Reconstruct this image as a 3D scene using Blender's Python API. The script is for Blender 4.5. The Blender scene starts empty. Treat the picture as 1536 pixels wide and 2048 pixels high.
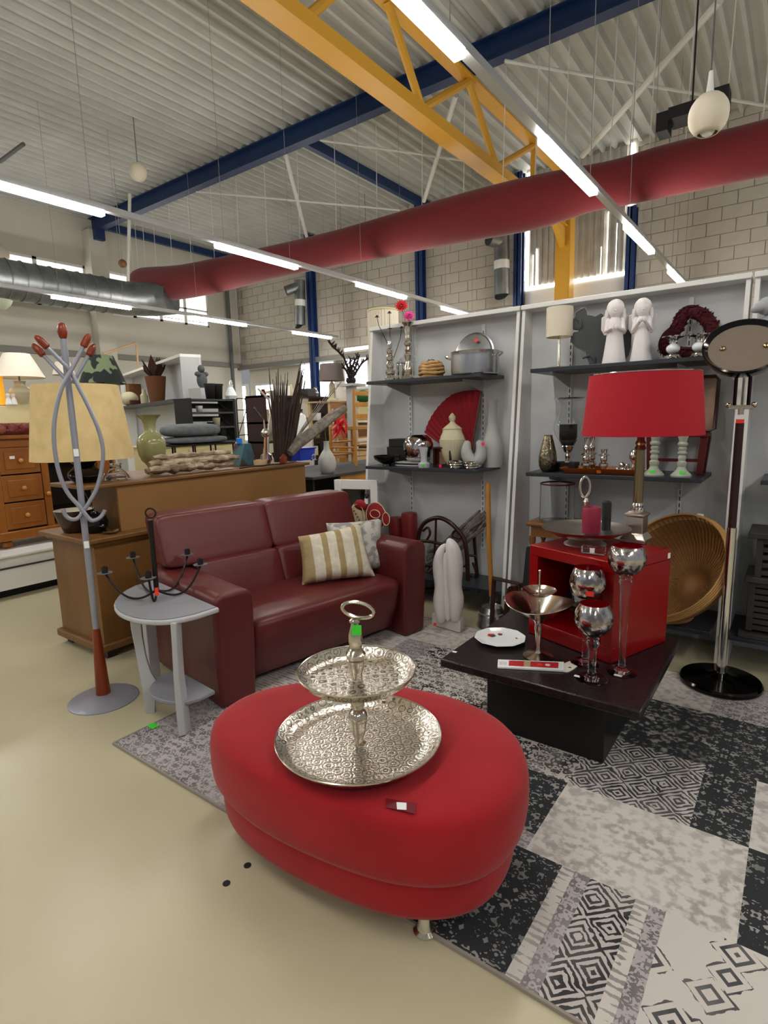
import bpy, bmesh, random
import numpy as np
from math import *
from mathutils import Vector, Matrix, noise
random.seed(7)
sc = bpy.context.scene
COL = sc.collection
# ------------------------------------------------------------------ camera
F = 1130.0; CH = 1.4
YAW, PITCH, ROLL = radians(36.4), radians(-9.36), radians(-1.45)
Fw = Vector((-sin(YAW)*cos(PITCH), cos(YAW)*cos(PITCH), sin(PITCH)))
_r = Vector((cos(YAW), sin(YAW), 0)); _u = _r.cross(Fw)
Rt = _r*cos(ROLL)+_u*sin(ROLL); Up = _u*cos(ROLL)-_r*sin(ROLL)
C = Vector((0, 0, CH))
cd = bpy.data.cameras.new('camera'); cam = bpy.data.objects.new('camera', cd); COL.objects.link(cam)
cd.sensor_fit = 'HORIZONTAL'; cd.sensor_width = 36; cd.lens = F/1536*36; cd.clip_end = 100; cd.clip_start = .05
cam.matrix_world = Matrix(((Rt.x, Up.x, -Fw.x, C.x), (Rt.y, Up.y, -Fw.y, C.y), (Rt.z, Up.z, -Fw.z, C.z), (0, 0, 0, 1)))
sc.camera = cam
# ------------------------------------------------------------------ world, exposure
wd = bpy.data.worlds.new('world'); sc.world = wd; wd.use_nodes = True
wd.node_tree.nodes['Background'].inputs[0].default_value = (.92, .95, 1, 1)
WORLD = .2; TUBE = 52.0
wd.node_tree.nodes['Background'].inputs[1].default_value = WORLD
sc.view_settings.view_transform = 'Standard'; sc.view_settings.look = 'None'
sc.view_settings.exposure = 0.42; sc.view_settings.gamma = 1; sc.view_settings.use_curve_mapping = False
try:
    sc.cycles.use_denoising = True; sc.cycles.max_bounces = 8; sc.cycles.diffuse_bounces = 4; sc.cycles.glossy_bounces = 4
    sc.cycles.transmission_bounces = 8; sc.cycles.transparent_max_bounces = 8
    sc.cycles.sample_clamp_indirect = 6; sc.cycles.caustics_reflective = False; sc.cycles.caustics_refractive = False
except Exception: pass
# ------------------------------------------------------------------ picking points off the photograph (on real planes)
def ray(px, py): return Rt*((px-768)/F)-Up*((py-1024)/F)+Fw
def at(px, py, z=None, y=None, x=None):
    d = ray(px, py)
    t = (z-CH)/d.z if z is not None else (y/d.y if y is not None else x/d.x)
    return C+d*t
def dep(p): return (Vector(p)-C).dot(Fw)
def prj(p):
    d = Vector(p)-C; w = d.dot(Fw); return 768+F*d.dot(Rt)/w, 1024-F*d.dot(Up)/w
def zpy(B, py):
    lo, hi = -1.0, 7.0
    for _ in range(40):
        m = (lo+hi)/2
        if prj((B[0], B[1], m))[1] > py: lo = m
        else: hi = m
    return lo
def onp(px, py, B, n=None):
    n = Vector(n) if n is not None else Vector((-B[0], -B[1], 0)).normalized()
    d = ray(px, py); t = (Vector(B)-C).dot(n)/d.dot(n); return C+d*t
def wp(n, p): return n*dep(p)/F
def rows(B, rr):
    o = []
    for py, h in rr:
        z = zpy(B, py); o.append((max(0, wp(h, (B[0], B[1], z))), z-B[2]))
    return o
# ------------------------------------------------------------------ mesh builder
def sm(P, k=4):
    P = [Vector(p) for p in P]; o = []
    for i in range(len(P)-1):
        a, b, c, d = P[max(i-1, 0)], P[i], P[i+1], P[min(i+2, len(P)-1)]
        for s in range(k): q = s/k; o.append(.5*((2*b)+(c-a)*q+(2*a-5*b+4*c-d)*q*q+(3*b-a-3*c+d)*q**3))
    return o+[P[-1]]
class MB:
    def __init__(s): s.v = []; s.f = []; s.m = []; s.cm = 0
    def add(s, v, f):
        o = len(s.v); s.v += [tuple(a) for a in v]; s.f += [tuple(i+o for i in q) for q in f]; s.m += [s.cm]*len(f); return s
    def bx(s, x0, x1, y0, y1, z0, z1, M=None):
        v = [(x0,y0,z0),(x1,y0,z0),(x1,y1,z0),(x0,y1,z0),(x0,y0,z1),(x1,y0,z1),(x1,y1,z1),(x0,y1,z1)]
        if M is not None: v = [M@Vector(a) for a in v]
        return s.add(v, [(3,2,1,0),(4,5,6,7),(0,1,5,4),(1,2,6,5),(2,3,7,6),(3,0,4,7)])
    def tube(s, pts, r, n=8, closed=False, sq=1.0):
        P = [Vector(p) for p in pts]; N = len(P); R = r if isinstance(r, (list, tuple)) else [r]*N
        prev = None; V = []
        for i in range(N):
            if closed: t = P[(i+1) % N]-P[i-1]
            else: t = P[min(i+1, N-1)]-P[max(i-1, 0)]
            t = t.normalized() if t.length > 1e-9 else Vector((0, 0, 1))
            if prev is None:
                a = Vector((0, 0, 1)) if abs(t.z) < .9 else Vector((1, 0, 0)); prev = (a-t*a.dot(t)).normalized()
            else:
                prev = prev-t*prev.dot(t); prev = prev.normalized() if prev.length > 1e-6 else t.orthogonal().normalized()
            b = t.cross(prev)
            for k in range(n):
                q = 2*pi*k/n; V.append(P[i]+prev*(cos(q)*R[i]*sq)+b*(sin(q)*R[i]))
        Fc = []
        for i in range(N if closed else N-1):
            j = (i+1) % N
            for k in range(n): Fc.append((i*n+k, i*n+(k+1) % n, j*n+(k+1) % n, j*n+k))
        if not closed: Fc += [tuple(range(n))[::-1], tuple((N-1)*n+k for k in range(n))]
        return s.add(V, Fc)
    def lathe(s, prof, n=24, c=(0, 0, 0), cap=True, mod=None, sx=1, sy=1):
        V = []; Fc = []
        for r, z in prof:
            for k in range(n):
                q = 2*pi*k/n; rr = r*(mod(q, z) if mod else 1); V.append((c[0]+rr*cos(q)*sx, c[1]+rr*sin(q)*sy, c[2]+z))
        N = len(prof)
        for i in range(N-1):
            for k in range(n): Fc.append((i*n+k, i*n+(k+1) % n, (i+1)*n+(k+1) % n, (i+1)*n+k))
        if cap:
            if prof[0][0] > 1e-5: Fc.append(tuple(range(n))[::-1])
            if prof[-1][0] > 1e-5: Fc.append(tuple((N-1)*n+k for k in range(n)))
        return s.add(V, Fc)
    def sph(s, c, r, n=14, m=9):
        rx, ry, rz = r if isinstance(r, (tuple, list)) else (r, r, r)
        return s.lathe([(sin(pi*i/m), -cos(pi*i/m)) for i in range(m+1)], n, (0, 0, 0), False) and s._tail((m+1)*n, lambda a: (c[0]+a[0]*rx, c[1]+a[1]*ry, c[2]+a[2]*rz))
    def _tail(s, k, fn):
        s.v[-k:] = [tuple(fn(a)) for a in s.v[-k:]]; return s
    def prism(s, pts, d):          # 3-D outline swept by vector d
        P = [Vector(p) for p in pts]; d = Vector(d); n = len(P)
        return s.add(P+[p+d for p in P], [tuple(range(n))[::-1], tuple(range(n, 2*n))]+[(i, (i+1) % n, n+(i+1) % n, n+i) for i in range(n)])
    def grid(s, fn, nu, nv):
        V = [fn(i/nu, j/nv) for j in range(nv+1) for i in range(nu+1)]
        return s.add(V, [(j*(nu+1)+i, j*(nu+1)+i+1, (j+1)*(nu+1)+i+1, (j+1)*(nu+1)+i) for j in range(nv) for i in range(nu)])
    def mv(s, o):
        s.v = [(a[0]-o[0], a[1]-o[1], a[2]-o[2]) for a in s.v]; return s
    def xf(s, M):
        s.v = [tuple(M@Vector(a)) for a in s.v]; return s
    def mesh(s, name, mats, ang=35):
        me = bpy.data.meshes.new(name); me.from_pydata(s.v, [], s.f)
        for mt in mats: me.materials.append(mt)
        if any(s.m): me.polygons.foreach_set('material_index', s.m)
        bm = bmesh.new(); bm.from_mesh(me); bmesh.ops.remove_doubles(bm, verts=bm.verts, dist=1e-6)
        bmesh.ops.dissolve_degenerate(bm, edges=bm.edges, dist=1e-7)
        bmesh.ops.recalc_face_normals(bm, faces=bm.faces); bm.to_mesh(me); bm.free()
        if ang:
            me.polygons.foreach_set('use_smooth', [True]*len(me.polygons)); me.set_sharp_from_angle(angle=radians(ang))
        me.update(); return me
def obj(name, mb, mat, parent=None, loc=None, bev=0, seg=2, ang=35, sub=0, solid=0, label=None, kind=None, off=-1):
    mats = mat if isinstance(mat, (list, tuple)) else [mat]
    o = bpy.data.objects.new(name, mb.mesh(name, mats, ang)); COL.objects.link(o)
    if parent is not None: o.parent = parent
    if loc is not None: o.location = loc
    if solid:
        m = o.modifiers.new('solid', 'SOLIDIFY'); m.thickness = solid; m.offset = off
    if bev:
        m = o.modifiers.new('bevel', 'BEVEL'); m.width = bev; m.segments = seg; m.limit_method = 'ANGLE'; m.angle_limit = radians(40); m.harden_normals = False
    if sub:
        m = o.modifiers.new('sub', 'SUBSURF'); m.levels = m.render_levels = sub
    if label: o['label'] = label
    if kind: o['kind'] = kind
    return o
def tag(o, label, cat, group=None):
    o['label'] = label; o['category'] = cat
    if group: o['group'] = group
    return o
def thing(name, label, cat, loc=(0, 0, 0), rz=0, group=None):
    o = bpy.data.objects.new(name, None); COL.objects.link(o); o.empty_display_size = .05
    o.location = loc; o.rotation_euler = (0, 0, rz); return tag(o, label, cat, group)
def one(name, label, cat, mb, mat, loc=(0, 0, 0), rz=0, group=None, **k):
    o = obj(name, mb, mat, None, loc, **k); o.rotation_euler = (0, 0, rz); return tag(o, label, cat, group)
def struct(name, mb, mat, parent=None, **k): return obj(name, mb, mat, parent, kind=None if parent else 'structure', **k)
def dup(root, loc, label=None, rz=None, group=None, scale=None):
    r = root.copy(); COL.objects.link(r); r.location = loc
    if rz is not None: r.rotation_euler = (0, 0, rz)
    if scale: r.scale = (scale,)*3
    if label: r['label'] = label
    if group: r['group'] = group
    for ch in list(root.children):
        c = ch.copy(); COL.objects.link(c); c.parent = r
        for g in list(ch.children):
            d = g.copy(); COL.objects.link(d); d.parent = c
    return r
def share(name, src, parent, loc, rz=0, mat=None):
    o = bpy.data.objects.new(name, src if isinstance(src, bpy.types.Mesh) else src.data); COL.objects.link(o); o.parent = parent; o.location = loc; o.rotation_euler = (0, 0, rz); return o
# ------------------------------------------------------------------ materials
def lin(c): return tuple(((v/255/12.92) if v <= 10 else ((v/255+.055)/1.055)**2.4) for v in c[:3])+(1,)
def N_(nt, t, **k):
    n = nt.nodes.new(t)
    for a, b in k.items(): setattr(n, a, b)
    return n
def mat(name, c, rough=.5, metal=0, c2=None, sc_=8, det=4, thr=None, bump=0, bsc=None, em=0, trans=0, ior=1.45, coat=0, sheen=0, stretch=None, wave=None, spec=None):
    m = bpy.data.materials.new(name); m.use_nodes = True; nt = m.node_tree; b = nt.nodes['Principled BSDF']
    b.inputs['Base Color'].default_value = lin(c); b.inputs['Roughness'].default_value = rough; b.inputs['Metallic'].default_value = metal
    b.inputs['IOR'].default_value = ior; b.inputs['Transmission Weight'].default_value = trans; b.inputs['Coat Weight'].default_value = coat
    b.inputs['Sheen Weight'].default_value = sheen
    if spec is not None: b.inputs['Specular IOR Level'].default_value = spec
    if em: b.inputs['Emission Color'].default_value = lin(c); b.inputs['Emission Strength'].default_value = em
    tc = None
    def vec(s=None):
        nonlocal tc
        tc = tc or N_(nt, 'ShaderNodeTexCoord')
        mp = N_(nt, 'ShaderNodeMapping'); nt.links.new(tc.outputs['Object'], mp.inputs[0])
        if stretch: mp.inputs['Scale'].default_value = stretch
        return mp.outputs[0]
    if c2 is not None:
        if wave:
            n = N_(nt, 'ShaderNodeTexWave'); n.bands_direction = wave; n.inputs['Scale'].default_value = sc_; n.inputs['Distortion'].default_value = det; n.inputs['Detail Scale'].default_value = 1.5
        else:
            n = N_(nt, 'ShaderNodeTexNoise'); n.inputs['Scale'].default_value = sc_; n.inputs['Detail'].default_value = det
        nt.links.new(vec(), n.inputs['Vector'])
        r = N_(nt, 'ShaderNodeValToRGB'); r.color_ramp.elements[0].color = lin(c); r.color_ramp.elements[1].color = lin(c2)
        lo, hi = thr or (.3, .7); r.color_ramp.elements[0].position = lo; r.color_ramp.elements[1].position = hi
        nt.links.new(n.outputs['Color' if wave else 0], r.inputs[0]); nt.links.new(r.outputs[0], b.inputs['Base Color'])
    if bump:
        n = N_(nt, 'ShaderNodeTexNoise'); n.inputs['Scale'].default_value = bsc or 60; n.inputs['Detail'].default_value = 3
        nt.links.new(vec(), n.inputs['Vector']); bp = N_(nt, 'ShaderNodeBump'); bp.inputs['Strength'].default_value = bump; bp.inputs['Distance'].default_value = .01
        nt.links.new(n.outputs[0], bp.inputs['Height']); nt.links.new(bp.outputs[0], b.inputs['Normal'])
    return m
W_ = (255, 255, 255)
M = dict(
 tube=mat('led_diffuser', (255, 250, 242), em=TUBE), rail=mat('aluminium_rail', (190, 192, 195), .4, .6),
 floor=mat('epoxy_floor', (186, 178, 148), .3, c2=(196, 188, 158), sc_=1.2, thr=(.3, .7), bump=.02, bsc=3),
 deck=mat('roof_deck', (196, 198, 194), .45, c2=(184, 185, 181), sc_=2), blue=mat('blue_steel', (20, 48, 92), .45), blue2=mat('blue_column', (30, 54, 104), .45),
 yellow=mat('yellow_steel', (214, 160, 52), .45), whitem=mat('white_metal', (225, 225, 220), .4), greym=mat('grey_metal', (92, 94, 96), .5), trunk=mat('cable_trunking', (128, 126, 120), .6),
 galv=mat('galvanised', (150, 154, 156), .38, .85, c2=(120, 124, 126), sc_=5), redfab=mat('red_duct_fabric', (112, 24, 30), .85, bump=.25, bsc=9, sheen=.15),
 block=mat('block_paint', (192, 184, 172), .8, c2=(200, 193, 182), sc_=3, bump=.15, bsc=40), mortar=mat('mortar', (170, 163, 152), .9),
 wallp=mat('left_wall_paint', (206, 202, 190), .8, c2=(198, 194, 182), sc_=1), cream=mat('cream_wall', (226, 220, 206), .8), 
 sky=mat('bright_window', (250, 252, 255), em=3.0), sky2=mat('window_pale', (244, 240, 232), em=1.6), red_reflection=mat('window_red', (214, 90, 90), em=.5),
 poly=mat('polycarbonate', (170, 168, 160), .4, c2=(200, 198, 190), sc_=3), glow=mat('daylight_slit', (255, 252, 245), em=6),
 white=mat('white_paint', (232, 232, 230), .45), greyb=mat('grey_board', (182, 184, 186), .55), greyb2=mat('grey_panel', (214, 216, 218), .6, c2=(208, 210, 211), sc_=2),
 black=mat('black_shelf', (46, 50, 57), .35), blk=mat('black_gloss', (14, 14, 16), .12), blkm=mat('black_matt', (20, 20, 22), .6), iron=mat('wrought_iron', (26, 23, 22), .5, .3),
 leather=mat('burgundy_leather', (90, 32, 33), .36, c2=(100, 38, 38), sc_=3, bump=.2, bsc=16), leather2=mat('red_leather', (120, 34, 34), .4, bump=.15, bsc=20),
 velvet=mat('red_velvet', (152, 8, 20), .9, c2=(166, 14, 26), sc_=5, sheen=.12, bump=.08, bsc=150), redlac=mat('red_lacquer', (146, 4, 8), .28, bump=.05, bsc=6),
 shade=mat('red_shade', (172, 22, 38), .85, bump=.15, bsc=300), chrome=mat('chrome', (225, 222, 216), .1, 1), nickel=mat('nickel', (208, 200, 186), .2, 1), pewter=mat('pewter', (196, 190, 180), .3, 1),
 dchrome=mat('dark_chrome', (52, 48, 46), .12, 1), silver=mat('silver', (214, 206, 200), .12, 1, bump=.0), merc=mat('mercury_glass', (216, 210, 206), .13, 1, c2=(150, 140, 140), sc_=26, thr=(.45, .62), bump=.12, bsc=30),
 redin=mat('red_glass_inside', (150, 8, 24), .2), alu=mat('aluminium', (184, 186, 188), .26, 1, bump=.05, bsc=40), brass=mat('brass', (150, 132, 100), .25, 1),
 glass=mat('clear_glass', (250, 252, 252), .02, trans=1, ior=1.35), cand=mat('magenta_candle', (140, 24, 56), .5), bcand=mat('black_candle', (38, 38, 44), .5),
 greyp=mat('grey_paint', (138, 140, 148), .4), greypl=mat('grey_paint_light', (186, 188, 190), .4), steel=mat('lilac_grey_steel', (150, 152, 164), .35, .25), woodr=mat('cherry_wood', (140, 58, 26), .28, c2=(112, 40, 18), sc_=14, stretch=(1, 1, .15)),
 cab=mat('oak_veneer', (126, 88, 46), .45, c2=(110, 74, 36), sc_=6, stretch=(1, 1, .12)), hut=mat('hardboard', (146, 106, 60), .6, c2=(136, 97, 53), sc_=2.5), pine=mat('pine', (158, 98, 40), .35, c2=(138, 82, 32), sc_=7, stretch=(1, 1, .15)),
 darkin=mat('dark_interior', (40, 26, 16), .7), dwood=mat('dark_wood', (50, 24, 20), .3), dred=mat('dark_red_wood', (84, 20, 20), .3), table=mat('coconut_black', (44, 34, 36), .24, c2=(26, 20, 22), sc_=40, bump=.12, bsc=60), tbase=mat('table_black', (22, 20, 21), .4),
 chairw=mat('golden_wood', (196, 140, 66), .4, c2=(176, 120, 50), sc_=8), wire=mat('grey_wire', (150, 150, 150), .5), stool=mat('walnut_stool', (130, 86, 46), .35), rush=mat('rush_seat', (170, 128, 76), .8, bump=.5, bsc=60),
 parch=mat('parchment_shade', (226, 200, 146), .8, c2=(212, 186, 130), sc_=14), linen=mat('linen_shade', (226, 216, 196), .85, bump=.1, bsc=200), offw=mat('off_white_shade', (236, 228, 212), .8), gshade=mat('grey_shade', (120, 110, 106), .85),
 stone=mat('grey_stone', (82, 86, 87), .75, c2=(74, 78, 79), sc_=5, bump=.1, bsc=30), stonel=mat('grey_stone_light', (170, 172, 178), .7), plaster=mat('white_plaster', (224, 220, 216), .7, bump=.08, bsc=20), angel=mat('white_angel', (236, 230, 230), .7, bump=.1, bsc=40),
 celadon=mat('celadon', (150, 150, 108), .12, c2=(130, 128, 84), sc_=5), drift=mat('driftwood', (198, 182, 156), .85, c2=(128, 108, 86), sc_=9, stretch=(.25, 1.2, 3), thr=(.35, .6), bump=.6, bsc=20), twig=mat('grey_twig', (150, 142, 132), .85, c2=(90, 82, 74), sc_=20, bump=.4), twig2=mat('brown_twig', (66, 50, 40), .85, c2=(44, 32, 26), sc_=14),
 wick=mat('wicker', (150, 104, 52), .65, c2=(112, 74, 32), sc_=60, wave='Z', det=3, bump=.5, bsc=90), wickl=mat('wicker_cane', (186, 142, 84), .6), willow=mat('willow', (206, 168, 112), .65, c2=(176, 134, 80), sc_=30),
 lgreen=mat('sage_ceramic', (176, 184, 168), .35), urn=mat('cream_stoneware', (206, 198, 166), .4), gvase=mat('grey_ceramic', (172, 172, 170), .35), porc=mat('porcelain', (236, 240, 242), .15), plum=mat('dried_rose', (74, 14, 22), .9, bump=.5, bsc=60),
 orange=mat('orange_wood', (160, 84, 30), .35), copper=mat('copper_tray', (150, 120, 100), .4, .4, c2=(112, 92, 76), sc_=12), plantd=mat('dark_foliage', (34, 26, 26), .7), brownl=mat('brown_leaf', (60, 34, 28), .8), pot=mat('basket_pot', (112, 70, 42), .8, bump=.4, bsc=50),
 dgrey=mat('dark_grey', (58, 60, 62), .6), greyc=mat('grey_cushion', (96, 102, 106), .9, c2=(116, 122, 124), sc_=20, bump=.3, bsc=60), creamf=mat('cream_furniture', (222, 210, 160), .5), blueb=mat('blue_plastic', (24, 60, 190), .35), teal=mat('teal_patina', (56, 96, 108), .6, c2=(70, 40, 40), sc_=9, thr=(.45, .6)),
 green=mat('green_sticker', (70, 230, 60), .5), redst=mat('red_sticker', (250, 60, 50), .5), pinkst=mat('pink_sticker', (250, 50, 90), .5), yelst=mat('yellow_sticker', (230, 210, 60), .5), wst=mat('white_label', (238, 238, 238), .5), orst=mat('orange_sticker', (240, 130, 30), .5),
 card=mat('cardboard', (170, 120, 78), .8), ltan=mat('tan', (196, 168, 128), .6), redfl=mat('red_flower', (206, 34, 36), .7), padr=mat('padded_red', (150, 26, 32), .8), pinkfl=mat('pink_flower', (226, 70, 150), .7), stem=mat('stem_green', (96, 110, 60), .6), skin=mat('plush', (214, 196, 158), .8), silverp=mat('silver_vase', (190, 190, 184), .35, c2=(170, 168, 160), sc_=8, bump=.2, bsc=20), scarlet=mat('scarlet_plastic', (196, 20, 34), .4), weave=mat('plum_weave', (104, 28, 30), .5, c2=(150, 84, 60), sc_=9, thr=(.5, .65)), brownb=mat('brown_box', (120, 78, 44), .6), taupe=mat('taupe_glass', (124, 112, 100), .3), tape=mat('clear_tape', (110, 20, 34), .25),
)
def rmat(name, c, c2, kind, s=1.0, thr=.5):      # printed rug patches
    m = bpy.data.materials.new(name); m.use_nodes = True; nt = m.node_tree; b = nt.nodes['Principled BSDF']; b.inputs['Roughness'].default_value = .92
    L = nt.links.new; tc = N_(nt, 'ShaderNodeTexCoord'); P = tc.outputs['Object']
    nz = N_(nt, 'ShaderNodeTexNoise'); nz.inputs['Scale'].default_value = 26*s; nz.inputs['Detail'].default_value = 7; L(P, nz.inputs['Vector'])
    big = N_(nt, 'ShaderNodeTexNoise'); big.inputs['Scale'].default_value = 5; big.inputs['Detail'].default_value = 6; L(P, big.inputs['Vector'])
    def mth(op, a, v=None, w=None):
        n = N_(nt, 'ShaderNodeMath', operation=op)
        for i, q in enumerate((a, v, w)):
            if q is None: continue
            if isinstance(q, (int, float)): n.inputs[i].default_value = q
            else: L(q, n.inputs[i])
        return n.outputs[0]
    sx = N_(nt, 'ShaderNodeSeparateXYZ'); L(P, sx.inputs[0])
    wob = mth('MULTIPLY', mth('SUBTRACT', nz.outputs[0], .5), .02)
    if kind == 'floral':
        fx = mth('PINGPONG', sx.outputs[0], .085/s); fy = mth('PINGPONG', sx.outputs[1], .11/s); cb = N_(nt, 'ShaderNodeCombineXYZ'); L(fx, cb.inputs[0]); L(fy, cb.inputs[1])
        n2 = N_(nt, 'ShaderNodeTexNoise'); n2.inputs['Scale'].default_value = 42*s; n2.inputs['Detail'].default_value = 1.5; n2.inputs['Distortion'].default_value = 1.2; L(cb.outputs[0], n2.inputs['Vector'])
        v2 = N_(nt, 'ShaderNodeTexVoronoi'); v2.inputs['Scale'].default_value = 34*s; L(cb.outputs[0], v2.inputs['Vector'])
        rg = mth('SINE', mth('MULTIPLY', v2.outputs[0], 15)); k = mth('ADD', mth('MULTIPLY', mth('SUBTRACT', n2.outputs[0], .5), 3.0), mth('MULTIPLY', rg, .3))
        k = mth('GREATER_THAN', mth('ADD', k, mth('MULTIPLY', mth('SUBTRACT', nz.outputs[0], .5), 1.6)), thr)
    elif kind == 'diamond':
        a = mth('PINGPONG', mth('ADD', sx.outputs[0], wob), .064/s); d = mth('PINGPONG', mth('ADD', sx.outputs[1], wob), .075/s)
        k = mth('FRACT', mth('MULTIPLY', mth('ADD', a, d), 42*s)); k = mth('GREATER_THAN', mth('ADD', k, mth('MULTIPLY', mth('SUBTRACT', nz.outputs[0], .5), 1.5)), thr)
    elif kind == 'bold':
        v = N_(nt, 'ShaderNodeTexVoronoi'); v.feature = 'F1'; v.distance = 'MANHATTAN'; v.inputs['Scale'].default_value = 9*s; L(P, v.inputs['Vector'])
        k = mth('FRACT', mth('MULTIPLY', mth('ADD', v.outputs[0], wob), 3.4)); k = mth('LESS_THAN', k, thr); k = mth('MULTIPLY', k, mth('LESS_THAN', mth('ADD', v.outputs[0], mth('MULTIPLY', mth('SUBTRACT', nz.outputs[0], .5), .5)), .62))
    elif kind == 'stripe':
        a = mth('PINGPONG', sx.outputs[1], .023); k = mth('ADD', mth('POWER', mth('MULTIPLY', mth('ABSOLUTE', mth('SUBTRACT', a, .012)), 60), 1.0), mth('MULTIPLY', mth('SUBTRACT', nz.outputs[0], .5), 2.2)); k = mth('GREATER_THAN', k, thr)
    else:
        k = N_(nt, 'ShaderNodeMapRange'); k.inputs[1].default_value = thr-.06; k.inputs[2].default_value = thr+.08; L(nz.outputs[0], k.inputs[0]); k = k.outputs[0]
    worn = N_(nt, 'ShaderNodeMapRange'); worn.inputs[1].default_value = .42; worn.inputs[2].default_value = .68; worn.inputs[3].default_value = 1; worn.inputs[4].default_value = .8 if kind in ('bold', 'diamond') else .4; L(big.outputs[0], worn.inputs[0])
    k = mth('MULTIPLY', k, worn.outputs[0])
    mx = N_(nt, 'ShaderNodeMix', data_type='RGBA'); mx.inputs[6].default_value = lin(c); mx.inputs[7].default_value = lin(c2); L(k, mx.inputs[0]); L(mx.outputs[2], b.inputs['Base Color'])
    return m
LT, LT2, MD, DK = (206, 200, 194), (190, 184, 180), (140, 136, 136), (40, 42, 46)
RUG = dict(f=rmat('rug_floral', LT, DK, 'floral', 1, -.05), d=rmat('rug_dark', DK, (150, 148, 144), 'floral', 1.1, .3), l=rmat('rug_faded', LT, (164, 158, 154), 'soft', 1.3, .52), m=rmat('rug_medallion', LT2, DK, 'diamond', 1.0, .5), b=rmat('rug_bold', LT, (52, 54, 60), 'bold', 1.0, .42),
 s=rmat('rug_band', LT, MD, 'stripe', 1, .5), g=rmat('rug_grey', (176, 170, 170), (108, 104, 106), 'floral', 1.2, .0), k=rmat('rug_black', DK, (170, 166, 160), 'soft', 1.6, .56))
def sticker(parent, name, m, p, n, w=.03, h=.02):
    p = Vector(p); n = Vector(n).normalized(); u = Vector((0, 0, 1)).cross(n); u = u.normalized() if u.length > 1e-3 else Vector((1, 0, 0)); v = n.cross(u)
    mb = MB(); mb.prism([p+u*a*w/2+v*b*h/2+n*.0006 for a, b in ((-1, -1), (1, -1), (1, 1), (-1, 1))], n*.001)
    return obj(name, mb, m, parent, ang=0)
CAMD = lambda B: Vector((-B[0], -B[1], 0)).normalized()
# ================================================================== SETTING
XL, YB, ZC = -12.7, 10.7, 5.77
mb = MB(); mb.bx(XL, 6, -6, YB, -.1, 0); struct('floor', mb, M['floor'])
# corrugated roof deck: ribs run away from the camera
mb = MB(); pitch = .2; x = XL; pr = []
while x < 5:
    pr += [(x, 0), (x+.045, 0), (x+.07, .07), (x+.175, .07)]; x += pitch
V = []; Fc = []
for i, (a, z) in enumerate(pr): V += [(a, -5, ZC+z), (a, YB+.1, ZC+z)]
for i in range(len(pr)-1): Fc.append((2*i, 2*i+1, 2*i+3, 2*i+2))
mb.add(V, Fc); struct('ceiling', mb, M['deck'], ang=0)
# left wall with a window band
mb = MB()
wz0, wz1 = 3.86, 4.80
mb.bx(XL-.2, XL, -6, YB, 0, wz0); mb.bx(XL-.2, XL, -6, YB, wz1, ZC+.1)
for a, b in ((-6, 1.6), (6.62, 7.0), (9.75, YB)): mb.bx(XL-.2, XL, a, b, wz0, wz1)
wl = struct('wall_left', mb, M['wallp'])
mb = MB(); mb.bx(XL, XL+.08, -6, YB, 2.88, 3.0); struct('trim_1', mb, M['trunk'])
mb = MB(); mb.bx(XL, XL+.28, 6.62, 7.0, 0, 5.5); struct('trim_2', mb, M['wallp'])
for n, (a, b) in enumerate(((1.6, 6.62), (7.0, 9.75))):
    mb = MB(); mb.bx(XL-.12, XL-.02, a, b, wz0, wz0+.05); mb.bx(XL-.12, XL-.02, a, b, wz1-.05, wz1); k = 5 if n == 0 else 4
    mb.bx(XL-.12, XL-.02, a, b, 4.24, 4.28)
    for i in range(k+1): q = a+(b-a)*i/k; mb.bx(XL-.12, XL-.02, q-.04, q+.04, wz0, wz1)
    w = struct('window_%d' % (n+1), mb, M['white'])
    for i in range(k):
        for lo, hi, nn in ((wz0, 4.24, 6), (4.28, wz1, 1)):
            y0 = a+(b-a)*i/k+.04; y1 = a+(b-a)*(i+1)/k-.04
            for j in range(nn):
                p0 = y0+(y1-y0)*j/nn; p1 = y0+(y1-y0)*(j+1)/nn
                if nn == 6:
                    for r in range(3):
                        mb = MB(); h = (hi-lo)/3; mb.bx(XL-.1, XL-.07, p0+.012, p1-.012, lo+h*r+.012, lo+h*(r+1)-.012)
                        rr = random.random(); obj('pane', mb, M['red_reflection'] if rr < .12 and n == 0 else (M['sky2'] if rr < .75 else M['sky']), w, ang=0)  # a few panes have a red reflection painted into their glowing colour
                else:
                    mb = MB(); mb.bx(XL-.1, XL-.07, p0, p1, lo, hi); obj('pane', mb, M['sky2'], w, ang=0)
# back wall of painted blocks (each visible block its own piece)
ZB0 = 2.9
mb = MB(); mb.bx(XL, 6, YB+.012, YB+.3, ZB0, ZC+.1); mb.bx(-2.55, 6, YB+.012, YB+.3, 0, ZB0)
wb = struct('wall_back', mb, M['mortar'])
bl = MB(); bl.bx(.006, .394, -.004, .012, .006, .194); bme = bl.mesh('block', [M['block']], 0); rest = MB(); cells = []
for r in range(15):
    z = ZB0+r*.2; off = -.2 if r % 2 else 0
    for i in range(34):
        x = XL+.05+off+i*.4
        if -4.45 < x+.2 < -2.55 or x < XL or z > ZC: continue
        cells.append((x, z))
cells.sort(key=lambda c: abs(c[0]+4)+abs(c[1]-4)*.8)
for i, (x, z) in enumerate(cells):
    if i < 295: share('block', bme, wb, (x, YB, z))
    else: rest.bx(x+.006, x+.394, YB-.004, YB+.012, z+.006, z+.194)
obj('block_course', rest, M['block'], wb, ang=0, kind='stuff')
mb = MB(); mb.bx(XL, -4.4, YB-.12, YB+.02, 2.82, 2.94); struct('trim_3', mb, M['trunk'])
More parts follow.
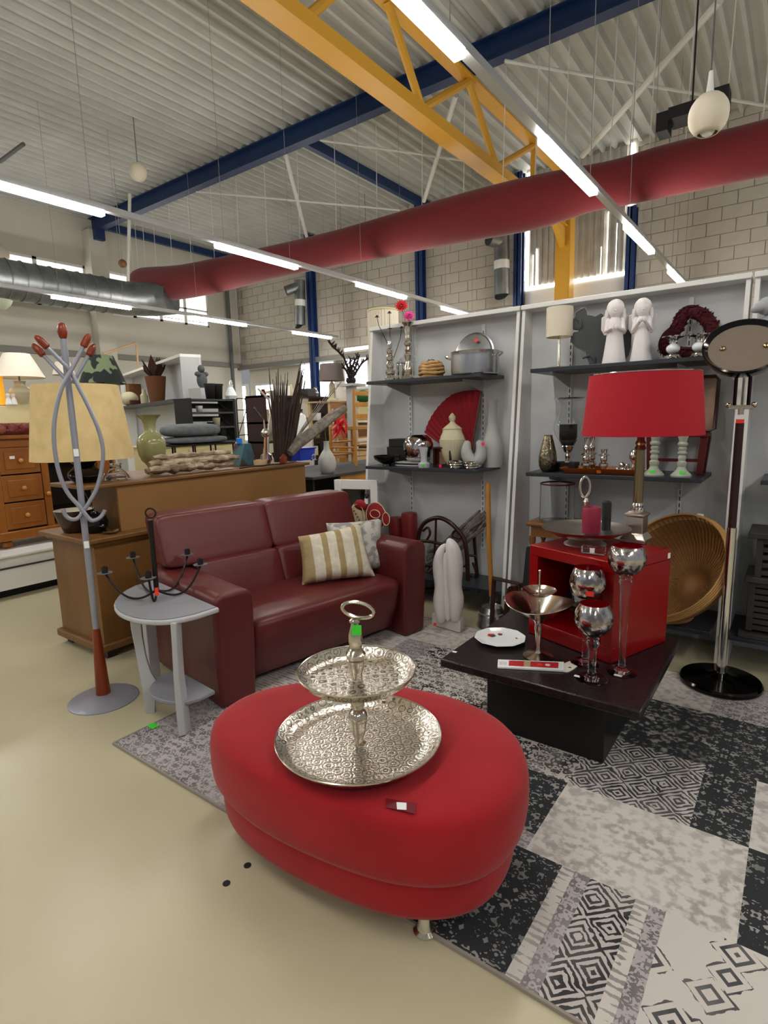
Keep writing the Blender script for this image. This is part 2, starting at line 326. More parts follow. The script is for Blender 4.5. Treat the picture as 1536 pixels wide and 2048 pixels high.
mb = MB(); mb.bx(XL, -2.55, YB+.3, YB+.5, 0, 3.0); struct('wall_back_low', mb, M['cream'])
for n, (qa, qb, qc, qd) in enumerate(((462, 775, 500, 880), (514, 772, 552, 832), (604, 730, 672, 792), (692, 716, 738, 772))):
    _a, _b = at(qa, qb, y=YB+.27), at(qc, qd, y=YB+.27); x0, x1, z0, z1 = _a.x, _b.x, _b.z, _a.z
    mb = MB(); 
    for a, b, c, d in ((x0, x1, z0-.06, z0), (x0, x1, z1, z1+.06), (x0-.06, x0, z0-.06, z1+.06), (x1, x1+.06, z0-.06, z1+.06)): mb.bx(a, b, YB+.22, YB+.3, c, d)
    w = struct('window_%d' % (n+3), mb, M['white']); mb = MB(); mb.bx(x0, x1, YB+.27, YB+.29, z0, z1); obj('pane', mb, M['sky'], w, ang=0)
# ribbed translucent panel between two blue columns
mb = MB(); x = -4.38
while x < -2.62:
    mb.bx(x, x+.05, YB-.02, YB+.02, 3.78, ZC); mb.bx(x+.05, x+.11, YB, YB+.02, 3.78, ZC); x += .11
w = struct('window_7', mb, M['poly'], ang=0)
mb = MB(); mb.bx(-4.42, -2.58, YB-.03, YB+.02, 3.72, 3.78); mb.bx(-4.42, -4.36, YB-.03, YB+.02, 3.78, ZC); mb.bx(-2.62, -2.57, YB-.03, YB+.02, 3.78, ZC)
for q in (-4.28, -4.22, -3.05, -2.95, -2.8): mb.bx(q, q+.008, YB-.025, YB+.02, 3.78, 4.1+random.random()*.9)
obj('light_gap', mb, M['glow'], w, ang=0, label='bright daylight gap round the ribbed panel')
mb = MB(); mb.bx(-4.42, -2.58, YB-.02, YB+.02, 2.6, 3.72); obj('lower_panel', mb, M['white'], w, ang=0)
# roof steel
g = 'blue columns along the back wall'
for i, (px, py, d) in enumerate(((617, 548, .17), (835, 540, .17), (1031, 540, .15), (1255, 480, .14))):
    X = at(px, py, y=YB-.1).x; zc = 4.75 if i == 3 else ZC; mb = MB(); mb.bx(X, X+d, YB-.2, YB-.18, 0, zc); mb.bx(X, X+d, YB-.06, YB-.04, 0, zc); mb.bx(X+d/2-.01, X+d/2+.01, YB-.2, YB-.04, 0, zc)
    one('steel_column', ['blue steel column at the far left of the block wall', 'blue steel column behind the red and pink flowers', 'blue steel column at the left edge of the ribbed window panel', 'blue steel column at the right edge of the ribbed window panel'][i], 'column', mb, M['blue2'], group=g, ang=0)
mb = MB(); mb.bx(XL+.1, 5, 6.74, 6.90, 5.50, 5.515); mb.bx(XL+.1, 5, 6.74, 6.90, 5.75, 5.765); mb.bx(XL+.1, 5, 6.81, 6.83, 5.515, 5.75)
t = thing('roof_beam', 'long blue steel roof beam running across under the corrugated deck', 'beam', (0, 6.82, 5.5)); mb.mv((0, 6.82, 5.5)); obj('beam_section', mb, M['blue'], t, ang=0)
mb = MB(); mb.bx(XL+.1, XL+.4, 6.72, 6.92, 5.3, 5.5); mb.mv((0, 6.82, 5.5)); obj('end_bracket', mb, M['blue'], t)
mb = MB(); y0 = 2.05
mb.bx(XL+.1, 0, y0, y0+.16, 5.50, 5.515); mb.bx(XL+.1, 0, y0, y0+.16, 5.75, 5.765); mb.bx(XL+.1, 0, y0+.07, y0+.09, 5.515, 5.75); one('roof_beam', 'blue steel roof beam just showing in the top left corner', 'beam', mb, M['blue'], ang=0)
for px, lab in ((607, 'blue roof purlin meeting the beam left of the yellow girder'), (212, 'blue roof purlin along the left wall under the deck')):
    X = at(px, 290 if px == 607 else 460, z=5.55).x; mb = MB(); mb.bx(X-.05, X+.05, 6.9, YB, 5.55, 5.7); one('purlin', lab, 'beam', mb, M['blue'], ang=0, group='blue roof purlins')
def bar(name, lab, a, b, r, m, g=None, w=None): mb = MB(); mb.tube([a, b], r, 8); return one(name, lab, 'brace', mb, m, group=g)
zz = 5.6; g = 'white roof braces'
bar('roof_brace', 'white roof brace dropping from the blue beam to the duct at left', at(570, 305, z=zz), at(615, 480, z=5.3), .035, M['whitem'], g)
bar('roof_brace', 'white roof brace seen through the yellow girder', at(912, 190, z=zz), at(848, 402, z=5.3), .035, M['whitem'], g)
bar('roof_brace', 'thick white roof brace slanting down right of the light row', at(1440, 0, z=5.3), at(1165, 312, z=5.3), .04, M['whitem'], g)
bar('roof_brace', 'thin white brace under the deck right of the light row', at(1010, 122, z=5.4), at(1536, 212, z=5.4), .02, M['whitem'], g)
bar('roof_brace', 'thin white brace running left from the purlin under the deck', at(392, 383, z=5.5), at(800, 420, z=5.4), .018, M['whitem'], g)
bar('roof_brace', 'thin white brace leaving the blue beam towards the girder', at(640, 280, z=5.5), at(990, 330, z=5.4), .018, M['whitem'], g)
# yellow lattice girder and post
XT = -3.56; t = thing('lattice_girder', 'yellow steel lattice girder running towards the back wall', 'girder', (XT, 10.3, 0))
def loc(mb): return mb.mv((XT, 10.3, 0))
mb = MB(); mb.bx(XT-.12, XT+.09, 0, 10.25, 4.55, 4.57); mb.bx(XT+.02, XT+.045, 0, 10.25, 4.57, 4.72); mb.bx(XT-.05, XT-.03, 0, 10.25, 4.57, 4.72); obj('bottom_chord', loc(mb), M['yellow'], t, ang=0)
mb = MB(); mb.bx(XT-.09, XT+.09, 0, 10.4, 5.38, 5.4); mb.bx(XT-.01, XT+.01, 0, 10.4, 5.4, 5.5); obj('top_chord', loc(mb), M['yellow'], t, ang=0)
ys = [3.0, 3.9, 4.75, 5.75, 6.7, 7.6, 8.5, 9.4, 10.2]
nb = [at(612, 28, x=XT).y, at(844, 222, x=XT).y, at(993, 332, x=XT).y]; ntp = [at(775, 22, x=XT).y, at(937, 168, x=XT).y, at(1068, 290, x=XT).y]
seg = [(nb[0], ntp[0]-.45, 0), (nb[1], ntp[0], 0), (nb[1], ntp[1], 0), (nb[2], ntp[1], 0), (nb[2], ntp[2], 0), (nb[2]+1.25, ntp[2], 0)]
for a, b, _ in seg:
    mb = MB(); mb.tube([(XT, a, 4.68), (XT, b, 5.39)], .045, 8); obj('diagonal', loc(mb), M['yellow'], t)
mb = MB(); mb.bx(XT-.13, XT+.13, 10.2, 10.45, 0, 4.86); obj('post', loc(mb), M['yellow'], t, bev=.01)
mb = MB(); mb.prism([(XT-.05, 9.7, 4.55), (XT-.05, 10.25, 4.2), (XT-.05, 10.25, 4.55)], (.1, 0, 0)); obj('gusset', loc(mb), M['yellow'], t, ang=0)
# LED rows: aluminium rail, lit tubes, wires
TL = 1.17
tmb = MB(); tmb.bx(-.032, .032, 0, TL, -.045, 0); tme = tmb.mesh('led_tube', [M['tube']], 0)
rows_ = [(-1.56, [-3.0, -.65, 1.70, 4.02, 6.30, 8.6], 9.9, 'row of lit LED tubes nearest the camera, crossing the red duct at right'), (-5.07, [-3, -.65, 1.68, 4.05, 6.39, 8.7], 10.4, 'row of lit LED tubes crossing the red duct near its middle'), (-8.72, [-3, -.65, 1.7, 4.03, 6.36, 8.8], 10.2, 'row of lit LED tubes farthest left, under the silver duct'), (1.95, [-3, -.65, 1.7, 4.03, 6.36], 8, 'row of lit LED tubes out of view at right'), (-12.3, [], 0, '')]
for X, st, end, lab in rows_:
    if not st: continue
    t = thing('light_row', lab, 'light', (X, 4, 3.25), group='LED light rows')
    mb = MB(); mb.bx(-.03, .03, -7.5, end-4, 0, .05); obj('rail', mb, M['rail'], t, ang=0)
    for s in st: share('led_tube', tme, t, (0, s-4, 0))
    for s in st:
        for q in (s+.1, s+TL-.1):
            mb = MB(); mb.tube([(0, q-4, .05), (0, q-4, ZC-3.25)], .003, 4); obj('wire', mb, M['wire'], t, ang=0)
# ducts
cl = [(268, 562, 20), (285, 568, 33), (318, 570, 35), (370, 566, 34), (440, 549, 35), (520, 531, 32), (620, 509, 33), (740, 480, 38), (880, 447, 45), (1000, 418, 52), (1100, 398, 54), (1180, 378, 44), (1240, 364, 46), (1300, 351, 51), (1420, 322, 54), (1536, 293, 55), (1700, 255, 60), (1900, 210, 66)]
pts = []; rr = []
for px, py, h in cl: p = at(px, py, y=7.0); pts.append(p); rr.append(wp(h, p)*.94)
mb = MB(); mb.tube(pts, rr, 20)
mb.v = [(a[0], 7+(a[1]-7)*.9, a[2]+.015*sin(a[0]*9+a[1]*3)) for a in mb.v]
t = thing('air_sock', 'long red fabric air duct hanging across the hall under the roof', 'duct', (pts[6].x, 7, pts[6].z)); mb.mv(t.location); obj('sock', mb, M['redfab'], t, sub=1)
for i in range(24):
    q = i/23*(len(pts)-2)*.93; k = int(q); p = pts[k].lerp(pts[k+1], q-k); r = rr[k]
    mb = MB(); mb.tube([(p.x, 7, p.z+r), (p.x+.03, 7, ZC)], .006, 4); mb.mv(t.location); obj('hanger', mb, M['whitem'], t, ang=0)
t = thing('silver_duct', 'galvanised spiral air duct along the left wall joining the red one', 'duct', (-10.65, 3, 3.8))
path = [(-10.65, -5+i*.4, 3.80) for i in range(28)]+[(-10.65, 6.3, 3.8), (-10.6, 6.6, 3.82), (-10.45, 6.85, 3.84), (-10.2, 6.98, 3.85)]
mb = MB(); mb.tube([(p[0]+10.65, p[1]-3, p[2]-3.8) for p in path], .31, 24); obj('pipe', mb, M['galv'], t)
for i in range(40):
    y = -2+i*.23
    if y > 6: break
    mb = MB(); mb.tube([(.316*cos(q*pi/10), y-3, .316*sin(q*pi/10)) for q in range(20)], .012, 5, closed=True); obj('seam_ring', mb, M['galv'], t)
mb = MB(); mb.tube([(.1, 3.3, .3), (.1, 3.5, 1.9)], .03, 6); obj('hanger', mb, M['whitem'], t)
for i, (px, lab) in enumerate(((590, 'galvanised wall duct with two open ends at the left of the back wall'), (1003, 'galvanised wall duct with two open ends left of the ribbed panel'))):
    py = (592, 515)[i]; B = at(px, py, y=10.35); t = thing('wall_duct', lab, 'duct', B, group='wall ducts'); k = wp(21 if i == 0 else 30, B)/2
    d0 = (572, 582) if i == 0 else (978, 477); e = at(d0[0], d0[1], y=10.1)-B; b2 = at(600 if i == 0 else 1004, 650 if i == 0 else 590, y=10.35)-B; tp = at(600 if i == 0 else 1003, 572 if i == 0 else 485, y=10.35)-B
    mb = MB(); mb.tube([e, tp], k*.9, 16); mb.tube([tp+Vector((0, 0, k)), b2], k, 16); obj('elbow', mb, M['galv'], t)
    mb = MB(); mb.tube([e-(tp-e)*.02, e], k*.86, 16); obj('open_end', mb, M['dgrey'], t); mb = MB(); d = Vector((0, -.7, -.7)); mb.lathe([(k*.95, 0), (k*.9, -.01)], 16); mb.xf(Matrix.Translation(b2+Vector((0, -.02, -.01)))@Matrix.Rotation(radians(45), 4, 'X')); obj('open_end', mb, M['dgrey'], t)
    mb = MB(); c = tp.lerp(b2, .35); mb.tube([c, c+(b2-tp)*.16], k*1.04, 16); obj('collar', mb, M['white'], t)
# hanging lanterns and pipes
for px, py, w_, h_, y, lab in ((276, 344, 17, 18, 5.2, 'small beige paper globe hanging at left under the roof'), (1417, 230, 37, 41, 3.7, 'beige paper lantern with open bottom hanging at upper right')):
    p = at(px, py, y=y); t = thing('paper_lantern', lab, 'lantern', p); rx, rz_ = wp(w_, p), wp(h_, p); big_ = w_ > 30
    mb = MB(); lo = -.86 if big_ else -1
    mb.lathe([(rx*sqrt(max(0, 1-(lo+(1-lo)*i/12)**2)), rz_*(lo+(1-lo)*i/12)) for i in range(13)], 20, cap=False); obj('globe', mb, M['linen'], t, solid=.003)
    mb = MB(); mb.tube([(0, 0, rz_), (0, 0, ZC+.06-p.z)], .004 if big_ else .006, 5); obj('cord', mb, M['greym'], t, ang=0)
    if big_: mb = MB(); mb.lathe([(.02, rz_-.01), (.014, rz_+.05), (.01, rz_+.1)], 10); obj('cap', mb, M['white'], t); mb = MB(); mb.sph((0, 0, -rz_*.6), .04); obj('bulb', mb, M['white'], t)
p = at(1380, 215, y=6.2); mb = MB(); k = wp(1, p); mb.bx(-62*k, -40*k, 0, .2, -28*k, 8*k); mb.bx(-40*k, 40*k, 0, .25, -10*k, 12*k); mb.bx(40*k, 66*k, 0, .2, -14*k, 22*k); mb.tube([(0, .1, 0), (0, .1, ZC-p.z)], .008, 6); one('roof_heater', 'dark bracketed heater under the roof behind the paper lantern', 'heater', mb, M['blkm'], p)
mb = MB(); a = at(0, 323, z=5.5); b = at(47, 288, z=5.5); mb.tube([a, b], .03, 6); one('sprinkler_pipe', 'short dark pipe stub under the deck at the left edge', 'pipe', mb, M['greym'])
mb = MB(); X = at(458, 640, y=10.3).x; mb.tube([(X, 10.3, 0), (X, 10.3, 5.6)], .05, 8); one('drain_pipe', 'dark vertical drain pipe in the far left corner', 'pipe', mb, M['greym'])
for px, py, r, y, m_, lab in ((245, 527, 8, 5.9, 'brownb', 'small brown paper globe hanging just above the silver duct'), (2, 508, 15, 5.0, 'linen', 'pale paper globe cut by the left picture edge above the silver duct')):
    p = at(px, py, y=y); t = thing('paper_lantern', lab, 'lantern', p); r = wp(r, p); obj('globe', MB().sph((0, 0, 0), r, 18, 12), M[m_], t, ang=80); mb = MB(); mb.tube([(0, 0, r), (0, 0, ZC+.06-p.z)], .005, 5); obj('cord', mb, M['wire'], t, ang=0)
p = at(-6, 600, y=3.4); t = thing('pendant_lamp', 'pale green bowl pendant lamp cut by the left picture edge', 'lamp', p); r = wp(27, p); mb = MB(); mb.lathe([(0, -r*.75), (r*.5, -r*.62), (r*.85, -r*.3), (r, 0), (r*.97, 0), (r*.8, -.27*r), (0, -r*.7)], 28, cap=False); obj('bowl', mb, mat('pale_green', (200, 210, 186), .5), t); mb = MB(); mb.tube([(0, 0, -r*.7), (0, 0, ZC+.06-p.z)], .005, 5); obj('cord', mb, M['wire'], t, ang=0)
# ================================================================== RUG, OTTOMAN, SOFA AND WHAT STANDS ROUND THEM
px_ = [-2.36, -1.93, -1.72, -1.2, -.62, -.5, -.46, -.414, -.285, -.248, -.205, -.035, .1, .62]
py_ = [1.14, 1.19, 1.57, 1.65, 1.95, 1.98, 2.39, 2.85, 3.23]
def patch(x, y):
    if y > 2.85: return 's' if x < -1.72 else ('l' if x < -.25 else 'g')
    if x < -1.93: return 'g' if y < 1.65 else 's'
    if x < -1.72: return 'g'
    if y < 1.57:
        if x < -1.2: return 'g'
        if x < -.5: return 'd'
        for hi, k in ((-.46, 's'), (-.414, 'g'), (-.285, 'm'), (-.248, 's'), (-.205, 'g')):
            if x < hi: return k
        return 'b'
    if y < 1.98:
        if x < -1.2: return 'l'
        if x < -.62: return 'd' if y > 1.65 else 'g'
        if x < -.035: return 'l'
        return 'd' if 1.6 < y < 1.98 and x < .1 else 'l'
    if y < 2.39:
        if x < -1.2: return 'f'
        if x < -.62: return 'f'
        if x < -.205: return 'm'
        if x < -.035: return 'd'
        return 'l'
    if x < -1.2: return 'f'
    if x < -.62: return 'f'
    return 'k' if x < -.205 else 'd'
keys = list(RUG); mb = MB()
for i in range(len(px_)-1):
    for j in range(len(py_)-1):
        mb.cm = keys.index(patch((px_[i]+px_[i+1])/2, (py_[j]+py_[j+1])/2))
        mb.add([(px_[i], py_[j], .009), (px_[i+1], py_[j], .009), (px_[i+1], py_[j+1], .009), (px_[i], py_[j+1], .009)], [(0, 1, 2, 3)])
mb.cm = keys.index('g'); mb.bx(px_[0], px_[-1], py_[0], py_[-1], 0, .0085)
t = thing('rug', 'large black, white and grey patchwork rug with worn oriental motifs', 'rug', (0, 0, 0)); obj('pile', mb, [RUG[k] for k in keys], t, ang=0)
mb = MB()
for a, b, c, d in ((px_[0]-.006, px_[-1], py_[0]-.008, py_[0]), (px_[0]-.008, px_[0], py_[0], py_[-1]), (px_[0], px_[-1], py_[-1], py_[-1]+.008)): mb.bx(a, b, c, d, 0, .011)
obj('bound_edge', mb, mat('rug_edge', (150, 142, 134), .9), t, ang=0)
sticker(t, 'price_sticker', M['green'], at(306, 1452, z=.0105), (0, 0, 1), .05, .035)
for px, py in ((495, 1731), (453, 1767)):
    mb = MB(); mb.lathe([(.012, 0), (.012, .0015)], 12); one('floor_plug', 'small dark plug in the beige floor, %s of two beside the red ottoman' % ('nearer' if py > 1750 else 'farther'), 'plug', mb, M['blkm'], at(px, py, z=0))
# ---- ottoman
OC = (-1.093, 1.313); OA, OB, OT = .545, .354, .173
t = thing('ottoman', 'oval red velvet ottoman on chrome feet at the edge of the rug', 'ottoman', (OC[0], OC[1], 0), OT)
def egg(s, q, z):
    c, i = cos(q), sin(q); X = OA*s*copysign(abs(c)**(2/2.285), c); Y = OB*s*copysign(abs(i)**(2/2.285), i)*(1+.138*c)-.088*OB*(c*c-.5)*min(1, s*1.5); return (X, Y, z)
def oval(prof):
    mb = MB(); n = 72; V = [egg(r, 2*pi*k/n, z) for r, z in prof for k in range(n)]
    return mb.add(V, [(i*n+k, i*n+(k+1) % n, (i+1)*n+(k+1) % n, (i+1)*n+k) for i in range(len(prof)-1) for k in range(n)])
def rim(s, z0, z1, b, n=6): return [(s-b*(1-sin(q*pi/2/n))/OA*1.1, z1-b*(1-cos(q*pi/2/n))) for q in range(n, -1, -1)][::-1]
base = [(.0, .077), (.88, .077), (.912, .08), (.924, .095), (.928, .12), (.93, .17), (.93, .193)]
obj('base_tier', oval(base+[(.5, .198), (0, .198)]), M['velvet'], t, ang=60)
cush = [(.0, .194), (.93, .194), (.968, .2), (.99, .22), (1.0, .26), (1.0, .318), (.992, .35), (.975, .373), (.948, .388), (.90, .396), (.8, .4), (.4, .4035), (0, .405)]
obj('cushion_tier', oval(cush), M['velvet'], t, ang=60)
for sx_, sy_ in ((1, -1), (1, 1), (-1, -1), (-1, 1)):
    q = Matrix.Rotation(-OT, 3, 'Z')@(Vector((-.735, 1.14, 0))-Vector((OC[0], OC[1], 0)))
    p = (q.x if sx_ > 0 else -.26, q.y if sy_ < 0 and sx_ > 0 else (.2 if sy_ > 0 else -.12)); mb = MB(); zf0 = 0 if (sx_ > 0 and sy_ < 0) else .0115; mb.lathe([(.032, zf0), (.034, zf0+.006), (.024, zf0+.014), (.02, .03), (.02, .08)], 20, (p[0], p[1], 0)); obj('foot', mb, M['chrome'], t)
p = at(803, 1612, z=.392); inv = Matrix.Rotation(-OT, 3, 'Z')
def oloc(p): return inv@(Vector(p)-Vector((OC[0], OC[1], 0)))
mb = MB(); a = oloc(at(771, 1596, z=.398)); b = oloc(at(830, 1628, z=.384)); c = oloc(at(775, 1613, z=.388)); d = oloc(at(832, 1604, z=.396)); mb.prism([oloc(at(772, 1597, z=.402)), oloc(at(831, 1607, z=.402)), oloc(at(830, 1628, z=.399)), oloc(at(772, 1615, z=.399))], (0, 0, .001)); obj('tape', mb, M['tape'], t, ang=0, label='strip of clear tape holding a price label')
mb = MB(); mb.prism([oloc(at(793, 1605, z=.404)), oloc(at(813, 1606, z=.404)), oloc(at(813, 1620, z=.402)), oloc(at(794, 1619, z=.402))], (0, 0, .001)); obj('price_label', mb, M['wst'], t, ang=0)
# ---- two-tier stand
def emboss(name):
    m = bpy.data.materials.new(name); m.use_nodes = True; nt = m.node_tree; b = nt.nodes['Principled BSDF']; b.inputs['Metallic'].default_value = 1; b.inputs['Roughness'].default_value = .26; b.inputs['Base Color'].default_value = lin((216, 210, 198))
    L = nt.links.new; tc = N_(nt, 'ShaderNodeTexCoord'); v = N_(nt, 'ShaderNodeTexVoronoi'); v.inputs['Scale'].default_value = 26; v.inputs['Randomness'].default_value = .25; L(tc.outputs['Object'], v.inputs['Vector'])
    k = N_(nt, 'ShaderNodeMath', operation='SINE'); k2 = N_(nt, 'ShaderNodeMath', operation='MULTIPLY'); k2.inputs[1].default_value = 24; L(v.outputs[0], k2.inputs[0]); L(k2.outputs[0], k.inputs[0])
    v2 = N_(nt, 'ShaderNodeTexVoronoi'); v2.inputs['Scale'].default_value = 130; L(tc.outputs['Object'], v2.inputs['Vector'])
    s = N_(nt, 'ShaderNodeMath', operation='ADD'); L(k.outputs[0], s.inputs[0]); s2 = N_(nt, 'ShaderNodeMath', operation='MULTIPLY'); s2.inputs[1].default_value = 1.6; L(v2.outputs[0], s2.inputs[0]); L(s2.outputs[0], s.inputs[1])
    bp = N_(nt, 'ShaderNodeBump'); bp.inputs['Strength'].default_value = .1; bp.inputs['Distance'].default_value = .0025; L(s.outputs[0], bp.inputs['Height']); L(bp.outputs[0], b.inputs['Normal'])
    rp = N_(nt, 'ShaderNodeValToRGB'); rp.color_ramp.elements[0].position = .12; rp.color_ramp.elements[0].color = lin((120, 112, 102)); rp.color_ramp.elements[1].position = .3; rp.color_ramp.elements[1].color = lin((228, 222, 210)); L(v2.outputs[0], rp.inputs[0]); r3 = N_(nt, 'ShaderNodeValToRGB'); e = r3.color_ramp.elements; e[0].position = .0; e[0].color = (.32, .3, .27, 1); e[1].position = .2; e[1].color = (1, 1, 1, 1); mr = N_(nt, 'ShaderNodeMapRange'); mr.inputs[1].default_value = -1; mr.inputs[2].default_value = 1; L(k.outputs[0], mr.inputs[0]); L(mr.outputs[0], r3.inputs[0]); mx = N_(nt, 'ShaderNodeMix', data_type='RGBA', blend_type='MULTIPLY'); mx.inputs[0].default_value = 1; L(rp.outputs[0], mx.inputs[6]); L(r3.outputs[0], mx.inputs[7]); L(mx.outputs[2], b.inputs['Base Color']); return m
EMB = emboss('embossed_silver')
SB = at(718, 1488, z=.405); t = thing('tiered_stand', 'two-tier embossed silver cake stand with ring handle on the red ottoman', 'stand', SB)
def plate(R, z): return MB().lathe([(0, z), (R*.72, z+.001), (R*.84, z+.004), (R*.93, z+.015), (R, z+.031), (R*1.012, z+.032), (R*.95, z+.012), (R*.85, z-.001), (R*.7, z-.004), (0, z-.004)], 64, cap=False)
obj('lower_plate', plate(.252, .006), EMB, t, ang=60); zs = zpy(SB, 1350)-SB.z; obj('upper_plate', plate(.176, zs-.012), EMB, t, ang=60)
for R_, z_ in ((.255, .038), (.178, zs+.020)): mb = MB(); mb.tube([(R_*cos(i*pi/32), R_*sin(i*pi/32), z_) for i in range(64)], .0026, 6, closed=True); obj('plate_rim', mb, M['nickel'], t)
def stem_rows(rr): return rows(SB, rr)
mb = MB(); mb.lathe(stem_rows([(1492, 17), (1486, 16), (1482, 10), (1474, 10), (1462, 15), (1448, 17), (1441, 17), (1439, 14), (1437, 19), (1428, 19.5), (1421, 15), (1418, 10.5), (1411, 14), (1403, 14), (1396, 11), (1385, 12), (1372, 14)]), 24); obj('lower_stem', mb, M['nickel'], t)
mb = MB(); mb.lathe(stem_rows([(1363, 16), (1359, 16), (1357, 12), (1345, 12), (1336, 16), (1324, 18), (1319, 18), (1317, 14), (1315, 19.5), (1307, 20), (1300, 15), (1297, 9), (1294, 13), (1290, 12), (1282, 14.5), (1268, 14), (1250, 8.5), (1246, 8), (1243, 11.5), (1240, 11), (1237, 7)]), 24); obj('upper_stem', mb, M['nickel'], t)
ringc = onp(716, 1220, SB)-SB; e1 = onp(750, 1225, SB)-SB-ringc; 
mb = MB(); mb.tube([ringc+e1*cos(q)*.92*(1+.12*cos(2*q)*0)+Vector((0, 0, .024))*sin(q)*1.0 for q in [i*2*pi/32 for i in range(32)]], .0055, 8, closed=True); obj('ring_handle', mb, M['nickel'], t)
sticker(t, 'price_sticker', M['green'], onp(713, 1252, SB)-SB+CAMD(SB)*.034, CAMD(SB), .028, .03)
# ---- sofa
FL = at(440, 1426, z=0); FR = at(851, 1262, z=0); SL = (FR-FL).length; SA = atan2(FR.y-FL.y, FR.x-FL.x)
t = thing('sofa', 'burgundy leather two-seat sofa with high back and rounded arms', 'sofa', FL+Vector((0, 0, .0112)), SA)
sofa = t; L_ = M['leather']
SM = Matrix.Translation(FL)@Matrix.Rotation(SA, 4, 'Z'); SI = SM.inverted()
def puff(x0, x1, y0, y1, z0, z1, e=5.0, n=22, fy=None):
    mb = MB(); c = ((x0+x1)/2, (y0+y1)/2, (z0+z1)/2); r = ((x1-x0)/2, (y1-y0)/2, (z1-z0)/2)
    def sg(v): return (abs(v)**(2/e))*(1 if v >= 0 else -1)
    V = []; Fc = []; m = n//2
    for i in range(m+1):
        ph = -pi/2+pi*i/m
        for k in range(n*2):
            q = 2*pi*k/(n*2); V.append(Vector((c[0]+r[0]*sg(cos(ph))*sg(cos(q)), c[1]+r[1]*sg(cos(ph))*sg(sin(q)), c[2]+r[2]*sg(sin(ph)))))
    if fy: V = [fy(v) for v in V]
    w = n*2
    for i in range(m):
        for k in range(w): Fc.append((i*w+k, i*w+(k+1) % w, (i+1)*w+(k+1) % w, (i+1)*w+k))
    return mb.add(V, Fc)
for s, x0, x1, zt, nm in ((0, 0, .215, .582, 'arm'), (1, SL-.2, SL, .612, 'arm')):
    prof = []
    for k in range(13):     # outline in x,z : straight outer side, rounded top
        pass
    w = x1-x0; r = .055
    o2 = [(x0+.012, 0), (x0, zt*.5), (x0, zt-r)]+[(x0+r-r*cos(a), zt-r+r*sin(a)) for a in [i*pi/10 for i in range(1, 6)]]+[(x1-r+r*sin(a), zt-r+r*cos(a)) for a in [i*pi/10 for i in range(0, 6)]]+[(x1, zt*.5), (x1-.008, 0)]
    mb = MB(); mb.prism([(x, 0, z) for x, z in o2], (0, .80, 0)); mb.v = [(a[0], a[1]+(.0 if a[1] > .4 else -.02*sin(min(1, a[2]/zt)*pi*.5)), a[2]) for a in mb.v]
    obj(nm, mb, L_, t, bev=.022, seg=4)
mb = MB(); mb.bx(.2, SL-.2, .1, .82, .05, .3); obj('base', mb, L_, t, bev=.02)
def seatf(v):
    f = max(0, (.34-v.y)/.34); v = v.copy(); 
    if v.z < .25: v.y += .09*(1-v.z/.3)*f*1.2
    return v
obj('seat', puff(.205, SL-.19, -.02, .70, .05, .405, 9, 28, seatf), L_, t, ang=80)
def lean(v): v = v.copy(); v.y += (v.z-.38)*.34; return v
mid = SL/2
for x0, x1 in ((.035, mid+.003), (mid-.003, SL-.035)): obj('back_cushion', puff(x0, x1, .53, .72, .588, .885, 11, 30, lean), L_, t, ang=80)
for x0, x1 in ((.2, mid+.003), (mid-.003, SL-.19)): obj('lumbar_cushion', puff(x0, x1, .49, .68, .37, .605, 11, 30, lean), L_, t, ang=80)
mb = MB(); mb.bx(.05, SL-.05, .66, .80, .06, .8); mb.v = [(a[0], a[1]+max(0, a[2]-.38)*.2, a[2]) for a in mb.v]; obj('back_frame', mb, L_, t, bev=.03)
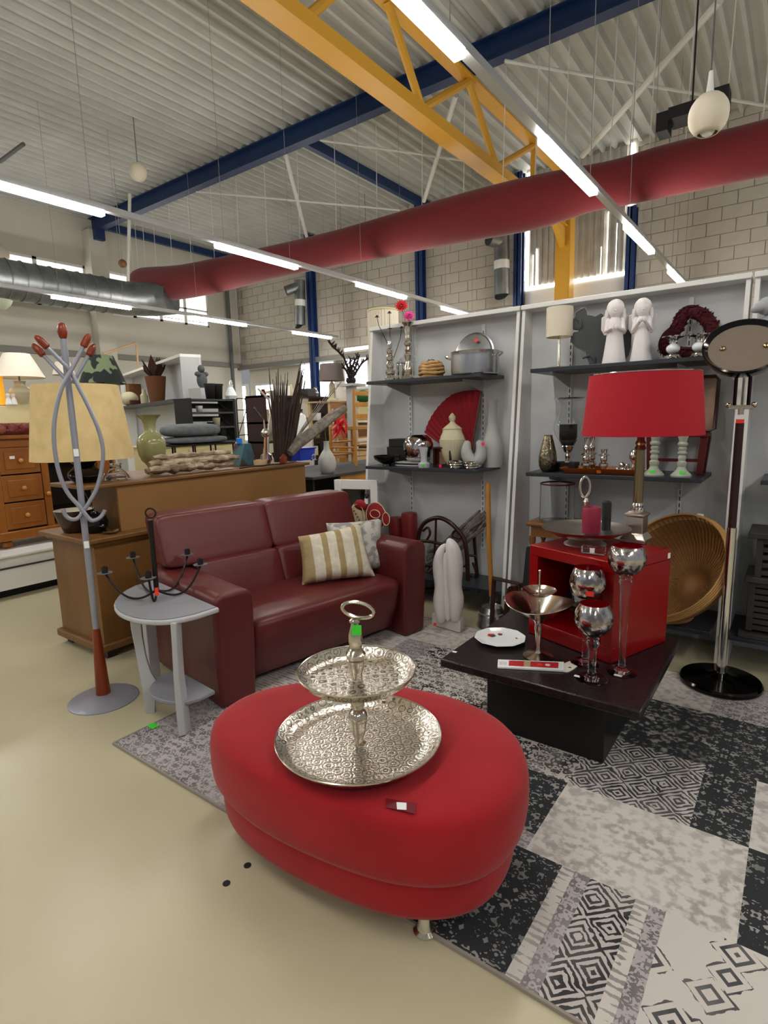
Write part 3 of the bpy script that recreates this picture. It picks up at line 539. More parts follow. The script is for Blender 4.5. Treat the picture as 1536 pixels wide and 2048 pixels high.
# ---- cushions on the sofa
def pillow(c4, th, nrm):
    a, b, c, d = [Vector(p) for p in c4]; nrm = Vector(nrm).normalized(); mb = MB(); n = 18
    for sgn in (1, -1):
        def fn(u, v):
            p = (a*(1-u)+b*u)*(1-v)+(d*(1-u)+c*u)*v; cx, cy = (a+b+c+d)/4, 0
            k = max(0, (1-(2*u-1)**4)*(1-(2*v-1)**4))**.55; pin = 1-.06*(1-abs(2*u-1)**2)*(abs(2*v-1)**3)-.06*(1-abs(2*v-1)**2)*(abs(2*u-1)**3)
            m = (a+b+c+d)/4; p = m+(p-m)*pin
            w = .006*noise.noise(p*14)+.004*noise.noise(p*34); return p+nrm*(sgn*th/2*k+w*(1 if k > .02 else 0))
        mb.grid(fn, n, n)
    return mb
def stripe_mat():
    m = mat('striped_velvet', (204, 194, 164), .7); nt = m.node_tree; b = nt.nodes['Principled BSDF']; L = nt.links.new
    tc = N_(nt, 'ShaderNodeTexCoord'); sp = N_(nt, 'ShaderNodeSeparateXYZ'); L(tc.outputs['Object'], sp.inputs[0])
    r = N_(nt, 'ShaderNodeValToRGB'); r.color_ramp.interpolation = 'CONSTANT'; e = r.color_ramp.elements; A, B_ = lin((216, 208, 188)), lin((168, 146, 102))
    e[0].color = B_; e[0].position = 0; e[1].color = A; e[1].position = .13
    for p, c in ((.29, B_), (.38, A), (.52, B_), (.62, A), (.80, B_), (.88, A)): q = e.new(p); q.color = c
    mr = N_(nt, 'ShaderNodeMapRange'); mr.inputs[1].default_value = -.2; mr.inputs[2].default_value = .2; L(sp.outputs[0], mr.inputs[0]); L(mr.outputs[0], r.inputs[0])
    nz = N_(nt, 'ShaderNodeTexNoise'); nz.inputs['Scale'].default_value = 26; L(tc.outputs['Object'], nz.inputs[0]); mx = N_(nt, 'ShaderNodeMix', data_type='RGBA', blend_type='MULTIPLY'); mx.inputs[0].default_value = .5
    r2 = N_(nt, 'ShaderNodeValToRGB'); r2.color_ramp.elements[0].position = .42; r2.color_ramp.elements[1].position = .6; r2.color_ramp.elements[0].color = (.72, .72, .72, 1); L(nz.outputs[0], r2.inputs[0]); L(r.outputs[0], mx.inputs[6]); L(r2.outputs[0], mx.inputs[7]); L(mx.outputs[2], b.inputs['Base Color']); return m
n_s = SM.to_3x3()@Vector((0, -1, 0))
def place_pillow(name, label, px4, m, bz, depth, lean_, th):
    # bottom corners rest on the seat; top corners lie on a plane leaning back
    BL, BR = at(*px4[3], z=bz), at(*px4[2], z=bz)
    ax = (BR-BL); ax.z = 0; ax.normalize(); fwd = Vector((ax.y, -ax.x, 0)); pn = (fwd*cos(lean_)+Vector((0, 0, 1))*sin(lean_)).normalized()
    TL, TR = onp(*px4[0], BL, pn), onp(*px4[1], BR, pn); m4 = [TL, TR, BR, BL]; cen = sum(m4, Vector())/4
    up = ((TL+TR)/2-(BL+BR)/2); up = (up-ax*up.dot(ax)).normalized(); R3 = Matrix((ax, up, ax.cross(up))).transposed()
    loc4 = [R3.transposed()@(p-cen) for p in m4]; mb = pillow(loc4, th, (0, 0, 1)); t = thing(name, label, 'cushion', cen); t.matrix_world = Matrix.Translation(cen)@R3.to_4x4(); t.location = cen; t.rotation_euler = R3.to_euler()
    obj('cover', mb, m, t, ang=80); return t, loc4
place_pillow('cushion', 'cream and tan striped velvet cushion on the sofa seat', [(596, 1073), (722, 1046), (750, 1152), (604, 1170)], stripe_mat(), .425, 0, radians(28), .13)
t, l4 = place_pillow('cushion', 'silvery grey patterned cushion behind the striped one on the sofa', [(652, 1046), (764, 1036), (768, 1138), (662, 1150)], mat('damask', (196, 192, 184), .7, c2=(140, 138, 138), sc_=18, thr=(.45, .56), bump=.25, bsc=26), .42, 0, radians(25), .13)
sticker(t, 'price_label', M['wst'], l4[2]+Vector((-.005, .02, .03)), (0, 0, 1), .045, .035)
# ---- half-round grey side table
ztop = .56
top = [at(*p, z=ztop)-Vector((0, .012, 0)) for p in ((312, 1157), (275, 1168), (246, 1184), (232, 1205), (243, 1222), (272, 1233), (310, 1238), (352, 1236), (400, 1226), (443, 1212))]
B = (top[0]+top[-1])/2; B.z = 0; t = thing('side_table', 'grey painted half-round side table with lower shelf at the sofa arm', 'table', B); stab = t
top = [top[0]-B]+[p-B for p in sm(top[1:-1], 3)]+[top[-1]-B]; cen = sum(top, Vector())/len(top)
mb = MB(); mb.prism([p-Vector((0, 0, .028)) for p in top], (0, 0, .024)); obj('table_edge', mb, M['greypl'], t, bev=.008, seg=3, label='pale grey rounded table edge')
mb = MB(); mb.prism([cen+(p-cen)*.955-Vector((0, 0, .006)) for p in top], (0, 0, .006)); obj('table_top', mb, M['greyp'], t, ang=0)
sh = [at(*p, z=.165)-B for p in ((352, 1338), (318, 1352), (300, 1372), (300, 1388), (325, 1400), (362, 1404), (400, 1396), (430, 1381))]; sh = [sh[0]]+sm(sh[1:-1], 3)+[sh[-1]]
mb = MB(); mb.prism([p-Vector((0, 0, .018)) for p in sh], (0, 0, .018)); obj('shelf', mb, M['greyp'], t, bev=.004)
F1 = at(305, 1426, z=0); n1 = CAMD(F1); nn = Matrix.Rotation(radians(-8), 3, 'Z')@n1
mb = MB(); mb.prism([onp(*p, F1, nn)-B for p in ((258, 1228), (280, 1228), (284, 1270), (291, 1312), (301, 1345), (312, 1362), (310, 1426), (292, 1428), (283, 1370), (270, 1300), (262, 1260))], nn*-.03); obj('leg', mb, M['greypl'], t, bev=.003)
F2 = at(366, 1472, z=.012); nn = Matrix.Rotation(radians(35), 3, 'Z')@CAMD(F2)
mb = MB(); mb.prism([onp(*p, F2, CAMD(F2))-B for p in ((340, 1247), (351, 1247), (354, 1300), (358, 1360), (366, 1420), (372, 1470), (357, 1474), (351, 1420), (346, 1350), (343, 1290))], CAMD(F2)*-.07+Vector((.03, .012, 0))); obj('leg', mb, M['greypl'], t, bev=.003)
mb = MB(); p = top[0]; mb.bx(p.x-.01, p.x+.03, p.y-.09, p.y-.03, -0, ztop-.03); obj('leg', mb, M['greypl'], t, bev=.003)
# ---- iron candelabrum lying on the side table
HB = at(311, 1196, z=ztop+.02); t = thing('candelabrum', 'black wrought-iron five-arm candelabrum with ring handle on the grey side table', 'candelabrum', (HB.x, HB.y, ztop))
O = Vector((HB.x, HB.y, ztop)); hub = onp(312, 1168, HB)-O
mb = MB(); tpp = onp(300, 1040, HB)-O; mb.tube([hub+Vector((0, 0, -.03)), hub, tpp], .012, 8); obj('stem', mb, M['iron'], t)
rc = onp(301, 1026, HB)-O; e1 = (onp(311, 1026, HB)-onp(301, 1026, HB)); mb = MB(); mb.tube([rc+e1*cos(q)+Vector((0, 0, e1.length))*sin(q) for q in [i*2*pi/20 for i in range(20)]], .004, 6, closed=True); obj('ring_handle', mb, M['iron'], t)
cups = [(210, 1147), (266, 1116), (297, 1157), (375, 1110), (401, 1130)]
for cx, cy in cups:
    # cup height .13 above the table top
    c = at(cx, cy, z=ztop+.125)-O; d = Vector((c.x-hub.x, c.y-hub.y, 0)); mb = MB()
    P = []
    for i in range(15):
        u = i/14; q = u*pi*.5
        P.append(Vector((hub.x, hub.y, 0))+d*u+Vector((0, 0, hub.z-.03+(.008-(hub.z-.03))*sin(min(1, u/.45)*pi/2) if u < .45 else .008+(c.z-.008)*(1-cos((u-.45)/.55*pi/2))**1.2)))
    mb.tube(P, .0055, 7); a = obj('arm', mb, M['iron'], t)
    mb = MB(); mb.lathe([(0, 0), (.034, .001), (.036, .004), (0, .004)], 20, c, cap=False); obj('drip_pan', mb, M['greym'], a)
    mb = MB(); mb.lathe([(.0145, .003), (.0145, .034), (.011, .034), (.011, .01), (0, .01)], 14, c, cap=False); obj('candle_cup', mb, M['blkm'], a)
sticker(t, 'price_tag', M['redst'], hub+CAMD(HB)*.03+Vector((0, 0, -.03)), CAMD(HB), .016, .04)
# ---- coat stand
HS = at(208, 1398, z=0); t = thing('coat_stand', 'lilac-grey steel coat stand with cherry-wood knobs and base cone', 'coat stand', HS)
mb = MB(); R = .168; mb.lathe([(R, 0), (R, .005), (R*.9, .014), (R*.7, .024), (R*.4, .032), (0, .036)], 40); obj('base', mb, M['steel'], t)
mb = MB(); mb.lathe(rows(HS, [(1393, 14), (1330, 11), (1257, 7)]), 20); obj('wood_cone', mb, M['woodr'], t)
mb = MB(); mb.tube([(0, 0, zpy(HS, 1257)), (0, 0, zpy(HS, 678))], wp(6, HS+Vector((0, 0, 1))), 12); obj('pole', mb, M['steel'], t)
zf = zpy(HS, 678); 
def finial(p, d, r=.017, l=.07):
    mb = MB(); mb.lathe([(.011, 0), (.0165, .1*l), (r, .4*l), (r*.98, .6*l), (r*.75, .88*l), (r*.4, .98*l), (0, l)], 16); d = Vector(d).normalized(); q = Vector((0, 0, 1)).rotation_difference(d).to_matrix().to_4x4(); mb.xf(Matrix.Translation(p)@q); return mb
obj('knob', finial((0, 0, zf), (0, 0, 1), .022, .075), M['woodr'], t)
n0 = CAMD(HS)
def hp(px, py, off=0): return onp(px, py, HS+n0*off)-HS
for pts_, off in (([(96, 696), (115, 715), (140, 742), (158, 776), (180, 820), (197, 860), (206, 900), (203, 940), (193, 978), (178, 1005), (166, 1024), (155, 1037), (141, 1038), (131, 1030), (126, 1018)], .03), ([(166, 694), (152, 722), (138, 748), (124, 775), (114, 810), (108, 850), (109, 895), (118, 945), (135, 985), (158, 1012), (172, 1030), (183, 1041), (196, 1038), (205, 1030), (210, 1020)], .045)):
    P = sm([hp(*p, off) for p in pts_]); mb = MB(); mb.tube(P, .0095, 8); a = obj('bent_tube', mb, M['steel'], t, ang=60); obj('knob', finial(P[0], P[0]-P[1]), M['woodr'], t)
for a, b in (((88, 712), (139, 766)), ((176, 712), (146, 766))):
    A, B_ = hp(*a, -.03), hp(*b, 0); mb = MB(); mb.tube([B_, A], .009, 8); obj('peg', mb, M['steel'], t); obj('knob', finial(A, A-B_), M['woodr'], t)
for py, px in ((905, 154), (1088, 175)): z = zpy(HS, py); sticker(t, 'price_label', M['wst'], Vector((0, 0, z))+n0*.0195, n0, .022, .035)
# ---- coffee table
t = thing('coffee_table', 'square black coffee table with mottled top on a block base', 'table', (-.797, 2.43, .0)); ct = t
mb = MB(); mb.bx(-.413, .413, -.40, .40, .312, .35); obj('table_top', mb, M['table'], t, bev=.006)
mb = MB(); mb.bx(-.255, .255, -.255, .255, .012, .312); obj('base', mb, M['tbase'], t)
sticker(t, 'price_label', M['wst'], at(909, 1304, z=.3505)-t.location, (0, 0, 1), .02, .015)
TZ = .351
# ---- red open cube
K = at(1221, 1329, z=TZ); K2 = at(1331, 1283, z=TZ); u = (K2-K); D = u.length; u.normalize(); v = Vector((-u.y, u.x, 0)); CW = .455; Hc = zpy(K2, 1097)-TZ
t = thing('red_cube', 'glossy red open cube standing on the black coffee table', 'cube table', K); t.rotation_euler = (0, 0, atan2(u.y, u.x)-pi/2)
# local: x from -CW..0 (left along front), y 0..D back
w = .05; cube = t
mb = MB(); mb.bx(-CW, 0, 0, D, Hc-w, Hc); obj('top_panel', mb, M['redlac'], t, bev=.004)
mb = MB(); mb.bx(-CW, 0, 0, D, 0, w+.02); obj('bottom_panel', mb, M['redlac'], t, bev=.004)
mb = MB(); mb.bx(-CW, -CW+w, 0, D, w+.02, Hc-w); obj('side_panel', mb, M['redlac'], t)
mb = MB(); mb.bx(-w, 0, 0, D, w+.02, Hc-w); obj('side_panel', mb, M['redlac'], t)
mb = MB(); mb.bx(-CW+w, -w, D-.012, D, w+.02, Hc-w); obj('back_panel', mb, M['redlac'], t)
sticker(t, 'price_label', M['wst'], (.0005, D-.015, Hc-.03), (1, 0, 0), .02, .025)
CT = TZ+Hc+.001
# things on the cube
B = at(1170, 1087, z=CT); 
def rel(p, B): return Vector(p)-Vector(B)
t = thing('footed_dish', 'hammered silver footed dish with a ring handle on the red cube', 'dish', B)
mb = MB(); mb.lathe(rows(B, [(1090, 42), (1086, 40), (1082, 33), (1076, 28), (1072, 30)])+[(wp(60, B), zpy(B, 1068)-B.z), (wp(80, B), zpy(B, 1058)-B.z), (wp(85, B), zpy(B, 1054)-B.z), (wp(83, B), zpy(B, 1055)-B.z), (wp(55, B), zpy(B, 1064)-B.z), (0, zpy(B, 1066)-B.z)], 40); obj('dish', mb, M['pewter'], t)
mb = MB(); rb = zpy(B, 1066)-B.z; mb.lathe([(.016, rb), (.016, rb+.01)]+[(wp(h, B), zpy(B, p)-B.z) for p, h in ((1060, 5), (1010, 5), (1003, 7), (1000, 4), (996, 3))], 14); obj('stem', mb, M['pewter'], t)
rc = onp(1170, 974, B)-B; e = onp(1180, 974, B)-onp(1170, 974, B); mb = MB(); mb.tube([rc+e*cos(q)+Vector((0, 0, wp(20, B)))*sin(q) for q in [i*2*pi/24 for i in range(24)]], wp(2.6, B), 8, closed=True); obj('ring_handle', mb, M['pewter'], t)
dz = zpy(B, 1065); cb = at(1182, 1066, z=dz+.004)
mb = MB(); r = wp(18, cb); h = zpy(cb, 1014)-cb.z; mb.lathe([(r*.98, 0), (r, h*.3), (r, h*.95), (r*.93, h), (r*.75, h*.99), (r*.6, h*.93), (0, h*.9)], 24); mb.tube([(0, 0, h*.88), (.002, 0, h*.98)], .0015, 5); one('pillar_candle', 'magenta pillar candle standing in the silver footed dish', 'candle', mb, M['cand'], cb)
B2 = at(1196, 1062, z=dz+.003); mb = MB(); r = wp(9, B2); h = zpy(B2, 1004)-B2.z; mb.lathe([(r, 0), (r, h*.94), (r*.6, h), (0, h*.97)], 16); one('dark_candle', 'dark candle half hidden behind the magenta one', 'candle', mb, M['bcand'], B2+Vector((.02, .06, 0)))
B = at(1187, 1108, z=CT); t = thing('tealight_glass', 'small clear glass block lying in front of the silver footed dish', 'glass', B); mb = MB(); mb.bx(-.05, .05, -.02, .02, 0, .035); obj('block', mb, M['glass'], t, bev=.006, seg=3); sticker(t, 'price_label', M['wst'], (0, -.0208, .02), (0, -1, 0), .02, .02)
# red lamp
B = at(1272, 1082, z=CT); t = thing('table_lamp', 'table lamp with big red drum shade and square silver column base', 'lamp', B); q = atan2(u.y, u.x)-pi/2
def sq(rr):
    mb = MB(); V = []; Fc = []
    for hw, z in rr: V += [(-hw, -hw, z), (hw, -hw, z), (hw, hw, z), (-hw, hw, z)]
    for i in range(len(rr)-1):
        for k in range(4): Fc.append((4*i+k, 4*i+(k+1) % 4, 4*i+4+(k+1) % 4, 4*i+4+k))
    Fc += [(3, 2, 1, 0), tuple(4*len(rr)-4+k for k in range(4))]; mb.add(V, Fc); mb.xf(Matrix.Rotation(q+.25, 4, 'Z')); return mb
k = wp(1, B); Z = lambda p: zpy(B, p)-B.z
obj('base', sq([(24*k, 0), (24*k, Z(1075)), (22*k, Z(1073)), (18*k, Z(1066)), (16*k, Z(1064)), (16*k, Z(1032)), (19*k, Z(1030)), (19*k, Z(1026)), (14*k, Z(1023)), (12*k, Z(1022))]), M['pewter'], t, bev=.002)
mb = MB(); mb.lathe([(12*k, Z(1024)), (13*k, Z(1018)), (9*k, Z(1015)), (11*k, Z(1010)), (9*k, Z(1005))], 20); obj('collar', mb, M['chrome'], t)
mb = MB(); mb.lathe([(9*k, Z(1007)), (8.5*k, Z(900))], 24, mod=lambda a, z: 1+.05*cos(12*a)); mb.lathe([(8*k, Z(900)), (11*k, Z(897)), (8*k, Z(890)), (10*k, Z(886)), (7*k, Z(880)), (5*k, Z(800))], 20); obj('column', mb, M['brass'], t)
sb = zpy(B, 870)-B.z; st = zpy(B, 748)-B.z; axb = prj(B+Vector((0, 0, sb)))[0]
SX = at(1291, 870, z=B.z+sb)  # keep lamp axis
r0 = wp(112.5, B+Vector((0, 0, sb))); r1 = wp(103.5, B+Vector((0, 0, st)))
mb = MB(); mb.lathe([(r0*.985, sb), (r0, sb), (r1, st), (r1*.985, st), (r0*.982, sb+.004)], 48, cap=False); obj('shade', mb, M['shade'], t)
mb = MB(); mb.tube([(r1*cos(i*pi/12), r1*sin(i*pi/12), st) for i in range(24)], .003, 6, closed=True)
for a in (0, 2*pi/3, 4*pi/3): mb.tube([(0, 0, st-.02), (r1*cos(a), r1*sin(a), st)], .002, 5)
mb.tube([(0, 0, Z(800)), (0, 0, st-.015)], .005, 6); obj('shade_ring', mb, M['chrome'], t)
obj('bulb', MB().sph((0, 0, (sb+st)/2), .035), M['offw'], t)
# plate, compote, ruler box, goblets on the table
B = at(1000, 1281, z=TZ); t = thing('floral_plate', 'white porcelain plate with fluted rim and red roses on the coffee table', 'plate', B); R = .118
fl = lambda a, z: 1+(.018*cos(10*a)+.01*cos(20*a))*min(1, z/.01)
mb = MB(); mb.lathe([(0, .001), (R*.6, .0), (R*.7, .004), (R*.9, .014), (R, .019), (R*.985, .0205), (R*.88, .016), (R*.68, .007), (R*.5, .005), (0, .005)], 60, cap=False, mod=fl); obj('plate', mb, M['porc'], t)
for ox, oy, s in ((983, 1270, 1.5), (1000, 1268, .9), (1035, 1276, .8)):
    c = at(ox, oy, z=TZ+.008)-B
    for i in range(5):
        mb = MB(); a = i*1.26+s; mb.sph((c.x+.008*s*cos(a), c.y+.008*s*sin(a), .0075), (.007*s, .0055*s, .0012), 8, 4); obj('rose', mb, M['redfl'] if i < 3 else M['dgrey'], t)
B = at(1076, 1312, z=TZ); t = thing('compote', 'tall silver compote dish with upright handle on the coffee table', 'dish', B)
k = wp(1, B); Z = lambda p: zpy(B, p)-B.z
mb = MB(); mb.lathe([(29*k, 0), (29.5*k, .003), (20*k, .008), (7*k, .018), (4.5*k, .03), (4.5*k, .05), (6*k, Z(1270)), (8*k, Z(1255)), (7*k, Z(1248)), (9*k, Z(1242)), (14*k, Z(1237)), (30*k, Z(1228)), (50*k, Z(1212)), (67*k, Z(1203)), (66*k, Z(1202)), (46*k, Z(1214)), (24*k, Z(1232)), (0, Z(1235))], 48, cap=False); mb.v = [(a[0], a[1], a[2]+(.012*cos(2*atan2(a[1], a[0])) if a[2] > Z(1222) else 0)) for a in mb.v]; obj('bowl', mb, M['nickel'], t)
mb = MB(); mb.tube([(0, 0, Z(1236)), (0, 0, Z(1142))], 2.2*k, 8); mb.sph((0, 0, Z(1142)), 2.8*k, 8, 6); obj('handle', mb, M['nickel'], t)
mb = MB(); mb.lathe([(0, Z(1190)), (20*k, Z(1187)), (32*k, Z(1180)), (33*k, Z(1179)), (20*k, Z(1189)), (0, Z(1192))], 32, cap=False); obj('upper_dish', mb, M['nickel'], t)
q4 = [at(*p, z=TZ) for p in ((996, 1322), (1128, 1327), (1127, 1344), (995, 1337))]; hk = [at(*p, z=TZ) for p in ((1128, 1328), (1140, 1323), (1143, 1328), (1155, 1327), (1155, 1333), (1146, 1340), (1136, 1345), (1127, 1344))]
B = sum(q4, Vector())/4; t = thing('packaged_candle_set', 'long flat white and red cardboard packet with hook tab on the coffee table', 'packet', B)
mb = MB(); mb.prism([p-B for p in q4], (0, 0, .008)); obj('sleeve', mb, M['wst'], t, bev=.001); mb = MB(); mb.prism([p-B for p in hk], (0, 0, .003)); obj('hook_tab', mb, M['offw'], t, ang=0)
def onq(u0, u1, v0, v1): 
    f = lambda a, b: (q4[0]*(1-a)+q4[1]*a)*(1-b)+(q4[3]*(1-a)+q4[2]*a)*b
    return [f(u0, v0)-B, f(u1, v0)-B, f(u1, v1)-B, f(u0, v1)-B]
mb = MB(); mb.prism([p+Vector((0, 0, .008)) for p in onq(.17, .92, .12, .8)], (0, 0, .0006)); obj('red_print', mb, mat('red_print', (196, 44, 52), .5), t, ang=0)
mb = MB(); mb.prism([p+Vector((0, 0, .0086)) for p in onq(.4, .5, .12, .8)], (0, 0, .0004)); obj('tan_print', mb, M['ltan'], t, ang=0)
for uu, m_ in ((.645, 'redst'), (.76, 'offw')):
    c = sum(onq(uu-.01, uu+.01, .4, .6), Vector())/4; mb = MB(); mb.lathe([(.011, .0086), (.011, .0095)], 16, (c.x, c.y, 0)); obj('round_sticker', mb, M[m_], t)
for kx in range(5):
    mb = MB(); mb.prism([p+Vector((0, 0, .008)) for p in onq(.03+.022*kx, .04+.022*kx, .3, .7)], (0, 0, .0006)); obj('print_line', mb, M['greyb'], t, ang=0)
mb = MB(); c = at(1140, 1335, z=TZ+.0035)-B; mb.prism([c+Vector((-.008, -.006, 0)), c+Vector((.008, -.002, 0)), c+Vector((-.002, .008, 0))], (0, 0, .0006)); obj('arrow_mark', mb, M['blkm'], t, ang=0)
def goblet(B, rows_bowl, foot, stem, label, kk):
    t = thing('candle_goblet', label, 'candle glass', B, group='ribbed mercury-glass goblets on the coffee table'); k = wp(1, B); Z = lambda p: zpy(B, p)-B.z
    bowl = [(h*k, Z(p)) for p, h in rows_bowl]; rib = lambda a, z: 1+.018*abs(cos(7*a))
    mb = MB(); mb.lathe(bowl, 42, cap=False, mod=rib); o = obj('bowl', mb, M['merc'], t, ang=50)
    mb = MB(); mb.lathe([(h*k*.95, Z(p)+.001) for p, h in rows_bowl[2:]], 42, cap=False); obj('red_lining', mb, M['redin'], t)
    zb = bowl[0][1]; f = foot*k
    mb = MB(); mb.lathe([(0, .0), (f, .001), (f, .003), (f*.5, .008), (stem[0]*k*1.3, .018), (stem[0]*k, .035), (stem[1]*k, zb-.05), (stem[2]*k, zb-.035), (stem[2]*k*1.2, zb-.022), (stem[2]*k*.8, zb-.014), (stem[2]*k*1.1, zb-.006), (stem[2]*k*.7, zb)], 28, cap=False); obj('stem', mb, M['glass'], t); return t
B = at(1183, 1357, z=TZ); t = goblet(B, [(1274, 9), (1269, 17), (1262, 26), (1248, 35), (1237, 37), (1224, 35), (1213, 30), (1207, 27)], 31, (7, 8, 11), 'mercury-glass goblet with red lining, shortest and frontmost on the coffee table', 1); sticker(t, 'price_label', M['wst'], (-.05, -.02, .004), (0, 0, 1), .025, .015)
B = at(1243, 1343, z=TZ); t = goblet(B, [(1151, 8), (1147, 18), (1138, 27), (1124, 34), (1114, 35.5), (1104, 33.5), (1096, 30), (1092, 27)], 30, (6, 9, 11), 'tallest ribbed mercury-glass goblet, in front of the red cube corner', 1); sticker(t, 'price_label', M['wst'], (0, -.055, .004), (0, 0, 1), .03, .015)
B = at(1170, 1325, z=TZ); t = goblet(B, [(1199, 8), (1194, 18), (1186, 26), (1172, 33), (1163, 34.5), (1150, 32), (1140, 28), (1135, 25)], 28, (6, 8, 10), 'mercury-glass goblet with a red sticker in front of the cube opening', 1)
sticker(t, 'price_sticker', M['redst'], onp(1180, 1174, B)-B+CAMD(B)*.098, CAMD(B), .03, .02)
# mosaic ball bowl inside the cube
p = at(1142, 1180, z=TZ+.075+.08); 
B = Vector(K)+Matrix.Rotation(cube.rotation_euler[2], 3, 'Z')@Vector((-.27, .20, .0715)); t = thing('mosaic_bowl', 'round mirrored mosaic bowl inside the red cube', 'bowl', B); mb = MB(); mb.lathe([(.03, 0), (.06, .02), (.09, .07), (.1, .12), (.09, .17), (.06, .2), (.055, .198), (.085, .165), (.09, .12)], 12, cap=False); obj('bowl', mb, mat('mosaic', (170, 170, 166), .12, .9, c2=(40, 60, 50), sc_=20, thr=(.48, .52)), t, ang=5)
# ================================================================== SHELF WALL
YF, YK = 3.72, 3.84; ZU, ZL, ZLOW, ZT = 1.682, 1.042, .20, 2.118
def unit(label, x0, x1, shelves, std):
    t = thing('shelf_unit', label, 'shelving', ((x0+x1)/2, YK, 0)); L = t.location
    def ln(mb): return mb.mv(L)
    for x in (x0, x1-.022):
        mb = MB(); mb.prism([(x, YK+.02, 0), (x, 3.50, 0), (x, YF, ZT-.03), (x, YK+.02, ZT-.03)], (.022, 0, 0)); obj('side_panel', ln(mb), M['white'], t, ang=0)
    mb = MB(); mb.bx(x0+.022, x1-.022, YK, YK+.018, 0, ZT-.03); obj('back_panel', ln(mb), M['greyb2'], t, ang=0)
    mb = MB(); mb.bx(x0-.004, x1+.004, YF-.015, YK+.03, ZT-.03, ZT); obj('top_board', ln(mb), M['white'], t, bev=.004)
    for px in std:
        x = at(px, 800, y=YK).x; mb = MB(); mb.bx(x-.012, x+.012, YK-.014, YK-.0, .4, 2.05); s = obj('slotted_standard', ln(mb), M['white'], t, ang=0)
        mb = MB()
        for i in range(40): mb.bx(x-.003, x+.003, YK-.0155, YK-.0142, .42+i*.04, .445+i*.04)
        obj('slots', ln(mb), M['dgrey'], s, ang=0)
    for a, b, y0, z in shelves:
        mb = MB(); mb.bx(a, b, y0, YK-.016, z-.024, z); s = obj('shelf', ln(mb), M['black'], t, bev=.003)
        if z > .5:
            for px in std:
                x = at(px, 800, y=YK).x; mb = MB(); mb.prism([(x-.003, YK-.014, z-.026), (x-.003, y0+.06, z-.026), (x-.003, y0+.06, z-.04), (x-.003, YK-.014, z-.11)], (.006, 0, 0)); obj('bracket', ln(mb), M['greyb'], s, ang=0)
    return t
unit('left bay of the grey display shelving, with white edges and black shelves', -2.83, -1.575, [(-2.69, -1.73, 3.46, ZU), (-2.72, -1.755, 3.46, ZL), (-2.80, -1.60, 3.49, ZLOW)], (822, 968))
unit('middle bay of the grey display shelving, behind the red table lamp', -1.5585, -.278, [(-1.385, -.415, 3.44, ZU), (-1.395, -.41, 3.42, ZL), (-1.54, -.32, 3.42, ZLOW)], (1140, 1372))
unit('right bay of the grey display shelving, cut by the right picture edge', -.258, .98, [(-.15, .95, 3.46, ZU), (-.15, .95, 3.46, ZL), (-.26, .95, 3.42, ZLOW)], ())
def sb_(px, py, y, z): p = at(px, py, y=y); return Vector((p.x, y, z+.0005))
def pl(name, label, cat, m, px, py, y, z, rr, n=24, group=None, part='body', mod=None, cap=True, ang=35):
    B = sb_(px, py, y, z); d = prj(B)[1]-py; t = thing(name, label, cat, B, group=group)
    mb = MB(); pr = rows(B, [(p+d, h) for p, h in rr]); pr[0] = (pr[0][0], 0); mb.lathe(pr, n, mod=mod, cap=cap); obj(part, mb, m, t, ang=ang); t['d'] = d; return t
def Zt(t, py): return zpy(t.location, py+t['d'])-t.location.z
def kk(t): return wp(1, t.location)
def pt(t, px, py, off=0): n = CAMD(t.location); return onp(px, py+t['d'], t.location+n*off)-t.location
# ---- left bay, upper shelf
t = pl('candle_stand', 'silver bubble candle stand with three black wire arms, on the left top shelf', 'candle stand', M['chrome'], 781, 757, 3.56, ZU, [(757, 11), (752, 11.5), (746, 8), (742, 10), (736, 10), (733, 6), (728, 8), (723, 8), (719, 5), (714, 7.5), (709, 7.5), (705, 4.5), (700, 7), (695, 7), (692, 4), (687, 5), (678, 4), (671, 3)])
for P_ in ([(779, 690), (768, 668), (757, 645), (754, 630)], [(786, 715), (795, 690), (801, 670), (803, 652)], [(780, 672), (780, 655), (779, 640), (779, 622)]):
    mb = MB(); mb.tube([pt(t, *p) for p in P_], .0025, 6); a = obj('arm', mb, M['iron'], t); e = pt(t, *P_[-1]); mb = MB(); mb.lathe([(0, 0), (.017, .001), (.017, .003), (.007, .004), (.007, .014), (0, .014)], 12, e); obj('candle_cup', mb, M['blkm'], a)
mb = MB(); e = pt(t, 780, 653); mb.lathe([(0, 0), (.018, .001), (.018, .003), (0, .004)], 12, e); obj('drip_pan', mb, M['blkm'], t)
t = pl('lidded_jug', 'small lidded silver pot between the two bubble candle stands', 'jug', M['chrome'], 802, 756, 3.66, ZU, [(756, 9), (750, 10), (735, 10.5), (722, 10), (721, 11), (719, 11), (717, 6), (715, 2), (713, 2.5), (711, 0)])
t = pl('bubble_vase', 'tall silver bubble candlestick with wide lip holding two flowers', 'candlestick', M['nickel'], 817, 754, 3.60, ZU, [(754, 12), (750, 12.5), (744, 8), (738, 9), (730, 9.5), (722, 6), (718, 5), (712, 6), (706, 8), (703, 8), (699, 5), (694, 7), (688, 5), (683, 8), (680, 8), (676, 5), (668, 6), (662, 5), (655, 7), (650, 6), (645, 8), (641, 11.5), (639, 12)])
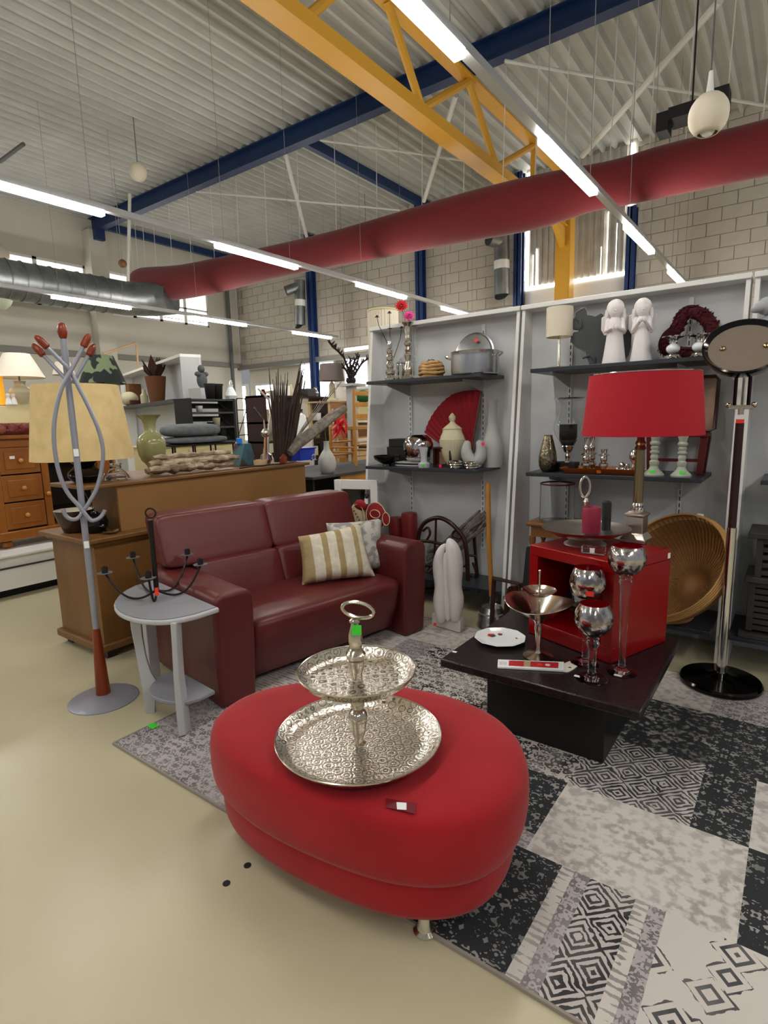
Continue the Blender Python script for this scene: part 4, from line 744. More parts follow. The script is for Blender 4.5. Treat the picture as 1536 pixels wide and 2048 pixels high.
def flower(label, t0, px, py, m, r, n=26):
    B = t0.location; c = onp(px, py+t0['d'], B); f = thing('flower', label, 'flower', c); q = CAMD(B); k = wp(r, c); R3 = (q+Vector((0, 0, .5))).to_track_quat('Z', 'Y').to_matrix()
    for lay in range(3):
        mb = MB()
        for i in range(n//2+4-lay*3):
            a = 2*pi*i/(n//2+4-lay*3)+lay*.3; l = k*(1-.22*lay); d = Vector((cos(a), sin(a), .25+.5*lay)).normalized(); s = Vector((-sin(a), cos(a), 0))*k*.13; b = Vector((0, 0, k*.05*lay)); mb.add([R3@(b+d*.1*k), R3@(b+d*l*.6+s), R3@(b+d*l-Vector((0, 0, .1*k))), R3@(b+d*l*.6-s)], [(0, 1, 2, 3)])
        obj('petal_ring', mb, m, f, solid=.001)
    mb = MB(); mb.tube([Vector((0, 0, 0)), onp(px*.3+817*.7, 640+t0['d'], B)-c-Vector((0, 0, .02))], .0025, 6); obj('stem', mb, M['stem'], f)
flower('red dahlia standing in the tall silver bubble vase', t, 803, 607, M['redfl'], 15); flower('pink dahlia leaning below the red one in the silver vase', t, 818, 627, M['pinkfl'], 13)
t = pl('glass_vase', 'tall slim clear glass vase behind the silver bubble vase', 'vase', M['glass'], 830, 752, 3.73, ZU, [(752, 11), (748, 12), (735, 9), (715, 5), (690, 4.5), (660, 5), (642, 6), (642, 5), (660, 4), (700, 3.6), (735, 7), (746, 9)], cap=False)
B = sb_(863, 750, 3.62, ZU); t = thing('willow_ring_stack', 'stack of pale twisted willow rings on the top shelf beside the cooking pot', 'wreath', B); k = wp(1, B)
for i in range(5):
    mb = MB(); R = (24, 28, 28, 27, 22)[i]*k; mb.tube([((R-.012)*cos(q)+.003*sin(5*q+i), (R-.012)*.8*sin(q), .013+i*.0235+.004*sin(3*q+i)) for q in [j*2*pi/26 for j in range(26)]], [.0125+.003*sin(j*1.7+i) for j in range(26)], 8, closed=True); mb.lathe([(0, .004), (R*.6, .004), (R*.6, .018), (0, .018)], 12, (0, 0, i*.0235)); obj('ring', mb, M['willow'], t)
for i in range(4): mb = MB(); a = i*1.5; mb.tube([(.03*cos(a), .03*sin(a), .118), (.02*cos(a+1), .02*sin(a+1), .132), (.035*cos(a+2), .03*sin(a+2), .12)], .003, 5); obj('twig_tie', mb, M['twig2'], t)
t = pl('cooking_pot', 'large aluminium cooking pot with two loop handles on the top shelf', 'pot', M['alu'], 950, 748, 3.605, ZU, [(748, 45), (746, 47), (738, 48), (712, 48), (703, 48.5), (702, 49), (703, 47.5), (712, 47), (742, 46)], 40, cap=False)
mb = MB(); k = kk(t); mb.lathe([(0, .003), (46*k, .003), (46*k, .004), (0, .0045)], 32, cap=False); obj('bottom', mb, M['alu'], t)
for s in (-1, 1):
    c = Vector((s*48*k, -.01, Zt(t, 714))); d = Vector((s*.8, -.45, .35)); sd = Vector((.35, .7, .1)) if s > 0 else Vector((.35, -.7, .1)); mb = MB(); mb.tube([c+sd*.028, c+d*.02+sd*.03, c+d*.05+sd*.024, c+d*.06, c+d*.05-sd*.024, c+d*.02-sd*.03, c-sd*.028], .0055, 8); obj('handle', mb, M['chrome'], t)
p = sb_(945, 748, 3.76, ZU); k = wp(1, p); l = thing('pot_lid', 'domed aluminium pot lid with red sticker standing behind the pot', 'lid', Vector((p.x, 3.775, ZU+.0005)))
mb = MB(); mb.lathe([(43*k, 0), (43*k, .005), (40*k, .008), (38*k, .022), (20*k, .034), (0, .037)], 36); Mx = Matrix.Translation((0, 0, 43*k+.0))@Matrix.Rotation(radians(90-8), 4, 'X'); mb.xf(Mx); mb.xf(Matrix.Translation((0, .015, .005))); obj('dome', mb, M['alu'], l)
mb = MB(); mb.tube([(-.03, 0, .03), (-.03, 0, .055), (.03, 0, .055), (.03, 0, .03)], .005, 6); mb.xf(Matrix.Translation((0, .015, .005))@Mx); obj('grip', mb, M['chrome'], l)
sticker(l, 'price_sticker', M['pinkst'], Vector((.035, -.027, 43*k*1.62)), (-.2, -1, .1), .026, .02)
# ---- left bay, lower shelf
t = pl('black_bowl', 'rough black footed bowl at the left end of the lower shelf', 'bowl', M['blk'], 774, 927, 3.52, ZL, [(927, 9), (923, 8), (920, 14), (914, 24), (908, 27), (906, 27), (909, 25), (916, 18)], cap=False)
for i, (hw, z0, z1) in enumerate(((25, 931, 916), (23, 900, 883), (20, 884, 866))):
    pass
B = sb_(800, 930, 3.70, ZL); k = wp(1, B)
for i, (hw, h0, h1) in enumerate(((30, 0, 17), (27, 17, 33), (22, 33, 48))):
    mb = MB(); mb.bx(-hw*k, hw*k, -.07, .07, .001, (h1-h0)*k*1.05-.001); one('gift_box', ['large black lidded box at the bottom of a stepped stack of three', 'middle black box of the stepped stack of three', 'smallest black box on top of the stepped stack of three'][i], 'box', mb, M['blkm'], B+Vector((.01, .03, h0*k*1.05)), bev=.003)
B = sb_(822, 928, 3.585, ZL); k = wp(1, B)
for i in range(3):
    mb = MB(); mb.bx(-28*k, 28*k, -.06, .06, .0, .0055); mb.bx(-24*k, 24*k, -.055, .055, -.004, 0); mb.v = [(a[0], a[1], a[2]+.0045) for a in mb.v]; one('square_plate', ['white-edged square plate at the bottom of a pile of three', 'white-edged square plate in the middle of a pile of three', 'white-edged square plate on top of a pile of three'][i], 'plate', mb, M['white'] if i != 1 else M['dgrey'], B+Vector((.0, .0, i*.0112)), bev=.001)
t = pl('silver_globe_vase', 'round ribbed silver globe vase on the square plates', 'vase', M['merc'], 837, 917, 3.585, ZL+.034, [(917, 15), (913, 19), (905, 25), (893, 29.5), (882, 30), (872, 26), (866, 20), (864, 17), (866, 15)], 40, mod=lambda a, z: 1+.012*cos(16*a), cap=False)
mb = MB(); k = kk(t); mb.lathe([(14*k, .001), (22*k, .012), (25*k, .028), (24*k, .03)], 30, mod=lambda a, z: 1+.02*cos(20*a), cap=False); obj('white_saucer', mb, M['white'], t, label='fluted white dish under the globe')
t = pl('glass_candle_holder', 'small frosted white glass candle holder with green sticker on the lower shelf', 'candle holder', mat('frosted', (214, 216, 226), .35, trans=.3), 848, 933, 3.50, ZL, [(933, 11), (929, 12), (925, 12), (922, 7), (918, 6), (905, 7), (895, 9), (893, 9), (893, 7)])
sticker(t, 'price_sticker', M['green'], pt(t, 846, 929, .045), CAMD(t.location), .022, .014)
B = sb_(886, 932, 3.57, ZL); k = wp(1, B); t = thing('shadow_box', 'small dark open frame box with red inside and pink sticker on the lower shelf', 'box', B)
for a, b, c, d in ((-20, -17, 0, 40), (17, 20, 0, 40), (-17, 17, 37, 40), (-17, 17, 0, 4)): mb = MB(); mb.bx(a*k, b*k, -.02, .03, c*k, d*k); obj('frame', mb, M['dwood'], t)
mb = MB(); mb.bx(-17*k, 17*k, .02, .028, 4*k, 37*k); obj('back', mb, M['dred'], t, ang=0); mb = MB(); mb.bx(-9*k, 5*k, .005, .018, 6*k, 30*k); obj('picture', mb, M['copper'], t)
sticker(t, 'price_sticker', M['pinkst'], (-.01, -.021, 3*k), (0, -1, 0), .022, .02); sticker(t, 'price_sticker', M['pinkst'], (.003, .0035, 23*k), (0, -1, 0), .018, .018)
for i, px in enumerate((911, 943)):
    t = pl('ribbed_bowl', ['small ribbed silver tealight bowl right of the dark frame box', 'small ribbed silver tealight bowl under the grey heart-shaped vase'][i], 'bowl', M['chrome'], px, 934, 3.50, ZL, [(934, 11), (931, 13), (929, 12), (926, 14.5), (924, 13.5), (921, 14.5), (919, 13), (918, 11), (920, 9), (930, 8)], 30, mod=lambda a, z: 1+.03*cos(14*a), cap=False)
t = pl('lidded_urn', 'cream stoneware lidded urn with fluted band and pointed knob', 'urn', M['urn'], 905, 926, 3.63, ZL, [(926, 13), (922, 12), (914, 17), (900, 21), (888, 24), (876, 25.5), (871, 26), (870, 24), (866, 24), (858, 20), (852, 19), (850, 20), (849, 18), (845, 14), (840, 7), (836, 4), (832, 6.5), (827, 7), (822, 4), (818, 0)], 36)
k = kk(t); mb = MB(); mb.lathe([(20.5*k, Zt(t, 899)), (24.2*k, Zt(t, 887)), (25.6*k, Zt(t, 874))], 96, cap=False, mod=lambda a, z: 1.004+.02*(cos(26*a) > 0)); obj('fluted_band', mb, M['urn'], t)
# heart-like vase : two horns
t = thing('horned_vase', 'light grey ceramic vase with two curved horns and red sticker', 'vase', sb_(947, 931, 3.58, ZL)); t['d'] = prj(t.location)[1]-931
mb = MB(); k = kk(t)
P = [pt(t, *p) for p in ((936, 875), (933, 887), (932, 900), (937, 914), (948, 921), (958, 914), (963, 900), (961, 887), (957, 874))]; mb.tube(P, [6*k, 9*k, 12*k, 15*k, 16*k, 15*k, 12*k, 9*k, 7*k], 14); mb.lathe([(13*k, 0), (17*k, .01), (14*k, .05)], 20); obj('body', mb, M['gvase'], t, ang=60, sub=1); sticker(t, 'price_sticker', M['pinkst'], pt(t, 966, 883, .035), CAMD(t.location), .02, .02)
t = pl('tall_vase', 'tall grey vase with long neck at the right end of the left lower shelf', 'vase', M['gvase'], 984, 931, 3.72, ZL, [(931, 21), (915, 22), (900, 22.5), (885, 21), (872, 17), (858, 12), (840, 9), (820, 9), (805, 10), (797, 12), (797, 10), (820, 7)], 28, cap=False)
# fan
pv = at(932, 918, y=3.70); ft = thing('folding_fan', 'large red folding fan standing open against the back of the lower shelf', 'fan', (pv.x, 3.72, ZL+.001)); O = ft.location
def fp(px, py, y): return at(px, py, y=y)-O
a0 = fp(842, 860, 3.76); a1 = fp(963, 786, 3.79); A0 = atan2(a0.z, a0.x); A1 = atan2(a1.z, a1.x); R = (a1.length+fp(905, 786, 3.78).length)/2
mb = MB(); n = 26; V = []
for i in range(n+1):
    q = A0+(A1-A0)*i/n; rr_ = R*(.86+.14*min(1, i/n*1.6)); yy = .012 if i % 2 else 0
    V += [(.05*cos(q), .02+.01*yy, max(.002, .05*sin(q))), (rr_*cos(q), .05+yy, max(.004, rr_*sin(q)))]
mb.add(V, [(2*i, 2*i+1, 2*i+3, 2*i+2) for i in range(n)]); obj('pleats', mb, mat('red_fan', (150, 22, 34), .8), ft, ang=0, solid=.0015)
mb = MB(); q = A1-.02; mb.tube([(0, .03, .004), (R*cos(q), .055, R*sin(q))], .008, 6, sq=.4); obj('guard', mb, M['brownb'], ft); mb = MB(); mb.tube([(0, .03, .004), (R*.86*cos(A0), .055, max(.01, R*.86*sin(A0)))], .006, 6); obj('guard', mb, M['dred'], ft)
# ---- middle bay, upper shelf
t = pl('small_lamp', 'small lamp with cream drum shade and thin silver stem on the top shelf', 'lamp', M['nickel'], 1117, 736, 3.58, ZU, [(736, 24), (734, 24.5), (732, 20), (731, 4), (728, 2.4), (672, 2.2)])
k = kk(t); mb = MB(); z0, z1 = Zt(t, 673), Zt(t, 614); mb.lathe([(25*k, z0), (25.5*k, z0), (25.5*k, z1), (25*k, z1), (25*k, z0+.002)], 36, cap=False); obj('shade', mb, M['linen'], t)
mb = MB(); mb.tube([(24.5*k, 0, z1-.01), (-24.5*k, 0, z1-.01)], .002, 5); mb.tube([(0, 0, Zt(t, 690)), (0, 0, z1-.01)], .0025, 5); obj('shade_ring', mb, M['nickel'], t)
# grey animal head carved from slab
B = sb_(1200, 728, 3.62, ZU); t = thing('animal_head', 'grey stone stylised horned animal head with open mouth, facing left', 'sculpture', B); t['d'] = prj(B)[1]-728
out = [(1180, 730), (1174, 712), (1170, 698), (1160, 692), (1150, 688), (1143, 680), (1141, 668), (1147, 659), (1155, 657), (1160, 652), (1152, 652), (1139, 650), (1137, 643), (1142, 636), (1149, 630), (1150, 620), (1158, 613), (1170, 608), (1174, 616), (1175, 624), (1184, 625), (1190, 627), (1196, 624), (1202, 620), (1207, 623), (1208, 632), (1208, 642), (1219, 645), (1240, 648), (1258, 650), (1264, 660), (1263, 690), (1258, 706), (1251, 716), (1250, 730)]
P = [pt(t, *p) for p in out]; nc = CAMD(B)
mb = MB(); mb.prism([p-nc*.02 for p in P], nc*-.09); mb.m = [0, 0]+[1]*(len(mb.f)-2); obj('carved_block', mb, [M['stone'], M['stonel']], t, bev=.006, seg=2, ang=40)  # side faces use the lighter stone: lit edges put into the colour
for pp in ([(1157, 655), (1162, 648), (1160, 636), (1152, 632)], [(1165, 712), (1180, 706), (1188, 712), (1190, 722)]): mb = MB(); mb.tube([pt(t, *p, -.02) for p in pp], [.006, .012, .012, .006], 8); obj('carved_fold', mb, M['stone'], t)
def angel_fig(label, px, py, y, top, hs, wing):
    t = pl('angel_figurine', label, 'figurine', M['angel'], px, py, y, ZU, [(py, hs[0]), (py-4, hs[0]*1.02), (py-20, hs[0]*.9), (py-50, hs[1]*1.15), (py-78, hs[1]), (py-86, hs[1]*.95), (py-92, hs[1]*.6), (py-97, 7)], 26, part='gown', mod=lambda a, z: 1+.03*sin(5*a), group='white angel figurines'); k = kk(t)
    hz = Zt(t, (top+py-96)/2+2); r = 15*k; n = CAMD(t.location); s = Vector((n.y*-1, n.x, 0))
    mb = MB(); mb.sph((0, 0, hz), (r*.9, r*.9, r*1.12), 18, 12); mb.v = [(a[0]+n.x*.006, a[1]+n.y*.006, a[2]) for a in mb.v]; h = obj('head', mb, M['angel'], t, ang=80)
    mb = MB(); mb.sph((-n.x*.016, -n.y*.016, hz+.012), (r*1.08, r*1.08, r*1.12), 22, 14); mb.v = [tuple(Vector(a)*1.0+n*.0035*sin(a[2]*420+8*atan2(a[1], a[0]))) for a in mb.v]; mb.tube([s*r*.95+Vector((0, 0, hz)), s*r*1.1+Vector((0, 0, hz-r)), s*r*.9+Vector((0, 0, hz-r*1.7))], r*.28, 8); mb.tube([s*-r*.95+Vector((0, 0, hz)), s*-r*1.1+Vector((0, 0, hz-r)), s*-r*.9+Vector((0, 0, hz-r*1.7))], r*.28, 8); obj('hair', mb, M['angel'], t, ang=80)
    mb = MB(); mb.sph(n*r*.98+Vector((0, 0, hz-.01)), .006, 8, 6); 
    for e in (-1, 1): mb.sph(n*r*.88+s*e*r*.38+Vector((0, 0, hz+.004)), .004, 8, 6)
    mb.tube([n*r*.9+s*-.008+Vector((0, 0, hz-r*.5)), n*r*.95+Vector((0, 0, hz-r*.54)), n*r*.9+s*.008+Vector((0, 0, hz-r*.5))], .0025, 5); obj('face', mb, M['angel'], h)
    zs_ = Zt(t, py-90)
    for e in (-1, 1):
        S0 = s*e*hs[1]*k*.9+Vector((0, 0, zs_)); E_ = s*e*hs[1]*k*1.15+n*.03+Vector((0, 0, zs_-.07)); H_ = n*(hs[1]*k+.03)+s*e*.008+Vector((0, 0, zs_-.055 if wing > 0 else zs_-.02)); mb = MB(); mb.tube([S0, E_, H_], [.014, .013, .008], 8); a = obj('arm', mb, M['angel'], t, ang=80)
        mb = MB(); mb.sph(H_, (.011, .011, .015), 8, 6); obj('hand', mb, M['angel'], a)
        mb = MB(); b0 = n*-hs[1]*k*.8; mb.prism([b0+s*e*x+Vector((0, 0, zs_+z)) for x, z in ((.005, -.02), (.05, .03), (.075, .02), (.075, -.05), (.055, -.085), (.03, -.075))], n*-.014); obj('wing', mb, M['angel'], t, bev=.005)
    return t
t1 = angel_fig('white angel figurine with arms folded, left of the pair on the top shelf', 1227, 722, 3.55, 596, (22, 14), 1); t2 = angel_fig('white angel figurine with praying hands, right of the pair on the top shelf', 1281, 720, 3.57, 596, (20, 13), -1)
# heart wreath
B = sb_(1378, 717, 3.72, ZU); t = thing('heart_wreath', 'dark red heart-shaped dried-flower wreath leaning on the back panel', 'wreath', B); t['d'] = prj(B)[1]-717; k = wp(1, B)
P = [at(px, py+t['d']-2, y=3.76)-B for px, py in ((1381, 620), (1405, 628), (1420, 645), (1425, 668), (1416, 692), (1396, 703), (1370, 704), (1345, 701), (1330, 690), (1335, 672), (1350, 658), (1358, 644), (1366, 628))]
CP = []
for i in range(len(P)):
    for s in range(4):
        q = s/4; a, b, c, d = P[i-1], P[i], P[(i+1) % len(P)], P[(i+2) % len(P)]; CP.append(.5*((2*b)+(c-a)*q+(2*a-5*b+4*c-d)*q*q+(3*b-a-3*c+d)*q**3))
mb = MB(); mb.tube(CP, 13*k, 10, closed=True); obj('ring', mb, M['plum'], t, ang=60)
mb = MB()
for i in range(420):
    c = CP[random.randrange(len(CP))]; a = random.random()*6.28; d = Vector((cos(a)*.9, -abs(sin(a))*.9-.1, sin(a*1.7)*.8)).normalized(); p = c+d*13*k; u_ = d.orthogonal().normalized()*.011; v_ = d.cross(u_).normalized()*.008; mb.add([p-u_, p+v_+d*.006, p+u_+d*.012, p-v_+d*.006], [(0, 1, 2, 3)])
obj('petals', mb, M['plum'], t, ang=0, kind='stuff')
for i, px in enumerate((1345, 1397)):
    t = pl('ball_candle_holder', ['silver candle holder with white ball, left of the pair before the wreath', 'silver candle holder with white ball, right of the pair before the wreath'][i], 'candle holder', M['chrome'], px, (718, 714)[i], 3.55, ZU, [(r_[0]-(0, 4)[i], r_[1]) for r_ in ((718, 17), (716, 18), (712, 14), (709, 13), (707, 7), (705, 6), (703, 5))], 24, group='silver and white ball candle holders'); k = kk(t); o = (0, -4)[i]
    mb = MB(); z = Zt(t, 696+o); mb.sph((0, 0, z), (13*k, 13*k, 10*k), 20, 12); obj('ball', mb, M['porc'], t, label='white ball with crackled sheen')
    mb = MB(); mb.lathe([(6*k, Zt(t, 687+o)), (8*k, Zt(t, 684+o)), (7*k, Zt(t, 680+o)), (10*k, Zt(t, 676+o)), (21*k, Zt(t, 673+o)), (22*k, Zt(t, 671+o)), (10*k, Zt(t, 675+o)), (0, Zt(t, 676+o))], 26, cap=False); obj('cup', mb, M['chrome'], t)
# ---- middle bay, lower shelf
t = pl('hammered_vase', 'bronze hammered oval vase at the left end of the lower shelf', 'vase', mat('hammered', (150, 140, 118), .22, .95, c2=(96, 88, 72), sc_=40, bump=.5, bsc=38), 1095, 943, 3.52, ZL, [(943, 9), (940, 13), (932, 17), (922, 18), (912, 17.5), (900, 15), (885, 11.5), (875, 8.5), (870, 8), (871, 6.5)], 28)
B = sb_(1130, 938, 3.62, ZL); k = wp(1, B); mb = MB(); mb.bx(-24*k, 24*k, -.05, .05, 0, .055); one('black_box', 'low black box under the hurricane glass on the lower shelf', 'box', mb, M['blkm'], B, bev=.003)
t = pl('hurricane_lamp', 'clear glass hurricane candle holder with black candle and silver foot', 'candle holder', M['chrome'], 1135, 917, 3.62, ZL+.056, [(917, 13), (915, 13), (911, 4), (905, 6), (900, 3.5), (895, 9), (890, 11), (886, 13), (882, 12)], 26); k = kk(t)
mb = MB(); mb.lathe([(12*k, Zt(t, 884)), (18*k, Zt(t, 872)), (25*k, Zt(t, 862)), (28*k, Zt(t, 850)), (25*k, Zt(t, 835)), (18*k, Zt(t, 822)), (15.5*k, Zt(t, 810)), (17*k, Zt(t, 800)), (26*k, Zt(t, 790)), (27*k, Zt(t, 789))], 36, cap=False); obj('glass_chimney', mb, M['glass'], t, solid=.0025, off=0)
mb = MB(); mb.lathe([(28*k, Zt(t, 791)), (30*k, Zt(t, 790)), (28*k, Zt(t, 788.5))], 36, cap=False); obj('silver_rim', mb, M['chrome'], t, solid=.002)
mb = MB(); mb.lathe([(17*k, Zt(t, 873)), (17*k, Zt(t, 842)), (0, Zt(t, 843))], 24); obj('candle', mb, M['bcand'], t)
B = sb_(1202, 941, 3.52, ZL); k = wp(1, B); t = thing('wooden_tray', 'long orange-brown wooden tray holding silver candlesticks', 'tray', B)
mb = MB(); mb.prism([(-62*k, -.05, 0), (62*k, -.05, 0), (74*k, -.085, .034), (-74*k, -.085, .034)], (0, .004, 0)); mb.prism([(-62*k, .085, 0), (62*k, .085, 0), (74*k, .115, .034), (-74*k, .115, .034)], (0, .004, 0)); mb.bx(-62*k, 62*k, -.05, .088, 0, .005)
for s in (-1, 1): mb.prism([(s*62*k, -.05, 0), (s*62*k, .085, 0), (s*74*k, .115, .034), (s*74*k, -.085, .034)], (s*.004, 0, 0))
obj('tray', mb, M['orange'], t, ang=0); sticker(t, 'price_sticker', M['orst'], (.012, -.0885, .018), (0, -.9, -.4), .024, .018)
cs = [(936, 9), (933, 9), (930, 5), (926, 6), (922, 9), (918, 9), (914, 5), (911, 7), (906, 7), (903, 6), (901, 11), (900, 11), (897, 5), (892, 6), (889, 7), (884, 4), (875, 4), (868, 6), (867, 5)]
for i, (px, yy, lab) in enumerate(((1172, 3.50, 'silver turned candlestick at the left of the orange tray'), (1183, 3.58, 'silver turned candlestick just behind the left one on the orange tray'), (1207, 3.51, 'silver turned candlestick in the middle of the orange tray'))):
    pl('candlestick', lab, 'candlestick', M['chrome'], px, 936, yy, ZL+.0055, cs if i < 2 else cs[:15], 20, group='silver candlesticks on the orange tray')
g = 'small silver nuggets on the orange tray'
for i, (px, py, r) in enumerate(((1236, 934, 6), (1247, 933, 7), (1258, 935, 6), (1243, 924, 6), (1254, 925, 5))):
    B = sb_(px, 934, 3.53+.012*(i % 2), ZL+.0055); k = wp(1, B); mb = MB(); mb.sph((0, 0, r*k*.9), (r*k, r*k, r*k*.9), 12, 8); mb.v = [tuple(Vector(a)*(1+.18*noise.noise(Vector(a)*90+Vector((i, 0, 0))))) for a in mb.v]
    if py < 930: B.z += 10*k; B.y += .006
    one('silver_nugget', ['silver nugget at the left of the heap on the tray', 'silver nugget in the front middle of the heap on the tray', 'silver nugget at the right of the heap on the tray', 'silver nugget on top at left of the heap', 'silver nugget on top at right of the heap'][i], 'ornament', mb, M['chrome'], B, group=g)
t = pl('silver_goblet', 'silver globe candle holder at the right end of the orange tray', 'candle holder', M['chrome'], 1268, 935, 3.54, ZL+.0055, [(935, 8), (932, 8), (929, 3), (922, 5), (917, 3), (912, 6), (905, 10), (899, 11), (893, 9), (889, 7), (887, 5)], 22)
cs2 = [(950, 19), (947, 19.5), (943, 16), (938, 11), (935, 9), (930, 7.5), (926, 9), (921, 9), (918, 6), (914, 7.5), (910, 7.5), (907, 5.5), (904, 8.5), (901, 9), (899, 6), (896, 7.5), (893, 8), (890, 5.5), (887, 9), (884, 9.5), (880, 7), (874, 8), (869, 10), (867, 10)]
for i, px in enumerate((1307, 1362)):
    t = pl('sage_candlestick', ['pale sage ceramic candlestick, left of the pair with green stickers', 'pale sage ceramic candlestick, right of the pair with green stickers'][i], 'candlestick', M['lgreen'], px, 950, 3.49, ZL, cs2, 24, group='sage ceramic candlesticks'); sticker(t, 'price_sticker', M['green'], pt(t, px-(3 if i == 0 else -2), 942, .042), CAMD(t.location)+Vector((0, 0, .5)), .026, .016)
# small dark red chair and copper tray behind
B = sb_(1352, 944, 3.69, ZL); k = wp(1, B); t = thing('small_stool', 'small dark red wooden stool with crossbar behind the sage candlesticks', 'stool', B)
for dx in (-44, 44):
    for dy in (-.06, .08):
        mb = MB(); mb.prism([(dx*k-.018, dy, 0), (dx*k+.012, dy, 0), (dx*k*1.08+.02, dy, 72*k), (dx*k*1.08-.02, dy, 72*k)], (0, .025, 0)); obj('leg', mb, M['dred'], t, bev=.003)
mb = MB(); mb.bx(-44*k, 44*k, -.055, -.035, 24*k, 30*k); obj('crossbar', mb, M['dred'], t); mb = MB(); mb.bx(-52*k, 54*k, -.075, .11, 72*k, 80*k); obj('seat', mb, M['dred'], t, bev=.004)
zt = ZL+80*k+.001; B = Vector((B.x+.03, 3.71, zt)); t = thing('copper_tray', 'mottled copper-coloured rectangular tray leaning behind the red lampshade', 'tray', B)
mb = MB(); hw, hh = 50*k, 106*k; mb.prism([(-hw, 0, .0), (hw*.85, 0, 0), (hw, 0, .02), (hw, .05, hh-.02), (hw*.9, .05, hh), (-hw, .05, hh)], (0, .012, 0)); obj('tray_face', mb, M['copper'], t, ang=0)
mb = MB(); mb.tube([(-hw, 0, .0), (hw*.85, 0, 0.0), (hw, 0, .02), (hw, .05, hh-.02), (hw*.9, .05, hh), (-hw, .05, hh)], .012, 6, closed=True); mb.v = [(a[0], a[1]+.006, max(0, a[2])) for a in mb.v]; obj('rim', mb, M['dwood'], t)
# third bay grey figure
B = Vector((at(1536, 690, y=3.6).x+.005, 3.6, ZU)); t = thing('stone_figure', 'grey stone seated figure at the right picture edge on the top shelf', 'figurine', B); mb = MB(); mb.sph((0, 0, .1), (.075, .06, .1), 16, 10); obj('body', mb, M['stonel'], t, ang=80); mb = MB(); mb.sph((-.02, -.02, .235), (.05, .045, .045), 16, 10); mb.tube([(-.02, -.03, .24), (-.06, -.05, .225), (-.085, -.055, .215)], [.03, .026, .012], 10); obj('head', mb, M['stonel'], t, ang=80)
# ================================================================== ON THE FLOOR IN FRONT OF THE SHELVES
# tall floor lamp
B = at(1440, 1366, z=.011); t = thing('floor_lamp', 'tall dark chrome floor lamp with round tilted head and wooden pole at right', 'lamp', B); k = wp(1, B); Z = lambda py: zpy(B, py)-B.z
mb = MB(); R = .188; mb.lathe([(R*.97, 0), (R, .006), (R, .02), (R*.96, .03), (R*.5, .038), (.05, .045), (.02, .06), (0, .06)], 48); obj('base', mb, M['dchrome'], t)
n = CAMD(B); s = Vector((-n.y, n.x, 0))
mb = MB(); mb.tube([(0, 0, .05), (0, 0, Z(1055))], .021, 14); obj('lower_pole', mb, M['chrome'], t)
mb = MB(); mb.tube([(0, 0, Z(1060)), (0, 0, Z(846))], .0185, 14); obj('upper_pole', mb, M['dwood'], t, label='dark wooden upper pole')
mb = MB(); mb.tube([(0, 0, Z(846)), (0, 0, Z(814))], .012, 10); mb.tube([s*-.05+Vector((0, 0, Z(814))), s*.05+Vector((0, 0, Z(814)))], .011, 8)
for e in (-1, 1): mb.sph(s*.052*e+Vector((0, 0, Z(810))), .014, 10, 7)
obj('cross_piece', mb, M['nickel'], t)
for e in (-1, 1): mb = MB(); mb.tube([s*e*.028+Vector((0, 0, Z(812))), s*e*.028+Vector((0, 0, Z(742)))], .008, 8); obj('fork_rod', mb, M['dchrome'], t)
hc = onp(1488, 694, B)-B; ax = (n*cos(radians(40))+Vector((0, 0, 1))*sin(radians(40))); Q = Vector((0, 0, 1)).rotation_difference(ax).to_matrix().to_4x4(); Mh = Matrix.Translation(hc)@Q; R = wp(74, B+hc)
mb = MB(); mb.lathe([(0, -.12), (R*.3, -.115), (R*.62, -.09), (R*.86, -.045), (R*.98, 0), (R, .012), (R*.96, .016), (R*.9, .004), (R*.84, -.006)], 48, cap=False); mb.xf(Mh); obj('head', mb, M['dchrome'], t, ang=60)
mb = MB(); mb.lathe([(0, -.004), (R*.85, -.004), (R*.85, -.009), (0, -.009)], 40, cap=False); mb.xf(Mh); obj('glass_cover', mb, M['taupe'], t)
for e in (-1, 1): mb = MB(); mb.lathe([(.013, -.005), (.012, .006), (.006, .01), (0, .01)], 10, (0, 0, 0)); mb.xf(Mh@Matrix.Translation(Q.to_3x3().inverted()@(s*e*R*.5))); obj('screw', mb, M['brass'], t)
z = Z(862); sticker(t, 'price_label', M['wst'], Vector((0, 0, Z(834)))+n*.02, n, .03, .022); sticker(t, 'price_sticker', M['redst'], Vector((0, 0, Z(842)))+n*.02, n, .034, .02)
